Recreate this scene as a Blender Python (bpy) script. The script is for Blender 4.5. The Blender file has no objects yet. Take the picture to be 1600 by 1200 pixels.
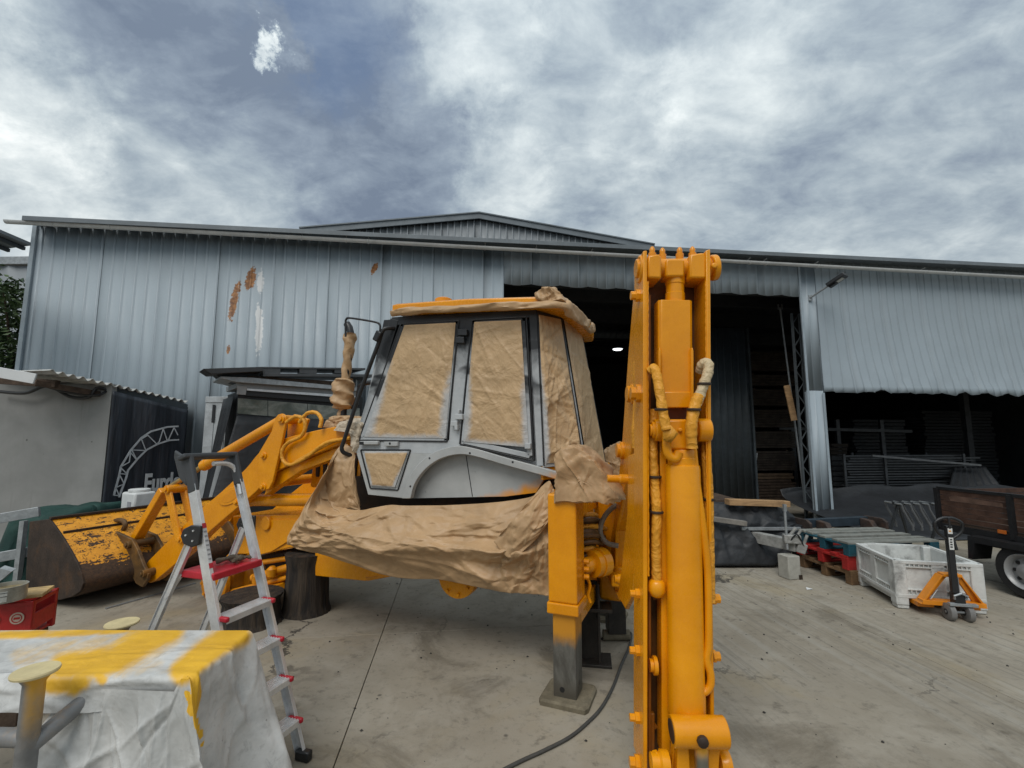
import bpy, bmesh, math, random
from mathutils import Vector as V, Matrix, noise as NZ
R = math.radians
rnd = random.Random(7)
sc = bpy.context.scene
COL = sc.collection

# ------------------------------------------------------------------ camera, sky, sun, exposure
CAMH, PITCH, FPX = 2.0, R(6.57), 720.0
cd = bpy.data.cameras.new('camera'); cam = bpy.data.objects.new('camera', cd); COL.objects.link(cam)
cam.location = (0, 0, CAMH); cam.rotation_euler = (math.pi/2 + PITCH, 0, 0)
cd.sensor_fit = 'HORIZONTAL'; cd.sensor_width = 36; cd.lens = 36*FPX/1600; cd.clip_start = .05; cd.clip_end = 1000
sc.camera = cam
EYE = V((0, 0, CAMH))
def ray(px, py):
    x, y = (px-800)/FPX, (600-py)/FPX
    return V((x, math.cos(PITCH) - y*math.sin(PITCH), math.sin(PITCH) + y*math.cos(PITCH)))
def G(px, py, z=0.0):
    d = ray(px, py); k = (z-CAMH)/d.z
    return EYE + d*k
def D(px, py, Y):
    d = ray(px, py); return EYE + d*(Y/d.y)
def onplane(px, py, p, n):
    d = ray(px, py); return EYE + d*((p-EYE).dot(n)/d.dot(n))
def project(w):
    q = w - EYE
    d = q.y*math.cos(PITCH) + q.z*math.sin(PITCH); u = -q.y*math.sin(PITCH) + q.z*math.cos(PITCH)
    return 800 + FPX*q.x/d, 600 - FPX*u/d

sc.view_settings.view_transform = 'Standard'
try: sc.view_settings.look = 'None'
except Exception: pass
sc.view_settings.exposure = 0.28; sc.view_settings.gamma = 1.0
sc.view_settings.use_curve_mapping = False
SUN_EL, SUN_AZ = R(52), R(-158)        # azimuth measured from +Y towards +X : behind the camera, from the left
sd = bpy.data.lights.new('sun', 'SUN'); sun = bpy.data.objects.new('sun', sd); COL.objects.link(sun)
sd.energy = 1.5; sd.angle = R(34); sd.color = (1.0, .97, .92)
sdir = V((math.sin(SUN_AZ)*math.cos(SUN_EL), math.cos(SUN_AZ)*math.cos(SUN_EL), math.sin(SUN_EL)))
sun.rotation_euler = sdir.to_track_quat('Z', 'Y').to_euler()
sun.location = (0, 0, 30)

world = bpy.data.worlds.new('World'); sc.world = world; world.use_nodes = True
def make_sky():
    nt = world.node_tree; nt.nodes.clear(); N = nt.nodes.new; L = nt.links.new
    def math_(op, a, b=None, clamp=False):
        n = N('ShaderNodeMath'); n.operation = op; n.use_clamp = clamp
        for i, v in enumerate((a, b)):
            if v is None: continue
            if isinstance(v, (int, float)): n.inputs[i].default_value = v
            else: L(v, n.inputs[i])
        return n.outputs[0]
    out = N('ShaderNodeOutputWorld'); tc = N('ShaderNodeTexCoord')
    sky = N('ShaderNodeTexSky'); sky.sky_type = 'NISHITA'; sky.sun_disc = False
    sky.sun_elevation = SUN_EL; sky.sun_rotation = SUN_AZ
    bg1 = N('ShaderNodeBackground'); bg1.inputs[1].default_value = .11; L(sky.outputs[0], bg1.inputs[0])
    d = tc.outputs['Generated']
    sep = N('ShaderNodeSeparateXYZ'); L(d, sep.inputs[0])
    zz = math_('ADD', math_('MAXIMUM', sep.outputs[2], 0.0), .32)
    cx = math_('DIVIDE', sep.outputs[0], zz); cy = math_('DIVIDE', sep.outputs[1], zz)
    com = N('ShaderNodeCombineXYZ'); L(cx, com.inputs[0]); L(cy, com.inputs[1])
    def noise(scale, detail, rough, dist, off=(0, 0, 0), sc3=(1, 1, 1)):
        mp = N('ShaderNodeMapping'); mp.inputs['Location'].default_value = off; mp.inputs['Scale'].default_value = sc3
        L(com.outputs[0], mp.inputs[0])
        n = N('ShaderNodeTexNoise'); n.inputs['Scale'].default_value = scale; n.inputs['Detail'].default_value = detail
        n.inputs['Roughness'].default_value = rough; n.inputs['Distortion'].default_value = dist
        L(mp.outputs[0], n.inputs[0]); return n.outputs[0]
    big = noise(1.5, 3, .5, .25, (3.1, 1.7, 0))
    mid = noise(3.4, 10, .60, .35, (7.7, 4.2, 2), (1, 1.25, 1))
    wisp = noise(8.0, 9, .62, .35, (1.3, 9.1, 5), (1, 1.4, 1))
    wn = N('ShaderNodeTexNoise'); wn.inputs['Scale'].default_value = 9; wn.inputs['Detail'].default_value = 9; wn.inputs['Roughness'].default_value = .68; L(d, wn.inputs[0])
    ws = N('ShaderNodeVectorMath'); ws.operation = 'SUBTRACT'; L(wn.outputs['Color'], ws.inputs[0]); ws.inputs[1].default_value = (.5, .5, .5)
    wm = N('ShaderNodeVectorMath'); wm.operation = 'SCALE'; L(ws.outputs[0], wm.inputs[0]); wm.inputs['Scale'].default_value = .20
    wa = N('ShaderNodeVectorMath'); wa.operation = 'ADD'; L(d, wa.inputs[0]); L(wm.outputs[0], wa.inputs[1])
    wnn = N('ShaderNodeVectorMath'); wnn.operation = 'NORMALIZE'; L(wa.outputs[0], wnn.inputs[0])
    def blob(px, py, deg):
        v = ray(px, py).normalized()
        dp = N('ShaderNodeVectorMath'); dp.operation = 'DOT_PRODUCT'; L(wnn.outputs[0], dp.inputs[0]); dp.inputs[1].default_value = v
        mr = N('ShaderNodeMapRange'); mr.interpolation_type = 'SMOOTHSTEP'
        mr.inputs['From Min'].default_value = math.cos(R(deg)); mr.inputs['From Max'].default_value = 1.0
        L(dp.outputs['Value'], mr.inputs['Value']); return mr.outputs[0]
    val = math_('ADD', math_('MULTIPLY', big, .30), math_('ADD', math_('SUBTRACT', math_('MULTIPLY', mid, .70), .10), math_('MULTIPLY', wisp, .46)))
    for px, py, deg, w in ((470, 200, 26, -.17), (250, 60, 18, -.12), (640, 250, 12, -.05), (650, 270, 14, -.10), (120, 260, 9, -.05), (0, 165, 8, .20), (40, 320, 8, .14), (-60, 60, 10, .04), (423, 58, 1.35, .45), (415, 90, 1.2, .36), (424, 76, 2.4, .14),
                           (300, 330, 13, .14), (760, 70, 8, .17), (640, 130, 6, .1), (1150, 140, 9, .12), (1010, 190, 7, .10), (780, 275, 6, .12), (1330, 90, 20, .03), (1480, 330, 14, .03), (940, 260, 10, -.06), (1400, 160, 14, -.08), (950, 60, 10, -.05)):
        val = math_('ADD', val, math_('MULTIPLY', blob(px, py, deg), w))
    cr = N('ShaderNodeValToRGB'); e = cr.color_ramp
    e.elements[0].position = .30; e.elements[0].color = (.150, .190, .255, 1)
    e.elements[1].position = .98; e.elements[1].color = (.88, .91, .90, 1)
    for p, c in ((.44, (.225, .275, .340, 1)), (.56, (.320, .380, .430, 1)), (.68, (.435, .495, .530, 1)), (.82, (.60, .655, .67, 1))):
        k = e.elements.new(p); k.color = c
    L(val, cr.inputs[0])
    # overcast skies brighten from the horizon to the zenith
    grad = math_('ADD', math_('MULTIPLY', math_('POWER', math_('MAXIMUM', sep.outputs[2], 0.0), 2.0), SKYZ), .93)
    bg2 = N('ShaderNodeBackground'); L(cr.outputs[0], bg2.inputs[0]); L(grad, bg2.inputs[1])
    blue = math_('MULTIPLY', blob(515, 40, 9), math_('MULTIPLY', math_('SUBTRACT', 1.15, mid), .75))
    blue = math_('MULTIPLY', blue, math_('SUBTRACT', 1.0, math_('MULTIPLY', blob(420, 72, 4.0), 1.6), True), True)
    mx = N('ShaderNodeMixShader'); L(blue, mx.inputs[0]); L(bg2.outputs[0], mx.inputs[1]); L(bg1.outputs[0], mx.inputs[2])
    L(mx.outputs[0], out.inputs[0])
SKYZ = .45
make_sky()

# ------------------------------------------------------------------ mesh helpers
class MB:
    def __init__(s): s.v = []; s.f = []; s.col = None
    def add(s, vs, fs):
        o = len(s.v); s.v += [V(p) for p in vs]; s.f += [tuple(i+o for i in f) for f in fs]; return s
    def box(s, c, size, ax=None):
        """c centre, ax = 3 axis vectors"""
        c = V(c); X, Y, Z = ax if ax else (V((1,0,0)), V((0,1,0)), V((0,0,1)))
        hx, hy, hz = size[0]/2, size[1]/2, size[2]/2
        vs = [c + X*(i*hx) + Y*(j*hy) + Z*(k*hz) for i in (-1,1) for j in (-1,1) for k in (-1,1)]
        return s.add(vs, [(0,1,3,2),(4,6,7,5),(0,4,5,1),(2,3,7,6),(0,2,6,4),(1,5,7,3)])
    def bar(s, a, b, w, h, up=(0,0,1)):
        """rectangular bar from a to b: w sideways, h along up"""
        a, b, up = V(a), V(b), V(up); d = (b-a); l = d.length; d.normalize()
        side = d.cross(up); side.normalize(); u2 = side.cross(d)
        return s.box((a+b)/2, (l, w, h), (d, side, u2))
    def prism(s, pts, off):
        n = len(pts); pts = [V(p) for p in pts]; off = V(off)
        fs = [tuple(range(n)), tuple(range(2*n-1, n-1, -1))] + [(i, (i+1) % n, (i+1) % n+n, i+n) for i in range(n)]
        return s.add(pts + [p+off for p in pts], fs)
    def tube(s, path, r, n=10, cap=True):
        path = [V(p) for p in path]; m = len(path)
        rr = r if isinstance(r, (list, tuple)) else [r]*m
        t0 = (path[1]-path[0]).normalized()
        ref = V((0,0,1)) if abs(t0.z) < .9 else V((1,0,0))
        u = t0.cross(ref).normalized(); rings = []
        for i, p in enumerate(path):
            t = (path[min(i+1, m-1)] - path[max(i-1, 0)]).normalized()
            u = (u - t*u.dot(t)).normalized(); w = t.cross(u)
            rings.append([p + (u*math.cos(2*math.pi*k/n) + w*math.sin(2*math.pi*k/n))*rr[i] for k in range(n)])
        return s.loft(rings, cap)
    def loft(s, rings, cap=True):
        n = len(rings[0]); vs = [p for r in rings for p in r]; fs = []
        for i in range(len(rings)-1):
            for k in range(n):
                fs.append((i*n+k, i*n+(k+1) % n, (i+1)*n+(k+1) % n, (i+1)*n+k))
        if cap: fs += [tuple(range(n-1, -1, -1)), tuple(range((len(rings)-1)*n, len(rings)*n))]
        return s.add(vs, fs)
    def lathe(s, prof, o, axis, n=20, cap=True):
        o, axis = V(o), V(axis).normalized(); ref = V((0,0,1)) if abs(axis.z) < .9 else V((1,0,0))
        u = axis.cross(ref).normalized(); w = axis.cross(u)
        return s.loft([[o + axis*h + (u*math.cos(2*math.pi*k/n) + w*math.sin(2*math.pi*k/n))*r for k in range(n)] for r, h in prof], cap)
    def cyl(s, a, b, r, n=16):
        a, b = V(a), V(b); return s.lathe([(r, 0), (r, (b-a).length)], a, b-a, n)
    def grid(s, fn, nu, nv):
        vs = [fn(i/nu, j/nv) for j in range(nv+1) for i in range(nu+1)]
        return s.add(vs, [(j*(nu+1)+i, j*(nu+1)+i+1, (j+1)*(nu+1)+i+1, (j+1)*(nu+1)+i) for j in range(nv) for i in range(nu)])

def smooth_path(pts, n=6):
    pts = [V(p) for p in pts]; out = []
    for i in range(len(pts)-1):
        p0, p1, p2, p3 = pts[max(i-1,0)], pts[i], pts[i+1], pts[min(i+2, len(pts)-1)]
        for k in range(n):
            t = k/n
            out.append(((p1*2) + (p2-p0)*t + (p0*2-p1*5+p2*4-p3)*t*t + (p1*3-p0-p2*3+p3)*t*t*t)*.5)
    out.append(pts[-1]); return out

XF = {}
def props(o, label=None, cat=None, group=None, kind=None):
    for k, v in (('label', label), ('category', cat), ('group', group), ('kind', kind)):
        if v: o[k] = v
    return o
def thing(name, label, cat, loc=(0,0,0), rotz=0, group=None):
    o = bpy.data.objects.new(name, None); COL.objects.link(o); o.empty_display_size = .1
    o.location = loc; o.rotation_euler = (0, 0, rotz)
    XF[o.name] = Matrix.Translation(V(loc)) @ Matrix.Rotation(rotz, 4, 'Z')
    return props(o, label, cat, group)
def mesh_of(name, mb, mat, smooth=40, attr=None):
    me = bpy.data.meshes.new(name); me.from_pydata([tuple(p) for p in mb.v], [], mb.f)
    bm = bmesh.new(); bm.from_mesh(me); bmesh.ops.recalc_face_normals(bm, faces=bm.faces); bm.to_mesh(me); bm.free()
    if smooth is not None:
        me.polygons.foreach_set('use_smooth', [True]*len(me.polygons))
        if smooth < 180: me.set_sharp_from_angle(angle=R(smooth))
    if mat: me.materials.append(mat)
    if attr:
        for an, vals in attr.items():
            a = me.attributes.new(an, 'FLOAT', 'POINT'); a.data.foreach_set('value', vals)
    return me
def build(name, mb, mat, parent=None, bevel=0, smooth=40, local=False, label=None, cat=None, group=None, kind=None, solid=0, attr=None, loc=None):
    if parent is not None:
        root = parent
        while root.parent is not None: root = root.parent
        if not local and root.name in XF:
            inv = XF[root.name].inverted(); mb.v = [inv @ p for p in mb.v]
            if root.name in XFMESH: pass
    else:
        if loc is None:
            xs = [p.x for p in mb.v]; ys = [p.y for p in mb.v]; zs = [p.z for p in mb.v]
            loc = V(((min(xs)+max(xs))/2, (min(ys)+max(ys))/2, min(zs)))
        loc = V(loc); mb.v = [p-loc for p in mb.v]
    o = bpy.data.objects.new(name, mesh_of(name, mb, mat, smooth, attr)); COL.objects.link(o)
    if parent is not None: o.parent = parent
    else:
        o.location = loc; XF[o.name] = Matrix.Translation(loc)
    if solid:
        m = o.modifiers.new('solid', 'SOLIDIFY'); m.thickness = solid; m.offset = 0
    if bevel:
        m = o.modifiers.new('bevel', 'BEVEL'); m.width = bevel; m.segments = 2; m.limit_method = 'ANGLE'; m.angle_limit = R(35)
        m.harden_normals = False
    return props(o, label, cat, group, kind)
XFMESH = {}
def copy_tree(o, parent=None):
    c = o.copy(); COL.objects.link(c)
    if parent is not None: c.parent = parent
    for ch in [x for x in o.children]: copy_tree(ch, c)
    return c

def tri(x):
    x = x - math.floor(x); return 4*abs(x-.5)-1
_dirs = [V((math.cos(a), math.sin(a), math.cos(a*2.3))).normalized() for a in (.3, 1.1, 1.9, 2.6, .75, 2.2, 4.0)]
def crumple(p, f=6.0, seed=0.0):
    """piecewise-flat crease field, about -1..1"""
    q = p*f + V((seed, seed*1.7, -seed)); w = NZ.noise_vector(q*.35)*1.5; q = q + w; h = 0; a = .5
    for k in range(5):
        d = _dirs[k]; m = .35 + .65*max(0, NZ.noise(q*.5 + V((k*7.1, 0, 0)))+.5)
        h += a*m*tri(q.dot(d)*(.45+.23*k) + k*.37); a *= .72
    return h
def crease(p, f=3.0, seed=0.0):
    """sharp ridged facets, about -1..1: cones of several cell sizes meeting in creases"""
    q = p*f + V((seed, -seed*1.3, seed*.7)); q = q + NZ.noise_vector(q*.5)*.9 + NZ.noise_vector(q*1.9)*.22
    a = NZ.voronoi(V((q.x*.8, q.y*.8, q.z*1.25)))[0]; b = NZ.voronoi(q*2.1 + V((5, 2, 7)))[0]; c = NZ.voronoi(q*4.7)[0]
    return (a[0]-.45)*1.5 + (b[0]-.45)*.62 + (c[0]-.45)*.26
from mathutils.geometry import delaunay_2d_cdt
from mathutils.bvhtree import BVHTree
class Facets:
    """crumpled paper as flat facets: random heights on a random triangulation of the rectangle W x H"""
    def __init__(s, W, H, n, seed, wrap=False):
        r = random.Random(seed); c = math.sqrt(W*H/n); pts = []
        nx, ny = int(W/c)+3, int(H/c)+3
        for j in range(-1, ny):
            for i in range(-1, nx): pts.append(((i+r.uniform(-.15, 1.15))*c, (j+r.uniform(-.15, 1.15))*c, r.uniform(-1, 1)))
        res = delaunay_2d_cdt([V((x, y)) for x, y, z in pts], [], [], 0, 1e-6)
        vs = [V((p.x, p.y, pts[o[0]][2] if o else 0)) for p, o in zip(res[0], res[3])]
        s.b = BVHTree.FromPolygons(vs, [tuple(f) for f in res[2]])
    def __call__(s, x, y):
        h = s.b.ray_cast(V((x, y, 5)), V((0, 0, -1)))
        return h[0].z if h[0] is not None else 0.0
class Folds:
    """long straight fold lines in a W x H sheet"""
    def __init__(s, W, H, n, seed, ang=None, spread=.6):
        r = random.Random(seed); s.l = []
        for k in range(n):
            a = r.uniform(0, math.pi) if ang is None else ang + r.gauss(0, spread)
            s.l.append((r.uniform(0, W), r.uniform(0, H), math.cos(a), math.sin(a), r.uniform(.12, .55)*max(W, H), r.uniform(.5, 1)*(1 if r.random() < .7 else -1), r.uniform(.008, .028)*max(W, H)))
    def __call__(s, x, y):
        h = 0
        for x0, y0, c, sn, ln, a, w in s.l:
            dx, dy = x-x0, y-y0; t = dx*c+dy*sn; d = abs(-dx*sn+dy*c)
            if abs(t) < ln and d < w*3:
                f = 1-(t/ln)**2; h += a*f*(max(0, 1-d/w)*.6 + .4*max(0, 1-d/(w*3)))
        return h
def fbm(p, oct=4):
    return NZ.fractal(p, .9, 2.0, oct)

# ------------------------------------------------------------------ materials
def nodes_of(name):
    m = bpy.data.materials.new(name); m.use_nodes = True; nt = m.node_tree
    b = nt.nodes['Principled BSDF']; return m, nt, b
class NT:
    def __init__(s, nt): s.nt = nt; s.tc = nt.nodes.new('ShaderNodeTexCoord'); s.geo = None
    def link(s, a, b): s.nt.links.new(a, b)
    def set(s, sock, v):
        if v is None: return
        if isinstance(v, (int, float)): sock.default_value = v
        elif isinstance(v, (tuple, list)): sock.default_value = tuple(v) + ((1,) if len(v) == 3 and sock.type == 'RGBA' else ())
        else: s.link(v, sock)
    def math(s, op, a, b=None, clamp=False):
        n = s.nt.nodes.new('ShaderNodeMath'); n.operation = op; n.use_clamp = clamp; s.set(n.inputs[0], a); s.set(n.inputs[1], b); return n.outputs[0]
    def mapping(s, scale=(1,1,1), loc=(0,0,0), rot=(0,0,0), src=None):
        n = s.nt.nodes.new('ShaderNodeMapping'); n.inputs['Scale'].default_value = scale; n.inputs['Location'].default_value = loc; n.inputs['Rotation'].default_value = rot
        s.link(src or s.tc.outputs['Object'], n.inputs[0]); return n.outputs[0]
    def noise(s, scale, detail=4, rough=.55, dist=0, vec=None, out=0):
        n = s.nt.nodes.new('ShaderNodeTexNoise'); n.inputs['Scale'].default_value = scale; n.inputs['Detail'].default_value = detail
        n.inputs['Roughness'].default_value = rough; n.inputs['Distortion'].default_value = dist
        s.link(vec if vec is not None else s.tc.outputs['Object'], n.inputs['Vector']); return n.outputs[out]
    def voronoi(s, scale, feature='F1', vec=None, out='Distance', rnd_=1):
        n = s.nt.nodes.new('ShaderNodeTexVoronoi'); n.feature = feature; n.inputs['Scale'].default_value = scale
        n.inputs['Randomness'].default_value = rnd_
        s.link(vec if vec is not None else s.tc.outputs['Object'], n.inputs['Vector']); return n.outputs[out]
    def ramp(s, fac, *st, interp='LINEAR'):
        n = s.nt.nodes.new('ShaderNodeValToRGB'); e = n.color_ramp; e.interpolation = interp
        def c4(c): return (c, c, c, 1) if isinstance(c, (int, float)) else tuple(c)+(1,)
        e.elements[0].position, e.elements[0].color = st[0][0], c4(st[0][1])
        e.elements[1].position, e.elements[1].color = st[-1][0], c4(st[-1][1])
        for p, c in st[1:-1]:
            k = e.elements.new(p); k.color = c4(c)
        s.set(n.inputs[0], fac); return n.outputs[0]
    def step(s, fac, a, b):
        n = s.nt.nodes.new('ShaderNodeMapRange'); n.interpolation_type = 'SMOOTHSTEP'; s.set(n.inputs[0], fac)
        n.inputs[1].default_value = a; n.inputs[2].default_value = b; return n.outputs[0]
    def mix(s, fac, a, b, mode='MIX'):
        n = s.nt.nodes.new('ShaderNodeMix'); n.data_type = 'RGBA'; n.blend_type = mode
        s.set(n.inputs[0], fac); s.set(n.inputs[6], a); s.set(n.inputs[7], b); return n.outputs[2]
    def attr(s, name):
        n = s.nt.nodes.new('ShaderNodeAttribute'); n.attribute_name = name; return n.outputs['Fac']
    def sep(s, vec=None):
        n = s.nt.nodes.new('ShaderNodeSeparateXYZ'); s.link(vec or s.tc.outputs['Object'], n.inputs[0]); return n.outputs
    def comb(s, x, y, z):
        n = s.nt.nodes.new('ShaderNodeCombineXYZ'); s.set(n.inputs[0], x); s.set(n.inputs[1], y); s.set(n.inputs[2], z); return n.outputs[0]
    def bump(s, h, strength=.3, dist=.01, normal=None):
        n = s.nt.nodes.new('ShaderNodeBump'); n.inputs['Strength'].default_value = strength; n.inputs['Distance'].default_value = dist
        s.set(n.inputs['Height'], h)
        if normal is not None: s.link(normal, n.inputs['Normal'])
        return n.outputs[0]
def mul(c, k): return tuple(min(1, x*k) for x in c)
MATS = {}
def mat(name, col, rough=.5, metal=0, var=.15, vs=4.0, bump=.0, bs=60, spec=.5, dirt=None, dirt_amt=.35, coat=0, stretch=(1,1,1)):
    if name in MATS: return MATS[name]
    m, nt, b = nodes_of(name); n = NT(nt)
    mp = n.mapping(stretch)
    f = n.noise(vs, 6, .6, .2, mp); f2 = n.noise(vs*9, 4, .6, 0, mp)
    c = n.mix(n.step(f, .3, .7), mul(col, 1-var), mul(col, 1+var))
    c = n.mix(n.math('MULTIPLY', n.step(f2, .4, .75), .35), c, mul(col, 1-var*1.2))
    if dirt:
        dm = n.math('MULTIPLY', n.step(n.noise(vs*.8, 8, .68, .4), .5, .72), dirt_amt)
        c = n.mix(dm, c, dirt)
    n.link(c, b.inputs['Base Color'])
    r = n.ramp(f2, (.3, rough*.85), (.7, min(1, rough*1.15))); n.link(r, b.inputs['Roughness'])
    b.inputs['Metallic'].default_value = metal; b.inputs['Specular IOR Level'].default_value = spec
    b.inputs['Coat Weight'].default_value = coat; b.inputs['Coat Roughness'].default_value = .15
    if bump: n.link(n.bump(n.noise(bs, 5, .6, 0, mp), bump, .004), b.inputs['Normal'])
    MATS[name] = m; return m

YEL = (.75, .275, .002)
def m_yellow():
    m, nt, b = nodes_of('fresh yellow paint'); n = NT(nt)
    f = n.noise(2.2, 5, .6, .3); f2 = n.noise(26, 5, .6); f3 = n.noise(7, 6, .65, .4)
    c = n.mix(n.step(f, .3, .72), mul(YEL, .90), (.82, .325, .004))
    c = n.mix(n.math('MULTIPLY', n.step(f3, .55, .8), .28), c, (.56, .19, .008))
    c = n.mix(n.math('MULTIPLY', n.step(f2, .58, .8), .2), c, (.62, .22, .01))
    n.link(c, b.inputs['Base Color'])
    n.link(n.ramp(f2, (.3, .20), (.75, .36)), b.inputs['Roughness'])
    b.inputs['Specular IOR Level'].default_value = .42; b.inputs['Coat Weight'].default_value = .10; b.inputs['Coat Roughness'].default_value = .06
    n.link(n.bump(n.math('ADD', n.noise(11, 4, .6), n.math('MULTIPLY', n.noise(120, 3, .6), .10)), .16, .006), b.inputs['Normal'])
    return m
YELLOW = m_yellow()
def m_flaked():
    m, nt, b = nodes_of('flaking yellow paint over rust'); n = NT(nt)
    big = n.noise(3.2, 6, .65, .5); fine = n.noise(17, 9, .68, .5)
    xyz = n.sep(); zz = xyz[2]
    scr = n.noise(6, 7, .6, .3, n.mapping((1, 1, 7)))
    bare = n.math('ADD', n.math('MULTIPLY', fine, .48), n.math('ADD', n.math('MULTIPLY', big, .36), n.math('MULTIPLY', scr, .42)))
    # the lower third has lost its paint to the ground
    low = n.step(zz, .62, .34)
    bare = n.math('ADD', bare, n.math('MULTIPLY', low, .26))
    chips = n.noise(38, 6, .62, .8, n.mapping((1, 1, 1), (4, 4, 1)))
    chipz = n.math('MULTIPLY', n.step(chips, .565, .60), n.step(n.noise(5, 4, .6), .40, .50))
    msk = n.math('MAXIMUM', n.step(bare, .678, .706), chipz)
    yel = n.mix(n.step(n.noise(9, 5, .6), .35, .7), (.62, .255, .012), (.80, .345, .018))
    rust = n.mix(n.step(n.noise(30, 6, .7), .35, .7), (.035, .020, .012), (.085, .042, .018))
    n.link(n.mix(msk, yel, rust), b.inputs['Base Color']); n.link(n.ramp(msk, (0, .45), (1, .8)), b.inputs['Roughness'])
    n.link(n.bump(n.math('ADD', n.math('MULTIPLY', msk, -1.0), n.math('MULTIPLY', n.noise(60, 4, .6), .5)), .4, .003), b.inputs['Normal'])
    return m
FLAKED = m_flaked()
DARKSTEEL = mat('dark worn steel', (.035, .022, .015), .6, 0, .35, 5, .3, 40, .35, (.10, .045, .015), .5)
BLACK = mat('black powder coat', (.014, .014, .015), .42, 0, .2, 9, .1, 80)
RUBBER = mat('black rubber', (.018, .018, .018), .75, 0, .25, 12, .2, 80, .3, (.08, .07, .06), .3)
ALU = mat('brushed aluminium', (.74, .745, .75), .34, .6, .1, 10, .08, 90, .5, (.3, .29, .27), .25)
GALV = mat('galvanised steel', (.33, .35, .36), .5, .55, .18, 14, .1, 60, .5, (.2, .2, .2), .3)
REDP = mat('red plastic', (.42, .012, .025), .4, 0, .12, 12, .05, 80)
WHITEP = mat('white plastic', (.62, .63, .62), .45, 0, .08, 6, .05, 50, .5, (.3, .28, .24), .3)
WOOD = mat('pale timber', (.36, .22, .11), .75, 0, .25, 5, .3, 50, .3, (.12, .07, .04), .5, stretch=(1, 1, 6))
WOODD = mat('weathered dark timber', (.075, .052, .038), .8, 0, .4, 6, .35, 50, .25, (.03, .022, .018), .5)
WOODG = mat('grey weathered boards', (.20, .185, .165), .8, 0, .25, 6, .3, 50, .25, (.08, .07, .06), .4)
CONCB = mat('cast concrete', (.36, .35, .31), .9, 0, .14, 9, .4, 60, .2, (.2, .19, .17), .4)

def m_paper(name, col=(.43, .275, .145), spray=False, fine=16, bstr=.55):
    m, nt, b = nodes_of(name); n = NT(nt)
    warp = n.mapping((1, 1, 1)); nv = n.noise(3.5, 3, .5, 0, None, 1)
    mx = n.nt.nodes.new('ShaderNodeVectorMath'); mx.operation = 'MULTIPLY_ADD'; n.link(nv, mx.inputs[0]); mx.inputs[1].default_value = (.35, .35, .35); n.link(warp, mx.inputs[2])
    v1 = n.voronoi(fine*.45, 'F1', mx.outputs[0]); v2 = n.voronoi(fine, 'F1', mx.outputs[0]); nn = n.noise(fine*1.6, 5, .6, .9, mx.outputs[0])
    v3 = n.voronoi(fine*2.3, 'F1', mx.outputs[0])
    h = n.math('ADD', n.math('MULTIPLY', v1, 1.5), n.math('ADD', n.math('MULTIPLY', v2, .8), n.math('ADD', n.math('MULTIPLY', v3, .35), n.math('MULTIPLY', nn, .3))))
    f = n.noise(2.4, 5, .6, .3)
    c = n.mix(n.step(f, .3, .7), mul(col, .86), mul(col, 1.1))
    c = n.mix(n.math('MULTIPLY', n.step(n.noise(60, 4, .7), .5, .75), .18), c, mul(col, .72))
    rough = .48
    if spray:
        a = n.attr('spray'); k = n.math('ADD', a, n.math('MULTIPLY', n.math('SUBTRACT', n.noise(9, 7, .7, .5), .5), .75))
        msk = n.math('MULTIPLY', n.step(k, .32, .85), .86)
        c = n.mix(msk, c, (.42, .44, .455))
    n.link(c, b.inputs['Base Color']); b.inputs['Roughness'].default_value = rough; b.inputs['Specular IOR Level'].default_value = .4
    n.link(n.bump(h, bstr, .03), b.inputs['Normal'])
    return m
PAPER = m_paper('brown masking paper', (.46, .295, .155), fine=8, bstr=.22)
PAPERW = m_paper('crinkled window masking paper', (.50, .34, .185), True, 17, .24)
PAPERY = m_paper('paper wrapped hose with overspray', (.70, .31, .025), False, 26, .35)

def m_tarp(name, col, rough=.5, sc_=7, bstr=.25, weave=0):
    m, nt, b = nodes_of(name); n = NT(nt)
    f = n.noise(2, 6, .6, .4); c = n.mix(n.step(f, .3, .7), mul(col, .75), mul(col, 1.3))
    c = n.mix(n.math('MULTIPLY', n.step(n.noise(14, 7, .7), .55, .75), .4), c, mul(col, 2.0))
    n.link(c, b.inputs['Base Color']); b.inputs['Roughness'].default_value = rough
    n.link(n.bump(n.math('ADD', n.noise(sc_, 6, .55, 1.2), n.math('MULTIPLY', n.voronoi(sc_*1.3), .6)), bstr, .04), b.inputs['Normal'])
    return m
TARPK = m_tarp('black tarpaulin', (.016, .018, .021), .6)
TARPG = m_tarp('dark green tarpaulin', (.008, .042, .034), .7, 5, .35)
# ------------------------------------------------------------------ the yard
AL = R(7.2)
WX, WN, UP = V((math.cos(AL), math.sin(AL), 0)), V((-math.sin(AL), math.cos(AL), 0)), V((0, 0, 1))
W0 = G(1276, 816)
def WW(x, y, z): return W0 + WX*x + WN*y + UP*z
def wl(px, py, y=0.0):
    p = onplane(px, py, W0 + WN*y, WN) - W0
    return p.dot(WX), p.z
def wxy(p): q = V(p)-W0; return q.dot(WX), q.dot(WN)

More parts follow.
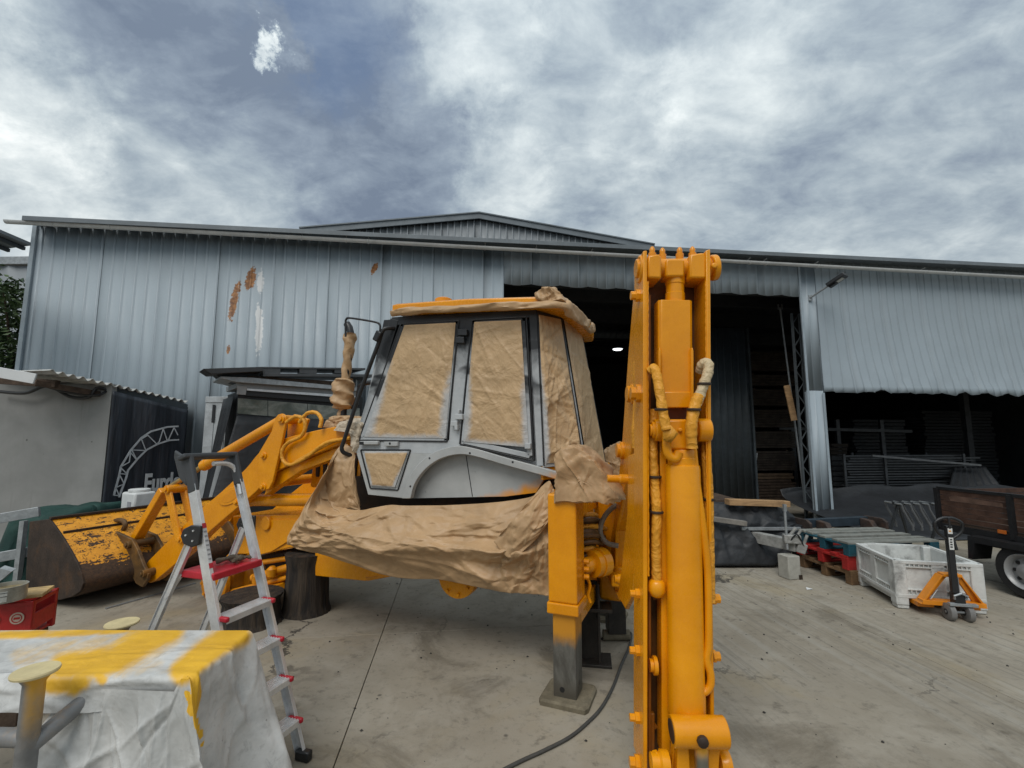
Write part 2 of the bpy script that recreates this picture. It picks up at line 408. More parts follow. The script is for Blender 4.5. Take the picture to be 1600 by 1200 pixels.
def m_concrete():
    m, nt, b = nodes_of('worn yard concrete'); n = NT(nt)
    # coordinates along (u) and across (v) the tyre sweeps
    rot = n.mapping((1, 1, 1), (0, 0, 0), (0, 0, -AL))
    big = n.noise(.33, 6, .6, .5); mid = n.noise(1.7, 8, .66, .5); fine = n.noise(14, 8, .72, .2); grit = n.noise(120, 3, .7)
    c = n.mix(n.step(big, .32, .7), (.235, .205, .158), (.330, .296, .238))
    c = n.mix(n.math('MULTIPLY', n.step(mid, .42, .74), .55), c, (.37, .34, .285))
    c = n.mix(n.math('MULTIPLY', n.step(n.noise(.9, 9, .7, .8, n.mapping((1, 1, 1), (7, 3, 0))), .49, .68), .72), c, (.130, .110, .080))
    # long sweep marks of steel wheels, parallel to the slab joints
    st1 = n.noise(1.0, 5, .6, .15, n.mapping((9, .16, 1), (0, 0, 0), (0, 0, 0), rot))
    st2 = n.noise(1.0, 6, .65, .1, n.mapping((24, .35, 1), (3, 0, 0), (0, 0, 0), rot))
    xs = n.sep(rot)
    reg = n.math('MULTIPLY', n.step(xs[0], 1.2, 2.6), n.step(n.noise(.45, 3, .5), .3, .5))
    c = n.mix(n.math('MULTIPLY', n.math('MULTIPLY', n.step(st1, .48, .66), reg), .36), c, (.34, .325, .285))
    c = n.mix(n.math('MULTIPLY', n.math('MULTIPLY', n.step(st2, .53, .60), reg), .42), c, (.150, .136, .112))
    # ochre overspray dust near the machine and small dark oil drips
    oc = n.step(n.noise(.7, 6, .6, .6, n.mapping((1, 1, 1), (2.2, 9, 0))), .5, .7)
    c = n.mix(n.math('MULTIPLY', oc, .38), c, (.30, .235, .125))
    c = n.mix(n.math('MULTIPLY', n.step(n.noise(5.5, 8, .72, .4, n.mapping((1, 1, 1), (1, 8, 2))), .56, .68), .5), c, (.085, .073, .056))
    sp2 = n.voronoi(11, 'F1', n.mapping((1, 1, 1), (2, 5, 0)))
    c = n.mix(n.math('MULTIPLY', n.math('MULTIPLY', n.step(sp2, .13, .07), n.step(n.noise(.8, 4, .6), .45, .6)), .35), c, (.07, .06, .048))
    sp = n.voronoi(3.1, 'F1', n.mapping((1, 1, 1), (.4, .2, 0)))
    c = n.mix(n.math('MULTIPLY', n.step(n.math('ADD', sp, n.math('MULTIPLY', fine, .07)), .105, .06), .75), c, (.06, .054, .046))
    c = n.mix(n.math('MULTIPLY', n.step(fine, .50, .74), .50), c, (.105, .092, .072))
    c = n.mix(n.math('MULTIPLY', n.step(grit, .55, .8), .3), c, (.42, .40, .35))
    # hairline cracks
    wv = n.noise(1.3, 6, .7, 0, None, 1)
    ma = nt.nodes.new('ShaderNodeVectorMath'); ma.operation = 'MULTIPLY_ADD'; n.link(wv, ma.inputs[0]); ma.inputs[1].default_value = (1.1, 1.1, 0); n.link(n.tc.outputs['Object'], ma.inputs[2])
    ck = n.voronoi(.34, 'DISTANCE_TO_EDGE', ma.outputs[0])
    ckm = n.math('MULTIPLY', n.step(ck, .0085, .002), n.step(n.noise(.5, 2, .5), .45, .6))
    c = n.mix(n.math('MULTIPLY', ckm, .9), c, (.045, .04, .034))
    oi = nt.nodes.new('ShaderNodeObjectInfo')
    c = n.mix(1.0, c, n.ramp(oi.outputs['Random'], (0, .92), (1, 1.06)), 'MULTIPLY')
    n.link(c, b.inputs['Base Color']); n.link(n.ramp(mid, (.3, .62), (.7, .9)), b.inputs['Roughness']); b.inputs['Specular IOR Level'].default_value = .3
    h = n.math('ADD', n.math('MULTIPLY', fine, .6), n.math('ADD', n.math('MULTIPLY', grit, .3), n.math('MULTIPLY', ckm, -1.2)))
    n.link(n.bump(h, .5, .006), b.inputs['Normal'])
    return m
CONC = m_concrete()
g = MB(); g.box((0, 60, -.35), (600, 600, .5))
GROUND = build('ground', g, mat('bare earth', (.12, .10, .075), .95, 0, .3, .2, .4, 8), kind='structure', loc=(0, 0, 0))
XF[GROUND.name] = Matrix.Identity(4)
jx = wxy(G(575, 1050))[0]; jy = wxy(G(1340, 952))[1]
for i in range(-4, 5):
    for j in range(-2, 5):
        sb = MB(); gap = .0032
        x0, x1, y0, y1 = jx+i*5+gap, jx+(i+1)*5-gap, jy+j*5+gap, jy+(j+1)*5-gap
        sb.prism([WW(x0, y0, 0)*1, WW(x1, y0, 0), WW(x1, y1, 0), WW(x0, y1, 0)], (0, 0, -.12))
        build('concrete_slab', sb, CONC, GROUND, bevel=.004, smooth=None)

# ------------------------------------------------------------------ warehouse
WH = thing('warehouse', 'long blue grey corrugated metal warehouse with two dark open bays', 'warehouse', W0, AL)
EZ = wl(1276, 405)[1]              # eave height
def m_clad(name, c0, rust=True):
    m, nt, b = nodes_of(name); n = NT(nt)
    xyz = n.sep()
    stk = n.noise(1.0, 6, .62, .2, n.mapping((5, 5, .22)))
    big = n.noise(.35, 5, .6, .4); fine = n.noise(22, 6, .7)
    c = n.mix(n.step(big, .3, .7), mul(c0, .95), mul(c0, 1.05))
    c = n.mix(n.math('MULTIPLY', n.step(stk, .5, .85), .13), c, mul(c0, .74))
    c = n.mix(n.math('MULTIPLY', n.step(n.noise(1, 7, .6, .1, n.mapping((14, 14, .5), (5, 0, 0))), .62, .82), .22), c, mul(c0, 1.3))
    c = n.mix(n.math('MULTIPLY', n.step(fine, .55, .8), .22), c, mul(c0, .7))
    rough = .46
    if rust:
        wob = n.noise(5, 7, .68, .3); wob2 = n.noise(16, 6, .7)
        def patch(px, py, rx, rz, tilt=0):
            x, z = wl(px, py)
            dx = n.math('SUBTRACT', xyz[0], x); dz = n.math('SUBTRACT', xyz[2], z)
            dx = n.math('ADD', dx, n.math('MULTIPLY', dz, -tilt))
            e = n.math('ADD', n.math('POWER', n.math('DIVIDE', dx, rx), 2), n.math('POWER', n.math('DIVIDE', dz, rz), 2))
            e = n.math('ADD', e, n.math('ADD', n.math('MULTIPLY', n.math('SUBTRACT', wob, .5), 3.0), n.math('MULTIPLY', n.math('SUBTRACT', wob2, .5), 3.4)))
            return n.step(e, 1.0, .86)
        rcol = n.mix(n.step(n.noise(10, 6, .7), .35, .68), (.10, .035, .012), (.36, .17, .06))
        for a in ((366, 470, .085, .46, .14), (392, 437, .10, .27, .1), (357, 546, .04, .10), (585, 420, .06, .13, .3)):
            c = n.mix(patch(*a), c, rcol)
        for a in ((407, 440, .07, .26), (405, 520, .075, .5), (403, 490, .05, .22)):
            c = n.mix(patch(*a), c, (.52, .53, .53))
    n.link(c, b.inputs['Base Color']); n.link(n.ramp(fine, (.3, rough*.85), (.7, rough*1.25)), b.inputs['Roughness'])
    n.link(n.bump(n.math('ADD', n.noise(1.6, 3, .5), n.math('MULTIPLY', fine, .04)), .07, .05), b.inputs['Normal'])
    return m
CLAD = m_clad('blue grey cladding paint', (.300, .350, .385))
CLADG = m_clad('weathered grey cladding paint', (.215, .235, .25), False)
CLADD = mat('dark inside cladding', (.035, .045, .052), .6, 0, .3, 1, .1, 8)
INNER = mat('inner steel darkened as shade', (.020, .023, .026), .75, 0, .3, 1)  # near-black colour stands in for the shade of the unlit hall
PITCH_ = .226
def clad_sheet(x0, x1, zlo, zhi, y=0.0, mt=CLAD, parent=WH, name='cladding_sheet', h=.024, nz=1, pert=None, label=None, lap=.0):
    """vertical trapezoidal sheet; zlo/zhi numbers or functions of x"""
    lo = zlo if callable(zlo) else (lambda x: zlo); hi = zhi if callable(zhi) else (lambda x: zhi)
    xs = []; k = math.floor(x0/PITCH_) - 1
    prof = [(0, 0), (.168, 0), (.184, 1), (.206, 1), (.220, 0)]
    while k*PITCH_ < x1 + PITCH_:
        for dx, r in prof:
            x = k*PITCH_ + dx
            if x0 < x < x1: xs.append((x, r*h))
        k += 1
    xs = [(x0, 0)] + xs + [(x1, 0)]
    mb = MB(); n = len(xs); vs = []
    for j in range(nz+1):
        for x, d in xs:
            z = lo(x) + (hi(x)-lo(x))*j/nz; yy = y - d - lap
            if pert: x2, yy, z = pert(x, yy, z, j/nz)
            else: x2 = x
            vs.append((x2, yy, z))
    mb.add(vs, [(j*n+i, j*n+i+1, (j+1)*n+i+1, (j+1)*n+i) for j in range(nz) for i in range(n-1)])
    return build(name, mb, mt, parent, local=True, smooth=25, solid=.004, label=label)
xL = wl(44, 470)[0]; xD = wl(787, 560)[0]; xP = wl(1260, 620)[0]; xQ = wl(1294, 720)[0]; xR = xQ + 13.0
zD = wl(1050, 455)[1]; zB = wl(1450, 616)[1]
SHW = PITCH_*5
x = xL; i = 0
while x < xD - .05:
    x2 = min((math.floor(x/SHW + 1e-6)+1)*SHW, xD)
    if x2 - x > .02: clad_sheet(x, x2-.004, .02, EZ, lap=.006*(i % 2)); i += 1
    x = x2
x = xD
while x < xP - .05:
    x2 = min((math.floor(x/SHW + 1e-6)+1)*SHW, xP)
    if x2 - x > .02: clad_sheet(x, x2-.004, (lambda x: zD + .02*math.sin(x*9)), EZ, lap=.006*(i % 2)); i += 1
    x = x2
clad_sheet(xP, xQ, .02, zB+.05, nz=1)
clad_sheet(xP, xQ, zB+.054, EZ, nz=1)
def dent(x, y, z, v):
    w = max(0, 1-v*1.55); b = NZ.noise(V((x*.55, 3.3, z*.4)))
    out = -(.20 + .16*b)*w*w*min(1, (x-xQ)/.8)
    sh = .10*w*min(1, (x-xQ)/.5) * (1 + .5*NZ.noise(V((x*.4, 0, 1))))
    jag = 0
    if v == 0: jag = .10*NZ.noise(V((x*3.1, 1, 5))) + .08*abs(NZ.noise(V((x*9, 2, 1)))) - .006*(x-xQ)
    if v < .12: out += .05*NZ.noise(V((x*4, 4, z*3)))
    return x + sh, y + out + .012*NZ.noise(V((x*3, z*2.2, 8))), z + jag
x = xQ
while x < xR - .05:
    x2 = min((math.floor(x/SHW + 1e-6)+1)*SHW, xR)
    if x2 - x > .02: clad_sheet(x+.002, x2-.002, zB, EZ, nz=22, pert=dent, lap=.006*(i % 2)); i += 1
    x = x2
# opening trims
TRIM = mat('blue grey folded trim', (.28, .33, .365), .5, 0, .12, 3, .05, 30)
def wbox(name, x0, x1, y0, y1, z0, z1, mt, bevel=0, parent=WH, label=None):
    mb = MB(); mb.box(((x0+x1)/2, (y0+y1)/2, (z0+z1)/2), (x1-x0, y1-y0, z1-z0)); return build(name, mb, mt, parent, bevel=bevel, local=True, smooth=None, label=label)
wbox('corner_trim', xL-.05, xL+.03, -.05, .1, .02, EZ, TRIM, .004)
wbox('pillar', xP+.006, xQ-.006, .012, .06, .0, zB+.02, TRIM, .006)
wbox('pillar_flange', xQ-.05, xQ+.012, -.045, -.036, .0, zB, TRIM)
wbox('pillar_flange', xP-.008, xP+.05, -.045, -.036, .0, EZ-.2, TRIM)
wbox('lintel_beam', xD, xP, .06, .3, zD+.06, zD+.34, INNER)
wbox('lintel_beam', xQ, xR, .12, .36, zB+.1, zB+.4, INNER)
# roof edge, gutter with brackets
def line(pa, pb, off):
    (xa, za), (xb, zb) = wl(*pa, off), wl(*pb, off)
    return lambda px_x: za + (zb-za)*(px_x-xa)/(xb-xa), xa, xb
ROOFM = mat('grey roof sheeting', (.15, .17, .185), .5, .1, .15, 2, .1, 20)
ez2, xa, xb = line((34, 340), (1600, 415), -.42)
mb = MB(); z0, z1 = ez2(xa), ez2(xR+.6)
mb.prism([(xa, -.42, z0-.05), (xR+.6, -.42, z1-.05), (xR+.6, -.42, z1+.045), (xa, -.42, z0+.045)], (0, .03, 0))
build('fascia', mb, ROOFM, WH, local=True, smooth=None, bevel=.004)
mb = MB(); mb.prism([(xa, -.389, z0+.0), (xa, 17.5, z0+.5), (xa, 17.5, z0+.56), (xa, -.389, z0+.043)], (xR+.6-xa, 0, z1-z0))
build('roof', mb, ROOFM, WH, local=True, smooth=None)
gz, ga, gb = line((9, 347), (1600, 434), -.30)
GUT = mat('pale grey gutter plastic', (.58, .59, .58), .45, 0, .1, 3, .05, 20, .5, (.25, .25, .24), .35)
mb = MB(); gr = .062
pr = [(gr*math.cos(a), gr*math.sin(a)) for a in [math.pi + math.pi*k/10 for k in range(11)]]
rings = []
for xx in [ga + (xR-ga)*k/30 for k in range(31)]:
    zz = gz(xx)
    rings.append([V((xx, -.30+u, zz+v+.03)) for u, v in pr] + [V((xx, -.30+u*.93, zz+v*.93+.03)) for u, v in pr[::-1]])
mb.loft(rings); build('gutter', mb, GUT, WH, local=True)
for px in (80, 170, 420, 470, 540, 575, 758, 838, 925, 1170, 1195, 1275, 1440, 1486):
    xx = wl(px, 390, -.3)[0]; zz = gz(xx)
    mb = MB(); mb.tube([(xx, -.30+u*1.12, zz+v*1.12+.03) for u, v in pr] + [(xx, -.22, zz+.09), (xx, -.34, zz+.11)], .010, 6)
    build('gutter_bracket', mb, GUT, WH, local=True)
# gable rising behind the eave
GY = 5.2
gp = [wl(470, 361, GY), wl(748, 337, GY), wl(1020, 386, GY)]
def gtop(x):
    (x0, z0), (x1, z1), (x2, z2) = gp
    return z0 + (z1-z0)*(x-x0)/(x1-x0) if x < x1 else z1 + (z2-z1)*(x-x1)/(x2-x1)
gzb = min(gp[0][1], gp[2][1]) - 1.0
x = gp[0][0] + .3
while x < gp[2][0] - .3:
    x2 = min((math.floor(x/SHW + 1e-6)+1)*SHW, gp[2][0]-.3)
    if x2 - x > .02: clad_sheet(x, x2-.006, gzb, lambda q: gtop(q)-.03, y=GY, mt=CLADG, h=.06, name='gable_sheet')
    x = x2
for (x0, z0), (x1, z1) in ((gp[0], gp[1]), (gp[1], gp[2])):
    mb = MB(); mb.prism([(x0, GY-.16, z0-.17), (x1, GY-.16, z1-.17), (x1, GY-.16, z1+.02), (x0, GY-.16, z0+.02)], (0, .05, 0))
    build('gable_fascia', mb, ROOFM, WH, local=True, smooth=None)
    mb = MB(); mb.prism([(x0, GY-.2, z0+.021), (x1, GY-.2, z1+.021), (x1, GY-.2, z1+.06), (x0, GY-.2, z0+.06)], (0, 11, 0))
    build('gable_roof', mb, ROOFM, WH, local=True, smooth=None)
# inside of the hall
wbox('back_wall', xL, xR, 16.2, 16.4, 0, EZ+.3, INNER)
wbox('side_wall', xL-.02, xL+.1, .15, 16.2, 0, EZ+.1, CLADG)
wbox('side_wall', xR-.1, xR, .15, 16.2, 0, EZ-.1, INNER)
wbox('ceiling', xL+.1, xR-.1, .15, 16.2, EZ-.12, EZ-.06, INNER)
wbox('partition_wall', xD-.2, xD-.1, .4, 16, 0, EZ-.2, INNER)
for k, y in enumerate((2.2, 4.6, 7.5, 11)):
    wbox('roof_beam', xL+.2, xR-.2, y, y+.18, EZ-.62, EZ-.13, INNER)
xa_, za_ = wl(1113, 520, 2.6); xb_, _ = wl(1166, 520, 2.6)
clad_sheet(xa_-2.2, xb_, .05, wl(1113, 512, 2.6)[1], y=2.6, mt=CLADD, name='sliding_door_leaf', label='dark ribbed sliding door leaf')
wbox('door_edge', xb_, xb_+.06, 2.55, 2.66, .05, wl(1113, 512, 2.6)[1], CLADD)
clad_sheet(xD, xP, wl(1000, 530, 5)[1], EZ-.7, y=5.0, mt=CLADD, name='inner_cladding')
# lattice column by the pillar
mb = MB(); xc0, xc1 = wl(1246, 620, .5)[0], wl(1258, 620, .5)[0]
for xx in (xc0, xc1): mb.box((xx, .5, 2.6), (.045, .05, 5.2))
k = 0; z = .1
while z < 5.0:
    a, b_ = (xc0, xc1) if k % 2 == 0 else (xc1, xc0)
    mb.bar((a, .5, z), (b_, .5, z+.3), .02, .025, (0, 1, 0)); z += .3; k += 1
build('lattice_column', mb, mat('grey lattice steel', (.10, .115, .125), .55, .2, .15, 6), WH, local=True, smooth=None)
# roof lamp glowing deep inside
lp = D(965, 545, 17.5)
LAMP = thing('hanging_lamp', 'lit round lamp hanging in the dark hall behind the cab', 'lamp', lp)
mb = MB(); mb.lathe([(.21, 0), (.20, .03), (.12, .16), (.07, .28), (.03, .3)], lp, (0, 0, 1), 20); build('lamp_shade', mb, INNER, LAMP)
em, nt, b_ = nodes_of('lamp light'); b_.inputs['Emission Color'].default_value = (.95, 1, 1, 1); b_.inputs['Emission Strength'].default_value = 2.2
mb = MB(); mb.lathe([(.19, -.012), (.14, -.05), (.04, -.07)], lp, (0, 0, 1), 20); build('lamp_lens', mb, em, LAMP)
mb = MB(); mb.cyl(lp+V((0, 0, .3)), V((lp.x, lp.y, 6.3)), .012, 6); build('suspension_rod', mb, INNER, LAMP)

# flood light on a bracket under the eave
f0 = WW(*[(lambda a: (a[0], -.05, a[1]))(wl(1264, 466))][0]); f1 = f0 + V((.24, -.36, .20))
FL = thing('flood_light', 'black flood light on a slanted arm beside the pillar top', 'flood light', f0)
mb = MB(); mb.tube([f0, f1], .022, 10); mb.box(f0+V((0, .02, 0)), (.1, .03, .14)); build('arm', mb, GALV, FL)
dv = (f1-f0).normalized(); sv = dv.cross(V((0, 0, 1))).normalized(); uv = sv.cross(dv)
mb = MB(); c = f1 + dv*.18; mb.box(c, (.42, .24, .085), (dv, sv, uv)); mb.box(f1+dv*.06-uv*.035, (.16, .12, .08), (dv, sv, uv)); build('lamp_housing', mb, BLACK, FL, bevel=.01)
mb = MB(); mb.box(c - uv*.046 + dv*.06, (.14, .13, .01), (dv, sv, uv)); build('lamp_lens', mb, mat('frosted lens', (.55, .55, .5), .2), FL)

# leaning prop pole with a scrap of board inside the bay
pb, pt = WW(*[(lambda a: (a[0], 1.2, a[1]))(wl(1247, 700, 1.2))][0]), WW(*[(lambda a: (a[0], 1.2, a[1]))(wl(1219, 482, 1.2))][0])
PO = thing('leaning_pole', 'thin grey pole leaning inside the bay next to the lattice column', 'pole', (pb.x, pb.y, 0))
foot = pb + (pb-pt).normalized()*(pb.z/((pt-pb).normalized().z))
mb = MB(); mb.tube([foot, pt], .024, 8); build('shaft', mb, GALV, PO)
mb = MB(); mb.box(pt, (.12, .05, .05)); mb.box(pt+V((-.05, 0, .06)), (.02, .04, .12)); mb.box(pt+V((.05, 0, .06)), (.02, .04, .12)); build('fork_head', mb, GALV, PO)
ba, bb_ = WW(*[(lambda a: (a[0], .95, a[1]))(wl(1229, 602, .95))][0]), WW(*[(lambda a: (a[0], .95, a[1]))(wl(1241, 657, .95))][0])
mb = MB(); mb.bar(ba, bb_, .16, .03, (0, 1, 0)); build('board_scrap', mb, WOOD, PO)

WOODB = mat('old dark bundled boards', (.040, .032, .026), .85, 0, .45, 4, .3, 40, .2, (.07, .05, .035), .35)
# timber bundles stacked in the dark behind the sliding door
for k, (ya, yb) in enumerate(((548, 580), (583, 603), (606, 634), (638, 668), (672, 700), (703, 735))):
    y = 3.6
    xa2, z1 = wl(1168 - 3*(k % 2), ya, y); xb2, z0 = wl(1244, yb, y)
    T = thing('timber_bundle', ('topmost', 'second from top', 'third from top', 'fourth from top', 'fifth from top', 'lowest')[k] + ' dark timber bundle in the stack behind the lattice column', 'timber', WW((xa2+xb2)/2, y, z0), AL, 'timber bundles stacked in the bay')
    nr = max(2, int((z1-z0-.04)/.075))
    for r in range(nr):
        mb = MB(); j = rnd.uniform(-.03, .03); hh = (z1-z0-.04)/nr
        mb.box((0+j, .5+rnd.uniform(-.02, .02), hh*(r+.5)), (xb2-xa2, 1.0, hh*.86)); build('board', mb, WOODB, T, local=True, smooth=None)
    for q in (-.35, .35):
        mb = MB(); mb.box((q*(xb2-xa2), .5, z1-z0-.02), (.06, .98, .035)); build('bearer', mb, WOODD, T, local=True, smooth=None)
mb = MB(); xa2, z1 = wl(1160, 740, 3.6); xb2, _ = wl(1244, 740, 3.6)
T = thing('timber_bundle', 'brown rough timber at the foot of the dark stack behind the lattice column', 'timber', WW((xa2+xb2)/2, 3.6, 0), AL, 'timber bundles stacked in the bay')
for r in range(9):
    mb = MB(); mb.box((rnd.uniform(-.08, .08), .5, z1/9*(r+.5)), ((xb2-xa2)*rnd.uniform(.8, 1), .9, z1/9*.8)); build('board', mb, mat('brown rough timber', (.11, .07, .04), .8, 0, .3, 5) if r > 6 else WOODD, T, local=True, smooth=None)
for k, (pa, pb2) in enumerate((((1172, 790), (1183, 708)), ((1163, 790), (1171, 712)))):
    a = WW(*(lambda q: (q[0], 3.2, q[1]))(wl(*pa, 3.2))); b2 = WW(*(lambda q: (q[0], 3.2, q[1]))(wl(*pb2, 3.2)))
    a = b2 + (a-b2)*(b2.z/(b2.z-a.z))
    mb = MB(); mb.tube([a, b2], .02, 8)
    props(build('steel_rod', mb, GALV), ('right' if k == 0 else 'left') + ' one of two thin rods leaning on the dark timber stack', 'rod', 'rods leaning on the timber stack')
# ------------------------------------------------------------------ left background
NB = thing('neighbour_shed', 'grey ribbed shed beyond the left end of the warehouse', 'shed', (-16, 13, 0))
ztop = D(20, 408, 13).z; zt2 = D(48, 403, 13).z
mb = MB(); n = 40; vs = []
for j in range(2):
    for k in range(n+1):
        x = -21 + (7.9)*k/n; vs.append((x, 13 - (.05 if k % 4 == 0 else 0), 0 if j == 0 else ztop-.15))
mb.add(vs, [(k, k+1, n+2+k, n+1+k) for k in range(n)]); build('cladding', mb, CLADG, NB, solid=.01)
mb = MB(); mb.prism([(-21, 12.9, ztop-.2), (-13.05, 12.9, zt2-.2), (-13.05, 12.9, zt2+.02), (-21, 12.9, ztop+.02)], (0, .08, 0)); build('fascia', mb, GALV, NB)
mb = MB(); mb.prism([(-21, 12.99, ztop-.02), (-13.05, 12.99, zt2-.02), (-13.05, 20, zt2+.3), (-21, 20, ztop+.3)], (0, 0, .05)); build('roof', mb, ROOFM, NB)
mb = MB(); mb.box((-13.08, 16.5, zt2/2-.1), (.05, 6.9, zt2-.3)); build('side_cladding', mb, CLADG, NB)
cc = D(48, 384, 8.0)
CN = thing('canopy', 'dark sheet metal canopy corner jutting in at the far left', 'canopy', (cc.x-1.3, 7.2, 0))
c1 = V((cc.x-.02, 6.7, cc.z+.04)); c2 = V((cc.x-1.5, 8.35, cc.z)); c3 = V((cc.x-1.5, 6.9, cc.z+.04))
mb = MB(); mb.prism([cc, c1, c3, c2], (0, 0, .06)); build('roof_sheet', mb, ROOFM, CN, bevel=.004)
for k in range(4):
    a = cc + (c2-cc)*(k+.4)/4; b2 = c1 + (c3-c1)*(k+.4)/4
    mb = MB(); mb.bar(a-V((0, 0, .04)), b2-V((0, 0, .04)), .05, .06); build('purlin', mb, CLADD, CN)
mb = MB(); mb.bar(c2+V((.3, -.3, -.1)), V((c2.x+.3, c2.y-.3, 0)), .1, .1, (0, 1, 0)); build('post', mb, GALV, CN)
mb = MB(); mb.bar(c3+V((.3, .3, -.1)), V((c3.x+.3, c3.y+.3, 0)), .1, .1, (0, 1, 0)); build('post', mb, GALV, CN)

# bushy tree left of the building
def m_leaf(name, a, b2):
    m, nt, b = nodes_of(name); n = NT(nt); oi = nt.nodes.new('ShaderNodeNewGeometry')
    c = n.mix(oi.outputs['Random Per Island'], a, b2); n.link(c, b.inputs['Base Color']); b.inputs['Roughness'].default_value = .55
    return m
LEAF = m_leaf('green leaves', (.018, .042, .014), (.070, .120, .034))
TR = thing('tree', 'leafy green tree at the left edge beside the warehouse corner', 'tree', (-11.1, 9.9, 0))
mb = MB(); mb.tube(smooth_path([(-10.9, 9.9, 0), (-10.95, 9.9, 1.5), (-10.8, 9.85, 2.6), (-10.9, 9.9, 3.6)]), [.13-.07*k/18 for k in range(19)], 8)
tips = []
for k in range(16):
    a = rnd.uniform(0, 6.28); h0 = rnd.uniform(2.0, 3.6)
    e = V((-10.9+math.cos(a)*rnd.uniform(.5, 1.3), 9.9+math.sin(a)*rnd.uniform(.3, .9), h0+rnd.uniform(.3, 1.7)))
    mb.tube(smooth_path([(-10.9, 9.9, h0), (V((-10.9, 9.9, h0))+e)/2+V((0, 0, .15)), e], 4), [.035, .032, .03, .026, .022, .018, .014, .01, .007], 6); tips.append(e)
build('trunk', mb, WOODD, TR)
mb = MB()
for k in range(5200):
    if rnd.random() < .3:
        c = rnd.choice(tips) + V((rnd.gauss(0, .22), rnd.gauss(0, .22), rnd.gauss(0, .22)))
    else:
        c = V((-11.05+rnd.gauss(0, .5), 9.9+rnd.gauss(0, .42), 2.9+2.5*rnd.random()**1.3))
    if c.x > -10.3: continue
    s = rnd.uniform(.05, .11); d = V((rnd.gauss(0, 1), rnd.gauss(0, 1), rnd.gauss(-.2, .6))).normalized(); u = d.cross(V((rnd.gauss(0, 1), rnd.gauss(0, 1), 1))).normalized(); w = d.cross(u)*.15*s
    mb.add([c-d*s, c+u*s*.42+w, c+d*s, c-u*s*.42+w], [(0, 1, 2), (0, 2, 3)])
build('crown', mb, LEAF, TR, smooth=None, kind='stuff')

# grey shed with corrugated roof
GREYW, nt, b = nodes_of('stained grey painted board'); n = NT(nt)
c = n.mix(n.step(n.noise(1.1, 6, .6, .3), .3, .7), (.20, .20, .192), (.265, .265, .255))
c = n.mix(n.math('MULTIPLY', n.step(n.noise(1, 7, .66, .2, n.mapping((7, 7, .5))), .54, .74), .4), c, (.13, .125, .115))
ck = n.voronoi(1.0, 'DISTANCE_TO_EDGE', n.noise(1.1, 7, .7, .3, n.mapping((1, 1, .6)), 1))
c = n.mix(n.math('MULTIPLY', n.step(n.noise(2.0, 8, .75, .2, n.mapping((1, 1, .35), (5, 1, 0))), .66, .70), .8), c, (.075, .07, .065))
c = n.mix(n.math('MULTIPLY', n.step(n.voronoi(2.4), .05, .03), .8), c, (.05, .047, .043))
n.link(c, b.inputs['Base Color']); b.inputs['Roughness'].default_value = .75; n.link(n.bump(n.noise(9, 5, .6), .15, .01), b.inputs['Normal'])
c0 = D(165, 700, 8.0); cx = c0.x; bx, by = D(292, 700, 9.15).x, 9.15
SH = thing('site_shed', 'low grey board shed with rusty white corrugated roof at left', 'shed', (cx-2, 8.5, 0))
zf0, zf1 = D(165, 600, 8.0).z, D(290, 632, by).z
mb = MB(); mb.box((cx-2.0, 8.06, zf0/2+.0), (4.0, .1, zf0)); build('front_wall', mb, GREYW, SH)
mb = MB(); mb.prism([(cx-.05, 8.12, 0), (bx-.05, by, 0), (bx-.05, by, zf1), (cx-.05, 8.12, zf0)], (-.06, 0, 0)); build('side_wall', mb, CLADD, SH)
mb = MB(); mb.box((cx-2, 9.1, .02), (3.9, 2.0, .04)); build('floor_plate', mb, CLADD, SH)
# corrugated sheets
e0, e1 = D(78, 579, 7.2), D(294, 629, 9.2)
CORR = mat('white corrugated roofing', (.46, .46, .44), .6, 0, .2, 3, .1, 30, .4, (.14, .12, .10), .6)
ax = (e1-e0); L_ = ax.length; ax.normalize(); out = V((-ax.y, ax.x, 0)).normalized(); out = -out if out.x > 0 else out
for k in range(3):
    mb = MB(); m_ = 33; vs = []
    w0, w1 = k/3*L_, (k+1)/3*L_
    for j in range(2):
        for q in range(m_+1):
            w = w0 + (w1-w0)*q/m_
            vs.append(e0 + ax*w + out*(j*3.6) + V((0, 0, .030*math.sin(w*2*math.pi/.135) + j*.12 + .004*k)))
    mb.add(vs, [(q, q+1, m_+2+q, m_+1+q) for q in range(m_)])
    build('corrugated_sheet', mb, CORR, SH, solid=.006, smooth=60)
a, b2 = D(-90, 566, 6.85), D(55, 592, 7.1)
mb = MB(); mb.bar(a, b2, .03, .16); build('fascia_board', mb, mat('white painted board', (.62, .63, .63), .5, 0, .06, 2), SH, bevel=.005)
a, b2 = D(-90, 588, 7.3), D(90, 600, 7.5)
mb = MB(); mb.bar(a, b2, .1, .12); build('wall_plate', mb, WOODD, SH)
mb = MB(); mb.bar(D(55, 598, 7.3), D(292, 640, 9.25)+V((.0, 0, 0)), .06, .09); build('eave_beam', mb, WOODD, SH)
for k, pts in enumerate((((0, 612, 7.9), (40, 614, 7.85), (75, 603, 7.85), (110, 620, 7.9), (140, 620, 7.9), (155, 606, 7.95), (200, 622, 8.3), (270, 634, 9)),
                         ((62, 600, 7.8), (100, 612, 7.85), (150, 618, 7.9), (175, 612, 8.1), (240, 630, 8.7)))):
    mb = MB(); mb.tube(smooth_path([D(a, b_, c) for a, b_, c in pts]), .028-.008*k, 8); build('sagging_cable', mb, BLACK, SH)

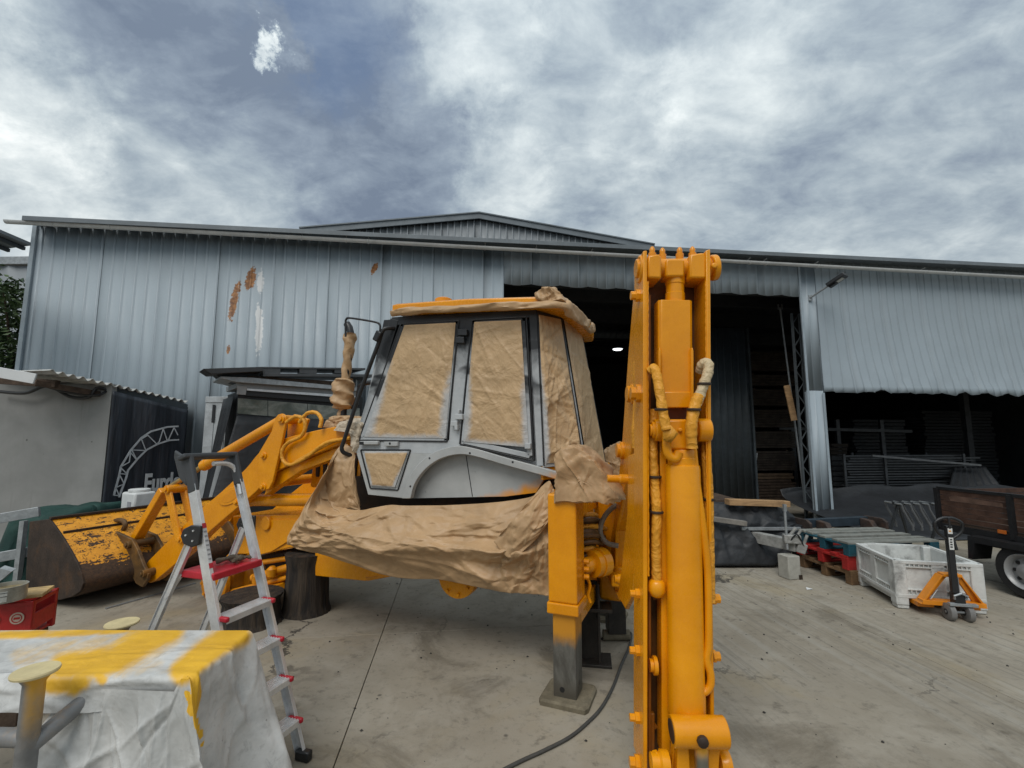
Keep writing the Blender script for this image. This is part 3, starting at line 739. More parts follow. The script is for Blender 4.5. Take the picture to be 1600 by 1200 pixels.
# banner on the shed's side
bA, bB = V((cx+.02, 8.0, 0)), V((bx+.03, by-.1, 0)); bdir = (bB-bA).normalized(); bn = V((bdir.y, -bdir.x, 0))
def bpt(px, py, off=0.0): return onplane(px, py, bA+bn*off, bn)
def bloc(p): q = p-bA; return q.dot(bdir), q.z
BA = thing('banner', 'black banner with white truss arch and white lettering on the shed', 'banner', bA)
BLEN = (bB-bA).length
def bsurf(u, v):
    z = .35 + (zf0-.12 + (zf1-zf0)*u - .35)*v
    w = .03*math.sin(u*9 + v*3) + .02*NZ.noise(V((u*6, v*4, 0))) + .03*(1-v)*math.sin(u*17)
    return bA + bdir*(u*BLEN) + V((0, 0, z)) + bn*(.02+w*.55)
def m_banner():
    m, nt, b = nodes_of('black banner vinyl'); n = NT(nt)
    st = n.noise(1, 5, .6, .3, n.mapping((9, 9, .6)))
    c = n.mix(n.step(st, .35, .75), (.010, .013, .019), (.038, .046, .060)); n.link(c, b.inputs['Base Color']); b.inputs['Roughness'].default_value = .45
    n.link(n.bump(n.noise(1, 4, .5, .4, n.mapping((10, 10, 1.3))), .5, .04), b.inputs['Normal']); return m
mb = MB(); mb.grid(bsurf, 40, 30); build('vinyl_sheet', mb, m_banner(), BA, solid=.004)
WPR = mat('white banner print', (.42, .44, .46), .5, 0, .15, 8)
def strip(pts, w, off=.055):
    mb = MB(); P = [bpt(x, y, off) for x, y in pts]
    for a, b_ in zip(P[:-1], P[1:]): mb.bar(a, b_, .006, w, bdir.cross((b_-a)).cross(b_-a) if False else (b_-a).cross(bn))
    return mb
up_ = [(178, 774), (186, 744), (189, 729), (204, 704), (221, 684), (236, 674), (262, 667), (279, 666)]
lo_ = [(186, 777), (197, 747), (200, 735), (215, 717), (229, 703), (246, 694), (264, 688), (280, 687)]
tr = MB()
for P_ in (up_, lo_): t_ = strip(P_, .03); tr.add(t_.v, t_.f)
zz_ = [(178, 774), (186, 774), (181, 762), (194, 756), (186, 740), (199, 741), (188, 730), (202, 722), (204, 707), (214, 719), (206, 703), (228, 704), (221, 686), (231, 680), (245, 694), (249, 690), (255, 670), (262, 690), (272, 668), (278, 680)]
t_ = strip(zz_, .016); tr.add(t_.v, t_.f)
build('printed_truss_arch', tr, WPR, BA, smooth=None)
fc = bpy.data.curves.new('lettering', 'FONT'); fc.body = 'Eurdo'; fc.size = 1; fc.extrude = .004; fc.offset = .035
fo = bpy.data.objects.new('tmp', fc); COL.objects.link(fo); dg = bpy.context.evaluated_depsgraph_get(); fm = bpy.data.meshes.new_from_object(fo.evaluated_get(dg))
bpy.data.objects.remove(fo)
pl, pr_ = bpt(224, 768, .062), bpt(282, 758, .062); ptop = bpt(224, 741, .062)
mw = max(v.co.x for v in fm.vertices); sx = ((pr_-pl).dot(bdir))/mw; sy = (ptop.z-pl.z)/.70
mb = MB(); mb.add([pl + bdir*(v.co.x*sx) + V((0, 0, v.co.y*sy)) + bn*v.co.z for v in fm.vertices], [tuple(p.vertices) for p in fm.polygons])
build('lettering', mb, mat('white letter print', (.46, .47, .48), .5, 0, .1, 6), BA, smooth=None)

# pale steel cabinet against the warehouse
ca, cb = D(306, 700, 8.7), D(352, 700, 8.85)
zc = D(325, 619, 8.8).z; zi = D(325, 690, 8.8).z
CB = thing('steel_cabinet', 'narrow pale steel cabinet between banner and covered stall', 'cabinet', ((ca.x+cb.x)/2, 8.9, 0))
w_ = cb.x-ca.x; xm = (ca.x+cb.x)/2
PALE = mat('pale scuffed steel', (.40, .42, .43), .5, .1, .2, 4, .1, 40, .5, (.16, .15, .14), .5)
mb = MB(); mb.box((xm, 9.05, zc/2), (w_, .35, zc)); build('body', mb, PALE, CB, bevel=.008)
mb = MB(); mb.box((xm, 8.868, zc-.06), (w_, .014, .11)); build('top_band', mb, PALE, CB, bevel=.004)
mb = MB(); mb.box((xm-w_*.28, 8.868, zc/2-.1), (w_*.38, .012, zc-.32)); build('door', mb, PALE, CB, bevel=.004)
mb = MB(); mb.box((xm+w_*.2, 8.868, zc/2-.1), (w_*.34, .012, zc-.32)); build('door', mb, PALE, CB, bevel=.004)
mb = MB(); mb.box((xm-.05, 8.858, zc-.33), (.05, .012, .34)); build('handle_recess', mb, BLACK, CB)

# tarp covered market stall behind the loader arm
kd = V((.75, .66, 0)).normalized(); kn = V((kd.y, -kd.x, 0)); kA = D(366, 700, 8.05); kA.z = 0
def kpt(px, py, off=0.0): return onplane(px, py, kA+kn*off, kn)
def kl(px, py, off=0.0): q = kpt(px, py, off)-kA; return q.dot(kd), q.z
KS = thing('market_stall', 'mobile stall wrapped in black tarp with clear window strip behind the loader', 'stall', kA)
def kpoly(pts, t0, th, name, mt, bevel=0, **kw):
    mb = MB(); mb.prism([kpt(x, y, t0) for x, y in pts], -kn*th); return build(name, mb, mt, KS, bevel=bevel, smooth=None, **kw)
K1 = kl(566, 640)[0]
mb = MB(); zt_ = kl(375, 612)[1]; zt3 = kl(560, 620)[1]
mb.prism([kA+V((0, 0, .0)), kA+kd*K1, kA+kd*K1+V((0, 0, zt3)), kA+V((0, 0, zt_))], -kn*.9); build('body', mb, TARPK, KS)
kpoly(((370, 598), (562, 612), (562, 622), (370, 606)), .09, .95, 'roof_trim', mat('grey aluminium roof trim', (.25, .26, .265), .5, .3, .12, 4), .004)
kpoly(((386, 607), (562, 619), (562, 623), (386, 610)), .105, .02, 'bright_rail', ALU)
kpoly(((384, 610), (562, 623), (562, 632), (384, 618)), .06, .02, 'awning_roll', BLACK)
kpoly(((371, 602), (386, 604), (384, 617), (370, 616)), .115, .02, 'corner_flap', mat('grey tape', (.30, .30, .30), .5), .003)
m_, nt, b = nodes_of('hazy clear vinyl'); n = NT(nt)
n.link(n.mix(n.step(n.noise(2.2, 6, .6, .8), .35, .7), (.085, .10, .085), (.27, .28, .25)), b.inputs['Base Color']); b.inputs['Roughness'].default_value = .25
n.link(n.bump(n.noise(2.6, 4, .5, .8), .4, .05), b.inputs['Normal']); CLEARV = m_
kpoly(((372, 622), (418, 626), (418, 650), (371, 646)), .015, .02, 'window_strip', CLEARV)
kpoly(((419, 626), (480, 631), (480, 655), (419, 650)), .015, .02, 'window_strip', CLEARV)
kpoly(((481, 631), (562, 638), (562, 656), (481, 655)), .015, .02, 'window_strip', CLEARV)
def kskirt(u, v):
    x = -.42*(1-u)**2*(1-v)*1.2 + u*K1
    z = kl(370, 650)[1]*v + (1-v)*.05 + (kl(560, 657)[1]-kl(370, 650)[1])*u*v
    f = .05 + .35*(1-v)*(.35 + .3*math.sin(u*14 + NZ.noise(V((u*4, v, 0)))*2)) * (1 - .4*u)
    return kA + kd*x + V((0, 0, z)) + kn*f
mb = MB(); mb.grid(kskirt, 60, 14); build('tarp_skirt', mb, TARPK, KS, solid=.005)
def kside(u, v):
    z = zt_*v*.97; p = kA - kn*(.95*u) + kd*(-.06 - .45*(1-v)*(1-.3*u)) + V((0, 0, z))
    return p + V((.04*math.sin(u*15+v*2)*(1-v), 0, 0))
mb = MB(); mb.grid(kside, 24, 14); build('tarp_flap', mb, TARPK, KS, solid=.005)
# things lying on the stall's roof
def onroof(name, pts, th, mt, label, cat, off=.2):
    mb = MB(); mb.prism([kpt(x, y, off) for x, y in pts], -kn*th)
    return props(build(name, mb, mt, bevel=.004, smooth=None), label, cat)
onroof('plank_sheet', ((345, 588), (395, 590), (560, 606), (560, 611), (370, 597), (345, 591)), .8, GALV, 'grey metal sheet lying directly on the stall roof', 'sheet')
onroof('timber_beam', ((388, 587), (545, 597), (548, 605), (387, 595)), .12, WOODD, 'dark weathered timber beam lying on the stall roof', 'beam', .13)
PLT = thing('plastic_pallet', 'grey plastic pallet lying flat on top of the stall roof', 'pallet', kpt(410, 586, .25))
DG_ = mat('dark grey plastic', (.060, .064, .068), .5, 0, .15, 6)
for pts, nm in ((((411, 573), (571, 575), (571, 578), (411, 575)), 'deck'), (((411, 583), (585, 585), (585, 589), (411, 588)), 'runner')):
    mb = MB(); mb.prism([kpt(x, y, .25) for x, y in pts], -kn*.75); build(nm, mb, DG_, PLT, smooth=None, bevel=.004)
for xa2, xb2 in ((411, 438), (468, 495), (523, 550)):
    for q in (0, .6):
        mb = MB(); mb.prism([kpt(x, y, .24-q) for x, y in ((xa2, 575), (xb2, 576), (xb2, 584), (xa2, 583))], -kn*.13); build('block', mb, DG_, PLT, smooth=None)
mb = MB(); mb.prism([kpt(x, y, .36) for x, y in ((318, 576), (411, 573), (411, 580), (330, 584))], -kn*.5)
props(build('dark_board', mb, mat('charcoal board', (.030, .031, .033), .6), bevel=.004, smooth=None), 'long charcoal board jutting left from the stall roof', 'board')
kpoly(((326, 576), (411, 574), (414, 600), (372, 600), (345, 592)), .05, .3, 'roof_prop', CLADD)

# green tarp heap with the white can
hp = V((-6.55, 7.05, 0))
def heap(u, v):
    a = u*2*math.pi; k = v**.8
    rx, ry = .40*(1-.30*k) + .08*(1-k), .80*(1-.30*k) + .1*(1-k)
    sq = 1/(abs(math.cos(a))**5+abs(math.sin(a))**5)**.2
    z = .96*min(1, v*1.45) if v < .69 else .96 + .09*math.sin(a*2+1)*(1-(v-.69)/.31)*.4
    r2 = 1 if v < .69 else 1-(v-.69)/.31
    p = V((math.cos(a)*sq*rx*r2, math.sin(a)*sq*ry*r2, z))
    return hp + p + V((0, 0, .06))*crumple(p, 2.2, 3)*min(1, v*3) + V((.05*math.sin(a*9)*(1-v), .05*math.cos(a*8)*(1-v), 0))
mb = MB(); mb.grid(heap, 64, 22)
props(build('green_tarp', mb, TARPG, smooth=180, solid=.006, loc=(hp.x, hp.y, 0)), 'dark green tarp draped over goods behind the loader bucket', 'tarp')
gd = thing('goods_box', 'stack of goods hidden below the dark green tarp', 'box', (hp.x, hp.y, 0))
mb = MB(); mb.box((hp.x, hp.y, .45), (.40, .8, .86)); build('carton', mb, WOODD, gd)
def gflap(u, v):
    p = D(118+u*32, 778-v*8, 6.75); return p + V((0, .25*(1-v), 0)) + V((0, .05, .02))*math.sin(u*6)
jc = D(215, 798, 7.35)
JB = thing('support_box', 'dark box under the white plastic can behind the bucket', 'box', (jc.x, jc.y, 0))
mb = MB(); mb.box((jc.x, jc.y, jc.z/2), (.5, .45, jc.z)); build('box_body', mb, CLADD, JB, bevel=.006)
mb = MB(); mb.box((jc.x, jc.y, jc.z-.03), (.52, .47, .05)); build('box_lid', mb, CLADD, JB, bevel=.006)
JC = thing('plastic_can', 'white square plastic can with round lid behind the bucket', 'can', jc, R(-25))
zh = D(215, 768, 7.35).z - jc.z
mb = MB(); mb.box((0, 0, zh/2), (.37, .3, zh)); build('body', mb, WHITEP, JC, bevel=.03, local=True)
mb = MB(); mb.lathe([(.13, zh), (.14, zh+.01), (.14, zh+.035), (.12, zh+.045)], (0, 0, 0), (0, 0, 1), 20); build('lid', mb, WHITEP, JC, local=True)
mb = MB(); mb.box((.06, -.152, zh*.4), (.1, .006, .08)); build('label', mb, mat('grey print', (.3, .3, .32), .5), JC, local=True)

# galvanised gate rails at the far left
GR = thing('gate_frame', 'galvanised steel gate frame of two rails left of the bucket', 'gate', (-7.0, 6.1, 0))
for (pa, pb_) in (((-80, 824), (62, 799)), ((-80, 885), (45, 862))):
    a, b2 = D(*pa, 5.95), D(*pb_, 6.25)
    mb = MB(); mb.bar(a, b2, .05, .125); build('rail', mb, GALV, GR, bevel=.005)
for pxx in (-60, 30):
    a = D(pxx, 815, 6.1); mb = MB(); mb.bar((a.x, a.y+.06, 0), (a.x, a.y+.06, a.z), .06, .06, (0, 1, 0)); build('post', mb, GALV, GR)
mb = MB(); mb.prism([D(0, 888, 5.6), D(18, 893, 5.6), D(0, 908, 5.6), D(-30, 905, 5.6)], (0, .05, .02)); 
build('brace_plate', mb, GALV, GR)

# ------------------------------------------------------------------ right side of the yard
# pallets
PHS = 1.3
def make_pallet(name, label, mt, mt2, loc, rot, deep=.95, wide=1.4):
    P = thing(name, label, 'pallet', loc, rot, 'pallets in the stack beside the white bin')
    for k in range(5):
        mb = MB(); w = .145 if k % 2 == 0 else .10; y = -deep/2 + deep*k/4
        y = max(-deep/2+w/2, min(deep/2-w/2, y)); mb.box((rnd.uniform(-.006, .006), y, .133), (wide, w, .022)); build('deck_board', mb, mt2, P, bevel=.003, local=True, smooth=None)
    for k in range(3):
        x = (-wide/2+.07, 0, wide/2-.07)[k]
        mb = MB(); mb.box((x, 0, .111), (.14, deep, .021)); build('stringer_board', mb, mt, P, bevel=.003, local=True, smooth=None)
        for y in (-deep/2+.05, 0, deep/2-.05):
            mb = MB(); mb.box((x, y, .061), (.138, .1, .078)); build('block', mb, mt, P, bevel=.004, local=True, smooth=None)
    for y in (-deep/2+.05, 0, deep/2-.05):
        mb = MB(); mb.box((0, y, .011), (wide, .1, .021)); build('bottom_board', mb, mt, P, bevel=.003, local=True, smooth=None)
    for ch in P.children: ch.scale = (1, 1, PHS)
    return P
pc = G(1331, 915); pcx, pcy = wxy(pc)
def pal(k, dx, dy): return WW(pcx+.7+dx, pcy+.475+dy, .145*PHS*k+.002)
TEAL = mat('blue green pallet paint', (.012, .075, .105), .6, 0, .25, 7, .15, 50, .4, (.05, .05, .05), .5)
REDW = mat('red pallet paint', (.34, .018, .016), .6, 0, .2, 7, .15, 50, .4, (.08, .03, .02), .4)
PWOOD = mat('worn brown pallet wood', (.16, .095, .048), .8, 0, .35, 7, .3, 50, .3, (.05, .035, .025), .5)
GREYD = mat('bleached pallet deck', (.20, .205, .185), .8, 0, .2, 8, .2, 50, .3, (.08, .09, .09), .5)
make_pallet('wooden_pallet', 'bare brown wooden pallet at the bottom of the pallet stack', PWOOD, PWOOD, pal(0, 0, 0), AL)
make_pallet('wooden_pallet', 'red painted pallet in the middle of the pallet stack', REDW, REDW, pal(1, -.02, .03), AL+.01)
make_pallet('wooden_pallet', 'blue green painted pallet on top of the pallet stack', TEAL, GREYD, pal(2, .0, -.01), AL-.01)

# white plastic pallet bin
bN, bR = G(1403, 951), G(1543, 961)
bd = (bR-bN); BW = bd.length; bd.normalize(); bp_ = V((-bd.y, bd.x, 0)); BD, BH = .95, .555
if bp_.y < 0: bp_ = -bp_
BIN = thing('pallet_bin', 'dirty white plastic pallet bin standing behind the pallet jack', 'bin', (bN+bR)/2 + bp_*BD/2, math.atan2(bd.y, bd.x))
BINM = mat('scuffed white bin plastic', (.56, .57, .55), .55, 0, .12, 4, .15, 30, .4, (.17, .17, .165), .85)
hx, hy = BW/2, BD/2; z0 = .13
def bb(name, c, s, bevel=.006, mt=BINM):
    mb = MB(); mb.box(c, s); return build(name, mb, mt, BIN, bevel=bevel, local=True, smooth=None)
bb('floor', (0, 0, z0+.02), (BW-.02, BD-.02, .035))
for s in (-1, 1):
    bb('side_panel', (0, s*(hy-.03), z0+.21), (BW-.1, .03, .40), .003); bb('side_panel', (s*(hx-.03), 0, z0+.21), (.03, BD-.1, .40), .003)
    bb('top_rim', (0, s*(hy-.012), BH-.02), (BW, .05, .04)); bb('top_rim', (s*(hx-.012), 0, BH-.02), (.05, BD, .04))
    bb('rim_rib', (0, s*(hy-.006), BH-.075), (BW-.02, .03, .012), .002); bb('rim_rib', (s*(hx-.006), 0, BH-.075), (.03, BD-.02, .012), .002)
    bb('base_rib', (0, s*(hy-.006), z0+.095), (BW-.02, .03, .012), .002); bb('base_rib', (s*(hx-.006), 0, z0+.095), (.03, BD-.02, .012), .002)
    bb('base_rail', (0, s*(hy-.012), z0+.02), (BW, .05, .045)); bb('base_rail', (s*(hx-.012), 0, z0+.02), (.05, BD, .045))
    bb('upright_rib', (0, s*(hy-.004), z0+.21), (.13, .026, .38)); bb('upright_rib', (s*(hx-.004), 0, z0+.21), (.026, .12, .38))
    bb('runner', (s*(hx-.07), 0, z0-.03), (.10, BD*.9, .06))
    for t in (-1, 1):
        bb('corner_post', (s*(hx-.055), t*(hy-.055), BH/2+.02), (.13, .13, BH-.05), .012); bb('foot', (s*(hx-.06), t*(hy-.06), .045), (.12, .12, .08), .01)
rm = MB()
for s in (-1, 1):
    for k in range(13):
        q = -1 + 2*(k+.5)/13
        for zz in (BH-.055, z0+.07):
            rm.box((q*(hx-.13), s*(hy-.008), zz), (.010, .032, .05)); rm.box((s*(hx-.008), q*(hy-.13), zz), (.032, .010, .05))
build('grille_ribs', rm, BINM, BIN, local=True, smooth=None, kind='stuff')

# pallet jack
jp = G(1499, 970); JK = thing('pallet_jack', 'orange hand pallet jack with black handle in front of the white bin', 'pallet jack', jp, math.atan2(bd.y, bd.x))
JY = mat('orange jack paint', (.70, .235, .008), .4, 0, .12, 6, .05, 60, .5, (.2, .08, .02), .3)
def jb(name, c, s, mt, bevel=.004, ax=None):
    mb = MB(); mb.box(c, s, ax); return build(name, mb, mt, JK, bevel=bevel, local=True, smooth=None)
GRW = mat('grey polyurethane wheel', (.17, .165, .16), .6, 0, .15, 12)
for s in (-.085, .085):
    mb = MB(); mb.lathe([(.075, -.03), (.09, -.024), (.09, .024), (.075, .03), (.04, .03), (.04, .018)], (s, 0, .09), (1, 0, 0), 24); w = build('wheel', mb, GRW, JK, local=True)
    mb = MB(); mb.cyl((s-.034, 0, .09), (s+.034, 0, .09), .03, 12); build('hub', mb, BLACK, w, local=True)
mb = MB(); mb.cyl((-.12, 0, .09), (.12, 0, .09), .014); build('axle', mb, GALV, JK, local=True)
for s in (-1, 1):
    mb = MB(); mb.prism([(s*.08, .06, .46), (s*.03, .06, .46), (s*.24, .12, .13), (s*.30, .12, .13)], (0, .03, 0)); build('frame_arm', mb, JY, JK, local=True, bevel=.004, smooth=None)
    mb = MB(); mb.prism([(s*.08, .04, .46), (s*.095, .04, .46), (s*.315, .06, .13), (s*.29, .06, .13)], (0, .12, 0)); build('frame_flange', mb, JY, JK, local=True, bevel=.003, smooth=None)
    jb('fork', (s*.22, .70, .10), (.16, 1.1, .05), JY)
    mb = MB(); mb.lathe([(.038, -.05), (.04, -.045), (.04, .045), (.038, .05)], (s*.22, 1.05, .042), (1, 0, 0), 16); build('load_wheel', mb, GRW, JK, local=True)
jb('cross_plate', (0, .10, .155), (.60, .1, .05), JY); jb('top_cap', (0, .08, .465), (.18, .11, .03), JY)
jb('pump_body', (0, -.01, .235), (.10, .10, .13), BLACK, .012); jb('linkage_plate', (.02, -.05, .185), (.26, .05, .03), GALV)
mb = MB(); mb.cyl((0, .01, .3), (0, .01, .46), .035); build('lift_piston', mb, GALV, JK, local=True)
mb = MB(); mb.tube([(-.05, -.05, .24), (-.06, -.07, .28), (0, -.08, .31), (.06, -.07, .28), (.05, -.05, .24)], .012, 8); build('handle_yoke', mb, GALV, JK, local=True)
jb('handle_tube', (-.035, -.035, .66), (.062, .055, .72), BLACK, .01)
loop = [(-.035, -.035, .86), (-.13, -.04, .93), (-.165, -.045, 1.0), (-.155, -.05, 1.06), (-.09, -.05, 1.10), (-.035, -.05, 1.105), (.02, -.05, 1.10), (.085, -.05, 1.06), (.095, -.045, 1.0), (.06, -.04, .93), (-.035, -.035, .86)]
mb = MB(); mb.tube(smooth_path(loop, 5), .016, 10); build('handle_loop', mb, BLACK, JK, local=True)
jb('control_lever', (-.035, -.065, 1.05), (.02, .012, .12), BLACK)
WST = mat('white sticker', (.62, .62, .60), .5, 0, .04, 8); INK = mat('black print', (.02, .02, .02), .5)
for z, hh, mt_ in ((.83, .13, WST), (.965, .06, WST)):
    s_ = jb('sticker', (-.035, -.0645, z), (.042, .004, hh), mt_, 0)
    for q in range(4 if hh > .1 else 1):
        mb = MB(); mb.box((-.037+rnd.uniform(-.004, .004), -.0672, z-hh/2+.03+q*.026), (.022, .002, .014)); build('sticker_print', mb, INK if hh > .1 else mat('orange print', (.6, .25, .03)), s_, local=True)
mb = MB(); mb.prism([(-.17, .036, .29), (-.15, .036, .31), (-.215, .0365, .21), (-.235, .0365, .195)], (0, .002, 0)); build('frame_sticker', mb, WST, JK, local=True)

# tarp covered trailer with drawbar, beam and concrete block
bk = G(1243, 906)
CB2 = thing('concrete_block', 'grey concrete block propping up the trailer drawbar', 'block', bk, R(12))
mb = MB(); mb.box((0, .1, .16), (.2, .2, .32)); build('block_body', mb, CONCB, CB2, local=True, bevel=.012)
mb = MB(); mb.box((0.085, -.003, .03), (.05, .02, .06)); build('chipped_corner', mb, DARKSTEEL, CB2, local=True)
TL = thing('trailer', 'low trailer with grey drawbar under a black tarp', 'trailer', (3.2, 8.2, 0))
hz_ = .33
tb = D(1246, 853, bk.y+.1); ta = D(1178, 845, 7.5)
GS = mat('grey scuffed drawbar steel', (.30, .30, .285), .65, .1, .3, 8, .3, 40, .4, (.10, .09, .08), .6)
mb = MB(); mb.bar((ta.x, ta.y, .44), (tb.x, tb.y, .44), .12, .16); build('drawbar', mb, GS, TL, bevel=.006)
mb = MB(); mb.bar((tb.x-.18, tb.y+.03, .54), (tb.x+.03, tb.y-.03, .54), .13, .12); mb.bar((tb.x-.02, tb.y, .44), (tb.x+.09, tb.y-.03, .40), .14, .14); build('hitch_head', mb, GS, TL, bevel=.012)
mb = MB(); mb.tube([(tb.x-.1, tb.y, .58), (tb.x-.02, tb.y-.02, .70)], .022, 8); mb.tube([(tb.x-.01, tb.y, .56), (tb.x+.06, tb.y-.03, .68)], .018, 8); mb.tube([(tb.x+.05, tb.y-.02, .40), (tb.x+.12, tb.y-.05, .60)], .02, 8); build('hitch_lever', mb, GS, TL, bevel=0)
mb = MB(); mb.tube([(tb.x-.16, tb.y-.02, .40), (tb.x-.16, tb.y-.02, .98)], .018, 8); mb.box((tb.x-.16, tb.y-.02, .98), (.04, .04, .1)); build('crank_stem', mb, GALV, TL)
mb = MB(); mb.tube(smooth_path([(tb.x-.13, tb.y-.03, .5), (tb.x-.06, tb.y-.1, .62), (tb.x+.02, tb.y-.08, .50), (tb.x+.08, tb.y-.08, .36)]), .012, 6); build('brake_cable', mb, BLACK, TL)
mb = MB(); mb.box((3.1, 8.3, .42), (2.0, 1.3, .1)); build('deck', mb, DARKSTEEL, TL)
for x in (2.4, 3.6):
    for y in (7.75, 8.8):
        mb = MB(); mb.lathe([(.2, -.08), (.24, -.06), (.24, .06), (.2, .08)], (x, y, .24), (0, 1, 0), 20); build('wheel', mb, RUBBER, TL)
mb = MB(); mb.box((3.0, 8.4, .7), (1.7, 1.0, .5)); build('load_boxes', mb, WOODD, TL)
TF1, TF2 = Facets(2.4, 1.9, 60, 3), Facets(2.4, 1.9, 420, 4)
def tarp(u, v):
    # front slope of the tarp: u along x, v from the ground up and over
    x = 2.0 + 2.8*u; y = 7.35 + .9*v + .35*max(0, u-.8)/.2
    top = .90 - .25*max(0, u-.72)/.28
    z = .03 + top*min(1, v*1.9)**.8
    if v < .5: z += 0
    lift = max(0, (u-.72)/.28)*.46*max(0, 1-v*2.2)            # pulled up over the drawbar
    p = V((x, y - .12*math.sin(v*3.1), z+lift*1.0))
    c = TF1(u*2.25, v*1.8)*.9 + TF2(u*2.25, v*1.8)*.35
    return p + V((.02, -.08, .06))*c*min(1, v*4+.3)
mb = MB(); mb.grid(tarp, 150, 90)
props(build('black_tarp', mb, TARPK, smooth=180, solid=.004, loc=(3.1, 7.9, 0)), 'rumpled black tarp thrown over the trailer beside the drawbar', 'tarp')
a, b2 = D(1136, 784, 7.55), D(1230, 787, 7.62)
mb = MB(); mb.bar(a, b2, .16, .09); props(build('timber_beam', mb, WOOD, bevel=.005, smooth=None), 'short pale timber beam lying on top of the black tarp', 'beam')
a, b2 = D(1095, 808, 7.45), D(1166, 818, 7.35)
mb = MB(); mb.bar(a, b2, .1, .07); props(build('grey_plank', mb, WOODG, bevel=.004, smooth=None), 'grey plank lying across the black tarp next to the boom', 'plank')
a, b2 = D(1158, 826, 7.45), D(1250, 826, 7.5)
mb = MB(); mb.bar(a, b2, .05, .045); props(build('metal_bar', mb, GALV, bevel=.003, smooth=None), 'thin galvanised bar lying on the black tarp near the crank', 'bar')

# rusty roller frame
RF = thing('roller_frame', 'rusty steel frame with a cross roller behind the pallet stack', 'frame', (5.4, 7.9, 0))
RUST = mat('brown rusty steel', (.050, .038, .033), .7, .2, .4, 7, .35, 40, .4, (.13, .065, .035), .5)
fa, fb = D(1249, 810, 7.75), D(1366, 808, 8.1)
fd = (fb-fa); fd.z = 0; fl_ = fd.length; fd.normalize(); fn = V((fd.y, -fd.x, 0))
for p, hh in ((fa, .66), (fb, .66)):
    mb = MB(); mb.prism([V((p.x, p.y, 0))-fn*.2, V((p.x, p.y, 0))+fn*.2, V((p.x, p.y, p.z-.05))+fn*.2, V((p.x, p.y, p.z))+fn*.12, V((p.x, p.y, p.z))-fn*.2], fd*.05); build('end_plate', mb, RUST, RF, bevel=.008, smooth=None)
f_ = V((fa.x, fa.y, 0))
mb = MB(); mb.cyl(f_+fd*.55+V((0, 0, fa.z-.28))+fn*.05, f_+fd*(fl_-.18)+V((0, 0, fa.z-.28))+fn*.05, .065, 16); build('roller', mb, RUST, RF)
for q in (.42, fl_-.2):
    mb = MB(); mb.prism([f_+fd*q+V((0, 0, fa.z-.4))-fn*.1, f_+fd*q+V((0, 0, fa.z-.4))+fn*.12, f_+fd*q+V((0, 0, fa.z-.2))+fn*.15, f_+fd*q+V((0, 0, fa.z-.08))+fn*.08, f_+fd*q+V((0, 0, fa.z-.06))-fn*.1], fd*.1); build('hook_bracket', mb, RUST, RF, bevel=.01, smooth=None)
mb = MB(); mb.bar(f_+V((0, 0, fa.z-.12))-fn*.16, f_+fd*fl_+V((0, 0, fa.z-.12))-fn*.16, .1, .14); mb.bar(f_+V((0, 0, .1)), f_+fd*fl_+V((0, 0, .1)), .1, .1); build('cross_beam', mb, mat('dark blue steel', (.03, .045, .06), .5, .2, .2, 6), RF, bevel=.006)

# steel rack in the right bay, tarps, bent chair frames
RK = thing('tube_rack', 'stack of long grey steel frames in the dark right bay', 'rack', WW(xQ+2.4, 2.2, 0), AL, None)
STL = mat('dull grey tube', (.055, .06, .065), .5, .4, .25, 6)
xa2 = wl(1322, 740, 1.6)[0]; xb2 = wl(1520, 740, 1.6)[0]; zt_ = wl(1400, 712, 1.6)[1]; zb_ = wl(1400, 765, 1.6)[1]
nt_ = 14
for k in range(nt_):
    z = zb_ + (zt_-zb_)*k/(nt_-1); j = rnd.uniform(-.15, .15)
    mb = MB(); mb.bar(WW(xa2+j, 1.6, z), WW(xb2+j*1.5, 1.6+rnd.uniform(-.1, .1), z-.0), .05, .035); build('tube', mb, STL, RK)
for px_ in (1322, 1386, 1510):
    xx = wl(px_, 740, 1.5)[0]
    mb = MB(); mb.bar(WW(xx, 1.53, 0), WW(xx, 1.53, zt_+.05), .06, .05, (0, 1, 0)); build('post', mb, STL, RK)
    mb = MB(); mb.bar(WW(xx, 1.53, .3), WW(xx, 2.6, .3), .06, .05); build('bearer', mb, STL, RK)
    mb = MB(); mb.bar(WW(xx, 2.6, 0), WW(xx, 2.6, zt_+.05), .06, .05, (0, 1, 0)); build('post', mb, STL, RK)
for k in range(8):
    z = .36 + (zt_-.3)*k/8
    mb = MB(); mb.bar(WW(xa2, 2.3, z), WW(xb2, 2.3, z), .5, .12); build('frame_bundle', mb, INNER, RK)
a, b2 = wl(1365, 712, 1.2), wl(1535, 727, 1.2)
mb = MB(); mb.bar(WW(a[0], 1.25, a[1]), WW(b2[0], 1.25, b2[1]), .05, .05); build('long_tube', mb, mat('mid grey tube', (.13, .135, .14), .5, .3, .2, 6), RK)
for k in range(3):
    xx = xa2 + (xb2-xa2)*(k+.3)/2.4; mb = MB(); mb.bar(WW(xx, 4.2, 0), WW(xx, 4.2, 2.6), .12, .1, (0, 1, 0)); build('back_post', mb, STL, RK)
mb = MB(); mb.bar(WW(xa2, 4.2, 2.3), WW(xb2+1, 4.2, 2.2), .08, .1); build('back_rail', mb, STL, RK)
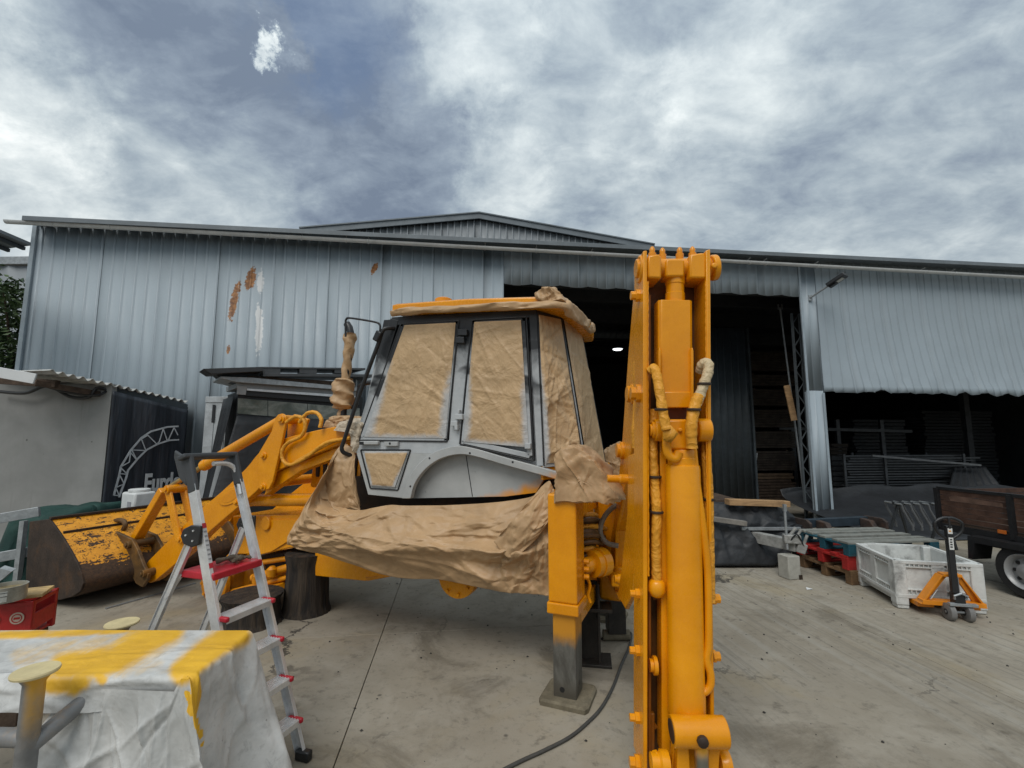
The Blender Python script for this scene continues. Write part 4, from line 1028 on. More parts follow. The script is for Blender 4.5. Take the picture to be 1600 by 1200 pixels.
def rtarp(u, v):
    x = xQ - .6 + (wl(1600, 760, .9)[0]-xQ+.6)*u
    ztop = wl(1300, 765, .9)[1] + .12*math.sin(u*2.6)-.1*u
    drop = (1-v)
    y = .95 - 2.9*drop**2.6 - .25*drop*math.sin(u*2.2)
    z = ztop*v**.9 + .02
    fold = .07*math.sin((u*9 + drop*2.6)*3.0 + NZ.noise(V((u*3, v*2, 0)))*2)*(.25+drop)
    return WW(x, y - fold, z + .04*math.sin(u*23)*v)
mb = MB(); mb.grid(rtarp, 200, 40)
props(build('black_tarp', mb, TARPK, smooth=180, solid=.004), 'black tarp hanging in folds below the steel rack behind the pillar', 'tarp')
def ptarp(u, v):
    a = wl(1463+92*u, 765, 1.3); tp = wl(1530+25*(u-.5)*(1), 731, 1.3)
    x = a[0]*(1-v)+(tp[0]+(u-.5)*.5)*v; z = .4*(1-v) + (tp[1]+.02)*v if True else 0
    return WW(x, 1.05+.5*v - .05*math.sin(u*40)*(1-v*.6), z)
mb = MB(); mb.grid(ptarp, 60, 14)
props(build('black_tarp', mb, TARPK, smooth=180, solid=.004), 'black tarp peaked like a tent above the flatbed side boards', 'tarp')
for k in range(5):
    px_ = 1408 + 14*k
    P_ = [D(px_, 788, 8.3), D(px_+3, 797, 8.3), D(px_+18, 822, 8.25), D(px_+19, 829, 8.25)]
    c = thing('chair_frame', ('leftmost', 'second from left', 'middle', 'second from right', 'rightmost')[k] + ' of the five bent grey frames hanging in a row', 'frame', (P_[0].x, P_[0].y, 0), 0, 'bent frames hanging in a row')
    mb = MB(); mb.tube(P_, .018, 8); build('bent_leg', mb, bpy.data.materials['mid grey tube'], c)
    q = [p + V((0, .35, .0)) for p in P_]; mb = MB(); mb.tube(q, .018, 8); build('bent_leg', mb, bpy.data.materials['mid grey tube'], c)
    mb = MB(); mb.tube([P_[0], q[0]], .016, 8); build('cross_tube', mb, GALV, c)
a, b2 = D(1395, 786, 8.45), D(1482, 788, 8.4)
HR = thing('hanging_rail', 'dark trestle rail carrying the row of bent frames', 'rail', ((a.x+b2.x)/2, 8.4, 0))
mb = MB(); mb.bar(a, b2, .05, .05); build('rail', mb, STL, HR)
for p in (a+V((.1, 0, 0)), b2-V((.1, 0, 0))):
    for q in (-.25, .25):
        mb = MB(); mb.bar(p, (p.x+q, p.y+.1, 0), .035, .035, (0, 1, 0)); build('leg', mb, STL, HR)

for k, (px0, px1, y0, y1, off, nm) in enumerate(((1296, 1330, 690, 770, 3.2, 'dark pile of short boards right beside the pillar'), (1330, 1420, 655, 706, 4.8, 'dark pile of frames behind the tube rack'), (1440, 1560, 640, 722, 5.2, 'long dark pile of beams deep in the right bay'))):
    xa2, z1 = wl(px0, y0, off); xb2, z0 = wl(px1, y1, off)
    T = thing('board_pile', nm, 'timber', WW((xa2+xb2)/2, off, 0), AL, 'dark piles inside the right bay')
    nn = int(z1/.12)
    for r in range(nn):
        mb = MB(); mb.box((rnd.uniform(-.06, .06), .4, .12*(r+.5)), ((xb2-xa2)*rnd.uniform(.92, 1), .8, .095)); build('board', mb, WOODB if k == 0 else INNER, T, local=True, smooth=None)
T = thing('steel_column', 'dark steel column standing deep in the right bay', 'column', WW(wl(1510, 660, 4.2)[0], 4.2, 0), AL)
mb = MB(); mb.box((0, 0, 3), (.22, .16, 6)); build('shaft', mb, STL, T, local=True)
mb = MB(); mb.box((0, 0, .02), (.4, .34, .04)); build('foot_plate', mb, STL, T, local=True)
# flatbed trailer at the right edge
FB = thing('flatbed_trailer', 'dark flatbed trailer with brown plank sides at the right edge', 'trailer', (7.2, 5.6, 0), AL)
fwd = -WN                     # towards the camera
fA = D(1465, 764, 7.05); fA.z = 0; zt0, zb0 = D(1465, 764, 7.05).z, D(1465, 812, 7.05).z
BLN, BWD = 4.6, 2.0
PLK = mat('brown side planks', (.070, .036, .024), .7, 0, .35, 6, .35, 40, .35, (.03, .018, .013), .5)
def fp(l, w, z): return fA + fwd*l + WX*w + UP*z
nb = 6
for k in range(5):
    l0, l1 = k*.92+.04, (k+1)*.92-.04
    for q in range(nb):
        z = zb0 + (zt0-zb0)*(q+.5)/nb; hh = (zt0-zb0)/nb*.86
        mb = MB(); mb.bar(fp(l0, 0, z), fp(l1, 0, z), .028, hh); build('side_plank', mb, PLK, FB, smooth=None)
    mb = MB(); mb.bar(fp(l0-.04, -.02, zb0-.1), fp(l0-.04, -.02, zt0+.02), .06, .05, fwd); build('stake_post', mb, BLACK, FB)
    mb = MB(); mb.prism([fp(l0+.12, -.016, zt0-.10), fp(l0+.2, -.016, zt0-.07), fp(l1-.05, -.016, zt0-.10), fp(l1-.05, -.016, zt0-.15), fp(l0+.14, -.016, zt0-.15)], WX*.01); build('grab_board', mb, mat('worn plank face', (.115, .065, .045), .7, 0, .3, 8), FB)
for w in (0, BWD):
    mb = MB(); mb.bar(fp(0, w, zt0+.02), fp(BLN, w, zt0+.02), .05, .04); build('top_rail', mb, BLACK, FB)
for q in range(nb):
    z = zb0 + (zt0-zb0)*(q+.5)/nb
    mb = MB(); mb.bar(fp(0, 0.05, z), fp(0, BWD, z), .028, (zt0-zb0)/nb*.86); build('tail_plank', mb, PLK, FB, smooth=None)
    mb = MB(); mb.bar(fp(0.03, BWD, z), fp(BLN, BWD, z), .028, (zt0-zb0)/nb*.86); build('side_plank', mb, PLK, FB, smooth=None)
mb = MB(); mb.box(fp(BLN/2, BWD/2, zb0-.03), (BLN, BWD, .05), (fwd, WX, UP)); build('bed_floor', mb, WOODD, FB)
mb = MB(); mb.bar(fp(-.02, .0, zb0-.09), fp(BLN, .0, zb0-.09), .07, .10); mb.bar(fp(.1, .4, zb0-.22), fp(BLN, .4, zb0-.22), .08, .2); mb.bar(fp(.1, 1.6, zb0-.22), fp(BLN, 1.6, zb0-.22), .08, .2); build('chassis', mb, BLACK, FB)
wc = G(1607, 938); wl0 = (wc-fA).dot(fwd); ww0 = (wc-fA).dot(WX); wr = .33
for l in (wl0, wl0+1.0):
    for w in (ww0+.1, ww0+1.6):
        c = fp(l, w, wr); s_ = -1 if w < 1 else 1
        mb = MB(); mb.lathe([(wr*.62, -.11), (wr*.92, -.115), (wr*.985, -.09), (wr, -.05), (wr, .05), (wr*.985, .09), (wr*.92, .115), (wr*.62, .11), (wr*.60, .08), (wr*.60, -.1)], c, WX*s_, 40, False); wo = build('wheel', mb, RUBBER, FB)
        mb = MB(); mb.lathe([(wr*.66, .112), (wr*.64, .118), (wr*.58, .10), (wr*.52, .04), (wr*.30, .055), (wr*.28, .10), (wr*.10, .115), (.001, .118)], c, WX*s_, 32, False); build('rim', mb, mat('grey steel rim', (.30, .30, .30), .4, .2, .12, 9), wo)
        for k in range(8):
            hm = MB(); a = k*math.pi/4; hm.lathe([(.022, .049), (.022, .064)], c + (UP*math.cos(a)+fwd*math.sin(a))*wr*.41, WX*s_, 10)
            build('rim_hole', hm, BLACK, wo)
mb = MB(); mb.prism([fp(wl0-.55, ww0-.05, .35), fp(wl0-.5, ww0-.05, zb0-.2), fp(wl0+1.6, ww0-.05, zb0-.15), fp(wl0+1.6, ww0-.05, zb0-.1), fp(wl0-.58, ww0-.05, zb0-.12), fp(wl0-.6, ww0-.05, .35)], WX*.3); build('mudguard', mb, BLACK, FB)
mk = D(1531, 832, 6.2); mb = MB(); mb.box(fp((mk-fA).dot(fwd), -.045, mk.z), (.09, .02, .045), (fwd, WX, UP)); em2 = mat('amber lens', (.55, .14, .02), .3); build('side_marker', mb, em2, FB)
# ------------------------------------------------------------------ the machine
S0 = G(887, 1092); VA = R(22)
MA, MBv = V((-math.cos(VA), math.sin(VA), 0)), V((math.sin(VA), math.cos(VA), 0))
def MV(s, t, z): return S0 + MA*s + MBv*t + UP*z
def L(px, py, t):
    p = onplane(px, py, S0 + MBv*t, MBv) - S0; return p.dot(MA), p.z
def LW(px, py, t): return onplane(px, py, S0 + MBv*t, MBv)
BH = thing('backhoe_loader', 'yellow backhoe loader without wheels, masked with brown paper for painting', 'backhoe', S0)
def ptrace(name, pts, t, th, mt=None, bevel=.006, parent=BH, mb=None, done=True, **kw):
    mb = mb or MB(); mb.prism([LW(x, y, t) for x, y in pts], MBv*th)
    return build(name, mb, mt or YELLOW, parent, bevel=bevel, smooth=kw.pop('smooth', 30), **kw) if done else mb
def arc(pts, n=6): return [tuple(p[:2]) for p in smooth_path([(x, y, 0) for x, y in pts], n)]

# --- cab
m_, nt, b = nodes_of('cab frame primer to black overspray'); n = NT(nt)
xyz = n.sep(); h_ = n.math('ADD', xyz[2], n.math('MULTIPLY', n.math('SUBTRACT', n.noise(2.6, 5, .6, .4), .5), .75))
band = n.step(n.noise(1.7, 3, .5, 0, n.mapping((1, 1, 2.2), (3, 1, 0))), .52, .62)
zc_ = L(700, 590, .15)[1]
dk = n.math('MAXIMUM', n.step(h_, zc_-.02, zc_+.30), n.math('MULTIPLY', band, n.step(h_, zc_-.5, zc_-.1)))
gray = n.mix(n.step(n.noise(5, 6, .65), .3, .7), (.35, .365, .375), (.44, .455, .462))
gray = n.mix(n.math('MULTIPLY', n.step(n.noise(30, 5, .7), .5, .75), .15), gray, (.2, .21, .215))
n.link(n.mix(dk, gray, (.017, .018, .020)), b.inputs['Base Color']); b.inputs['Roughness'].default_value = .5
CABM = m_
m_, nt, b = nodes_of('grey primer with yellow fade'); n = NT(nt)
xyz = n.sep(); dirx = n.math('ADD', n.math('MULTIPLY', xyz[0], -MA.x), n.math('MULTIPLY', xyz[1], -MA.y))   # towards the rear
sR, zR = L(838, 770, .2)
e = n.math('ADD', n.math('MULTIPLY', n.math('SUBTRACT', xyz[2], zR), -4.4), n.math('MULTIPLY', n.math('ADD', dirx, sR+.1), 1.6))
e = n.math('ADD', n.math('ADD', e, .5), n.math('MULTIPLY', n.math('SUBTRACT', n.noise(4, 5, .6, .3), .5), 1.1))
gray = n.mix(n.step(n.noise(3, 6, .65), .3, .7), (.34, .345, .338), (.42, .425, .415))
gray = n.mix(n.math('MULTIPLY', n.step(n.noise(7, 7, .7), .62, .75), .5), gray, (.13, .135, .13))
n.link(n.mix(n.step(e, .0, .55), gray, YEL), b.inputs['Base Color']); b.inputs['Roughness'].default_value = .45
PRIM = m_
T0 = .15
CAB = ptrace('cab', ((600, 500), (840, 486), (850, 730), (834, 732), (740, 703), (715, 697), (690, 703), (660, 722), (640, 747), (628, 778), (575, 772), (557, 700)), T0+.06, .05, BLACK, 0, label=None)
# (the inner wall above is the dark glass and lining behind the papers)
CAB.data.materials.clear(); CAB.data.materials.append(CABM); mat('dark cab lining', (.02, .02, .02), .4)
def frame(name, pts, w, t=T0, th=.055, mt=CABM, closed=False, parent=CAB):
    """folded frame member following a traced line, w in pixels"""
    mb = MB()
    P = list(pts) + ([pts[0]] if closed else [])
    for (x0, y0), (x1, y1) in zip(P[:-1], P[1:]):
        dx, dy = x1-x0, y1-y0; l = math.hypot(dx, dy); nx, ny = -dy/l*w/2, dx/l*w/2
        ex, ey = dx/l*w*.0, dy/l*w*.0
        mb.prism([LW(x0+nx-ex, y0+ny-ey, t), LW(x1+nx+ex, y1+ny+ey, t), LW(x1-nx+ex, y1-ny+ey, t), LW(x0-nx-ex, y0-ny-ey, t)], MBv*th)
    return build(name, mb, mt, parent, bevel=.005, smooth=None)
frame('front_pillar', ((616, 499), (559, 694)), 13, T0-.004, .07)
frame('top_rail', ((612, 502), (838, 489)), 13, T0, .06)
frame('rear_pillar', ((834, 490), (846, 728)), 15, T0-.002, .065)
frame('centre_pillar', ((727, 496), (712, 700)), 23, T0-.001, .06)
frame('waist_rail', ((556, 697), (716, 699)), 21, T0-.003, .06)
ptrace('lower_panel', ((556, 704), (720, 706), (690, 712), (662, 732), (644, 757), (634, 779), (575, 773)), T0-.002, .05, PRIM, .004, CAB)
arch = arc(((628, 779), (634, 757), (644, 737), (660, 719), (684, 704), (714, 697), (742, 701), (790, 715), (848, 731), (872, 738)))
inner = arc(((641, 779), (646, 760), (655, 744), (670, 728), (690, 716), (716, 710), (742, 713), (790, 727), (848, 743), (872, 750)))
ptrace('wheel_arch_flange', list(arch)+list(inner)[::-1], T0-.03, .06, CABM if False else PRIM, .005, CAB)
ptrace('inner_fender', ((636, 779), (641, 765), (655, 738), (690, 708), (716, 703), (850, 738), (850, 748), (838, 770), (790, 776)), T0+.10, .04, PRIM, .003, CAB)
frame('fender_seam', ((728, 712), (738, 776)), 1.2, T0+.096, .006, BLACK)
for px, py in ((671, 716), (641, 760), (734, 708), (801, 722)):
    mb = MB(); p = LW(px, py, T0-.032); mb.cyl(p, p+MBv*.01, .010, 8); build('fender_bolt', mb, BLACK, CAB)
# door and window frames, seals
door = ((626, 506), (716, 501), (698, 690), (560, 688)); rwin = ((737, 500), (822, 495), (834, 720), (718, 694))
def inset(q, k):
    n_ = len(q); out = []; A_ = sum(q[i][0]*q[(i+1) % n_][1]-q[(i+1) % n_][0]*q[i][1] for i in range(n_)); sg = 1 if A_ > 0 else -1
    for i in range(n_):
        (x0, y0), (x1, y1), (x2, y2) = q[i-1], q[i], q[(i+1) % n_]
        d1 = math.hypot(x1-x0, y1-y0); d2 = math.hypot(x2-x1, y2-y1)
        n1 = (-(y1-y0)/d1*sg, (x1-x0)/d1*sg); n2 = (-(y2-y1)/d2*sg, (x2-x1)/d2*sg)
        m_x, m_y = n1[0]+n2[0], n1[1]+n2[1]; dt = 1 + n1[0]*n2[0]+n1[1]*n2[1]
        out.append((x1+m_x*k/dt, y1+m_y*k/dt))
    return out
DOOR = frame('door', inset(door, 4.5), 7, T0-.012, .05, CABM, True, BH)
frame('door_seal', inset(door, 0), 2.2, T0-.014, .03, BLACK, True, DOOR)
REARW = frame('side_window', inset(rwin, 6), 8, T0-.012, .05, CABM, True, BH)
frame('window_seal', inset(rwin, 0), 2.4, T0-.014, .03, BLACK, True, REARW)
kick = ((563, 703), (641, 703), (621, 766), (578, 763))
frame('kick_window_seal', kick, 2.0, T0-.012, .02, BLACK, True)
frame('kick_window_frame', inset(kick, 5), 6, T0-.008, .02, PRIM, True)
for px, py, w, h, nm in ((722, 519, 14, 10, 'hinge'), (718, 531, 13, 10, 'hinge'), (716, 651, 12, 9, 'latch'), (709, 662, 10, 8, 'latch'), (712, 668, 5, 8, 'latch'), (824, 697, 9, 9, 'latch'), (716, 643, 2.5, 6, 'latch_pin')):
    mb = MB(); mb.prism([LW(px-w/2, py-h/2, T0-.05), LW(px+w/2, py-h/2, T0-.05), LW(px+w/2, py+h/2, T0-.05), LW(px-w/2, py+h/2, T0-.05)], MBv*.05); build(nm, mb, CABM, CAB, bevel=.006, smooth=None)
HND = ptrace('door_handle', ((561, 689), (590, 689), (590, 695), (561, 695)), T0-.05, .04, PRIM, .008, DOOR)
ptrace('handle_end', ((561, 690), (568, 690), (568, 695), (561, 695)), T0-.053, .01, BLACK, .002, DOOR)
ptrace('lock_plate', ((600, 690), (621, 690), (621, 697), (600, 697)), T0-.04, .03, PRIM, .004, DOOR)
mb = MB(); p = LW(609, 693, T0-.042); mb.cyl(p, p+MBv*.01, .012, 10); build('lock_button', mb, BLACK, DOOR)
# cab rear: quarter pane and rear window in plan  (world points found on their planes)
def corner(px_top, px_bot, t): return LW(*px_top, t), LW(*px_bot, t)
q1 = corner((838, 489), (848, 728), T0); q2 = corner((875, 497), (911, 722), .45); q3 = corner((905, 512), (944, 726), 1.32)
q4 = (q3[0]+MA*.3+MBv*.3, q3[1]+MA*.3+MBv*.3)
def panel(name, a, b_, th, mt, parent=CAB, u0=0, u1=1, v0=0, v1=1, off=0, bevel=.004):
    nrm = (b_[1]-a[1]).cross(a[0]-a[1]).normalized()
    def P(u, v): return (a[1]*(1-u)+b_[1]*u)*(1-v) + (a[0]*(1-u)+b_[0]*u)*v
    if (EYE - P(.5, .5)).dot(nrm) < 0: nrm = -nrm
    mb = MB(); mb.prism([P(u0, v0)+nrm*off, P(u1, v0)+nrm*off, P(u1, v1)+nrm*off, P(u0, v1)+nrm*off], -nrm*th)
    build(name, mb, mt, parent, bevel=bevel, smooth=None); return P, nrm
LIN = bpy.data.materials['dark cab lining']
Pq, nq = panel('quarter_pane', q1, q2, .03, LIN, off=-.01); Pr, nr_ = panel('rear_pane', q2, q3, .03, LIN, off=-.01)
panel('far_quarter_pane', q3, q4, .03, LIN)
for nm, a, b_ in (('quarter_frame', q1, q2), ('rear_window_frame', q2, q3)):
    for u0, u1, v0, v1 in ((-.0, .035, 0, 1), (.965, 1., 0, 1), (0, 1, -.01, .022), (0, 1, .975, 1.01)):
        panel(nm, a, b_, .04, CABM if v1-v0 > .5 or v0 > .5 else PRIM, u0=u0, u1=u1, v0=v0, v1=v1, off=.018)
panel('quarter_seal', q1, q2, .03, BLACK, u0=.97, u1=1.0, off=.024); panel('quarter_seal', q1, q2, .03, BLACK, u0=.0, u1=.02, v0=0, v1=1, off=.024)
panel('rear_skirt', (q1[1], q1[1]-UP*.12), (q2[1], q2[1]-UP*.12), .04, YELLOW); panel('rear_skirt', (q2[1], q2[1]-UP*.12), (q3[1], q3[1]-UP*.12), .04, YELLOW)
for px, py in ((905, 724), (938, 728)):
    p = LW(px, py, .5 if px < 920 else 1.3); mb = MB(); mb.box(p-MA*.05, (.09, .05, .07)); build('rear_bracket', mb, YELLOW, BH, bevel=.01)
# far side and front of the cab
fs_, fz_ = L(556, 700, T0); fs2, fz2 = L(616, 499, T0); rs_, rz_ = L(840, 488, T0)
mb = MB(); mb.prism([MV(fs_, 1.6, fz_), MV(.25, 1.6, fz_), MV(.25, 1.6, rz_), MV(fs2, 1.6, fz2)], -MBv*.05); build('far_side', mb, LIN, CAB)
mb = MB(); mb.prism([MV(fs_, .2, fz_), MV(fs_, 1.6, fz_), MV(fs2, 1.6, fz2), MV(fs2, .2, fz2)], MA*-.03); build('windscreen', mb, LIN, CAB)
mb = MB(); mb.prism([MV(fs_-.05, .22, fz_-.35), MV(fs_-.05, 1.55, fz_-.35), MV(fs_-.05, 1.55, fz_), MV(fs_-.05, .22, fz_)], -MA*.05); build('front_bulkhead', mb, BLACK, CAB)
mb = MB(); mb.prism([MV(fs_-.1, .25, fz_-.05), MV(.2, .25, fz_-.05), MV(.0, .5, fz_-.05), MV(.0, 1.3, fz_-.05), MV(.2, 1.55, fz_-.05), MV(fs_-.1, 1.55, fz_-.05)], UP*.05); build('cab_floor', mb, BLACK, CAB)
# roof
tR = .06
s0, z0 = L(613, 478, tR); s1, z1 = L(866, 464, tR)
s2, z2 = L(903, 482, .45); s3, z3 = L(926, 500, 1.25)
zr0, zr1 = z0, z1
def roofring(inset_, zoff):
    pts = [(s0-inset_, tR+inset_, z0), ((s0+s1)/2, tR+inset_, (z0+z1)/2+.012), (s1+.12+inset_*.5, tR+inset_, z1), (s1-.02+inset_, tR+.10+inset_*.5, z1-.004), (s2+inset_, .45+inset_*.3, z1-.02), (s2-.005+inset_, .9, z1-.025), (s3+inset_, 1.3-inset_*.3, z1-.03), (s1+inset_, 1.66-inset_*.6, z1-.01), (s1+.15, 1.72-inset_, z1), (s0-inset_, 1.72-inset_, z0)]
    return [MV(a, b_, c+zoff) for a, b_, c in pts]
mb = MB(); mb.loft([roofring(.02, -.075), roofring(0, -.055), roofring(0, .008), roofring(.03, .026), roofring(.14, .042)]); ROOF = build('roof', mb, YELLOW, BH, bevel=.006, smooth=35)
mb = MB(); p = LW(693, 470, .4); mb.lathe([(.09, -.03), (.09, .012), (.07, .024)], p, UP, 20); build('roof_vent', mb, YELLOW, ROOF)
# mirror arm and grab rail
tH = T0-.09
HR_ = [LW(x, y, tt) for x, y, tt in ((616, 513, T0), (606, 513, tH+.03), (598, 517, tH), (590, 540, tH), (565, 607, tH), (537, 690, tH), (534, 700, tH), (537, 707, tH+.02), (549, 712, T0))]
mb = MB(); mb.tube(smooth_path(HR_, 5), .021, 10); build('grab_rail', mb, BLACK, BH)
MR_ = [LW(x, y, tt) for x, y, tt in ((592, 535, tH-.01), (594, 514, tH-.02), (593, 507, tH-.02), (585, 503, tH-.03), (548, 497, tH-.05), (541, 499, tH-.05), (540, 506, tH-.05), (540, 526, tH-.05))]
mb = MB(); mb.tube(smooth_path(MR_, 5), .011, 8); build('mirror_arm', mb, BLACK, BH)
mb = MB(); mb.bar(LW(594, 518, tH-.02), LW(587, 533, tH-.02), .07, .05, MBv); build('mirror_clamp', mb, BLACK, BH, bevel=.012)
mb = MB(); mb.tube(smooth_path([LW(x, y, 1.0) for x, y in ((588, 597), (570, 599), (562, 606), (558, 625), (552, 640))], 4), .03, 8); build('wiper_bracket', mb, BLACK, BH)
# hood and exhaust pipe
hs0, hz0 = L(556, 690, .5); hs1 = L(470, 690, .6)[0]
mb = MB(); hzt = L(520, 663, .62)[1]; hzf = hzt-.16
prof_ = [(fs_+.05, hzt), (hs1-.5, hzt-.08), (hs1-.2, hzt-.2), (hs1-.15, hzt-.75), (fs_+.05, hzt-.75)]
mb.prism([MV(a, .62, c) for a, c in prof_], MBv*.62); build('hood', mb, YELLOW, BH, bevel=.03, smooth=30)
for k in range(7):
    mb = MB(); a = fs_+.25+.11*k; mb.prism([MV(a, .60, hzt-.35), MV(a+.075, .60, hzt-.35), MV(a+.06, .60, hzt-.62), MV(a+.015, .60, hzt-.62)], MBv*.03); build('hood_louvre', mb, DARKSTEEL, BH, bevel=.01)
te = .95
ex = [LW(x, y, te) for x, y in ((536, 664), (537, 640), (541, 590), (547, 540), (548, 520), (546, 512), (542, 506))]
mb = MB(); mb.tube(ex, [.045, .04, .04, .045, .045, .045, .045], 12); build('exhaust_pipe', mb, BLACK, BH)

# --- loader arms
armo = arc(((566, 660), (516, 668), (470, 678), (438, 687), (425, 696), (404, 708), (384, 732), (345, 769), (300, 808), (232, 876)), 3)
armu = arc(((226, 884), (224, 897), (235, 911), (268, 886), (304, 855), (330, 828), (398, 770), (424, 742), (450, 728), (523, 698), (566, 688)), 3)
TA = .20
ARM = ptrace('loader_arm', armo+armu, TA, .11, bevel=.008)
lo2 = arc(((424, 744), (450, 731), (523, 701), (566, 690)), 3); lo3 = [(566, 706), (523, 716), (470, 736), (430, 762), (412, 775)]
ptrace('arm_web', lo2+lo3, TA+.05, .12, bevel=.006, parent=ARM)
s_, z_ = zip(*[L(x, y, TA) for x, y in armo+armu])
mb = MB(); mb.prism([MV(a, 1.46, c) for a, c in zip(s_, z_)], MBv*.11); ARM2 = build('loader_arm', mb, YELLOW, BH, bevel=.008, smooth=30)
p0 = L(398, 757, TA)
mb = MB(); mb.cyl(MV(p0[0], TA+.1, p0[1]), MV(p0[0], 1.47, p0[1]), .06); build('arm_cross_tube', mb, YELLOW, BH)
for (x, y) in ((411, 712), (410, 761), (369, 785)):
    for t_ in (TA-.05,):
        p = LW(x, y, t_-.02); mb = MB(); mb.cyl(p, p+MBv*.12, .042, 18); mb.lathe([(.024, -.025), (.024, 0)], p, MBv, 6); build('pivot_pin', mb, YELLOW, BH, bevel=.004)
ptrace('arm_recess_rib', [(360+19*math.cos(a)*1.0, 775+13*math.sin(a)-8*math.cos(a)) for a in [2*math.pi*k/24 for k in range(24)]], TA-.012, .02, bevel=.005, parent=ARM)
ptrace('arm_recess', [(360+13*math.cos(a)*1.0, 775+9*math.sin(a)-6*math.cos(a)) for a in [2*math.pi*k/24 for k in range(24)]], TA-.015, .02, bevel=.003, parent=ARM, mt=mat('shade yellow', mul(YEL, .9), .4))
bc = ((430, 653), (434, 648), (440, 646), (446, 650), (447, 656), (441, 685), (426, 752), (420, 764), (411, 767), (404, 760), (402, 735), (404, 708), (424, 674))
for k, t_ in enumerate((TA-.055, 1.62)):
    mb = MB(); mb.prism([MV(a, t_, c) for a, c in [L(x, y, TA-.055) for x, y in bc]], MBv*.035); build('bellcrank', mb, YELLOW, BH, bevel=.006, smooth=30)
mb = MB(); mb.prism([MV(a, TA+.12, c) for a, c in [L(x, y, TA-.055) for x, y in ((430, 653), (440, 646), (462, 654), (450, 690), (426, 715))]], MBv*.035); build('bellcrank', mb, YELLOW, BH, bevel=.006, smooth=30)
p = LW(438, 655, TA-.08); mb = MB(); mb.cyl(p, p+MBv*.30, .05, 18); mb.lathe([(.03, -.02), (.03, 0)], p, MBv, 6); build('pivot_pin', mb, YELLOW, BH, bevel=.004)
# crowd ram of the bucket
tr_ = TA+.06
a, b_ = LW(440, 657, tr_), LW(318, 728, tr_); mb = MB(); mb.cyl(a, b_, .062, 20); mb.lathe([(.066, 0), (.07, .02), (.07, .07), (.066, .09)], b_, (a-b_), 20); RAM = build('tilt_ram', mb, YELLOW, BH)
c = LW(262, 763, tr_); mb = MB(); mb.cyl(b_, c, .033, 14); build('ram_rod', mb, mat('oversprayed chrome rod', (.42, .28, .10), .3, .6, .25, 9), RAM)
# bucket linkage
mb = MB(); mb.bar(LW(258, 765, tr_-.03), LW(204, 858, tr_-.03), .09, .125, MBv); build('bucket_link', mb, YELLOW, BH, bevel=.01)
for t_ in (TA-.05, TA+.13):
    mb = MB(); a, b_ = L(262, 763, TA-.05), L(280, 844, TA-.05); mb.bar(MV(a[0], t_, a[1]), MV(b_[0], t_, b_[1]), .03, .10, MBv.cross(UP)); build('guide_link', mb, YELLOW, BH, bevel=.006)
for x, y in ((259, 765), (280, 843)):
    p = LW(x, y, TA-.09); mb = MB(); mb.cyl(p, p+MBv*.28, .052, 18); mb.lathe([(.028, -.02), (.028, 0)], p, MBv, 6); build('pivot_pin', mb, YELLOW, BH, bevel=.004)
# far side linkage
a, b_ = L(440, 657, TA), L(318, 728, TA); c = L(262, 763, TA)
mb = MB(); mb.cyl(MV(a[0], 1.5, a[1]), MV(b_[0], 1.5, b_[1]), .062, 16); mb.cyl(MV(b_[0], 1.5, b_[1]), MV(c[0], 1.5, c[1]), .034, 12); build('tilt_ram', mb, YELLOW, BH)
a, b_ = L(258, 765, TA), L(204, 858, TA); mb = MB(); mb.bar(MV(a[0], 1.5, a[1]), MV(b_[0], 1.5, b_[1]), .07, .12, MBv); build('bucket_link', mb, YELLOW, BH, bevel=.01)
# lift ram and hoses
a, b_ = LW(388, 781, TA+.2), LW(520, 781, TA+.2); mb = MB(); mb.cyl(a, b_, .072, 20); mb.lathe([(.078, 0), (.078, .06)], a, b_-a, 20); build('lift_ram', mb, YELLOW, BH, bevel=.004)
for pts in (((447, 660), (462, 651), (474, 655), (477, 668), (470, 682), (450, 692), (441, 705), (443, 720), (455, 726), (478, 715), (510, 692), (540, 686)),
            ((468, 660), (480, 646), (494, 645), (502, 655), (500, 668))):
    mb = MB(); mb.tube(smooth_path([LW(x, y, TA-.05) for x, y in pts], 6), [.021+.004*NZ.noise(V((k*.7, 1, 2))) for k in range((len(pts)-1)*6+1)], 8); build('wrapped_hose', mb, PAPERY, BH, smooth=60)
mb = MB(); mb.tube(smooth_path([LW(x, y, TA-.04) for x, y in ((462, 722), (490, 706), (520, 690), (548, 684))], 6), .02, 8); build('wrapped_hose', mb, PAPERY, BH)

# --- bucket
TB0, TB1 = -.42, 1.95
bk_ = [(77, 811), (93, 833), (108, 857), (120, 879), (127, 897), (129, 918), (124, 936), (110, 950), (92, 958), (66, 962), (44, 964), (38, 935), (40, 895), (46, 815)]
bko = [L(x, y, TB0) for x, y in bk_]
bko = [(a, c if c > .43 else .012 + (c+.18)*(.418/.61)) for a, c in bko]
def bprof(t): return [MV(a, t, c) for a, c in bko]
BK = None
shell = bko[:11]
mb = MB(); n0 = len(shell)
fine = [tuple(p[:2]) for p in smooth_path([(a, c, 0) for a, c in shell], 4)]
ins = [(a+.03, c+.012) for a, c in fine]
rows = []
nt2 = 2
mb.add([MV(a, t, c) for t in (TB0+.02, TB1-.02) for a, c in fine] + [MV(a, t, c) for t in (TB0+.02, TB1-.02) for a, c in ins],
       [(i, i+1, len(fine)+i+1, len(fine)+i) for i in range(len(fine)-1)] + [(2*len(fine)+i, 2*len(fine)+i+1, 3*len(fine)+i+1, 3*len(fine)+i) for i in range(len(fine)-1)]
       + [(0, len(fine), 3*len(fine), 2*len(fine)), (len(fine)-1, 2*len(fine)-1, 4*len(fine)-1, 3*len(fine)-1)])
BK = build('bucket', mb, FLAKED, BH, smooth=25)
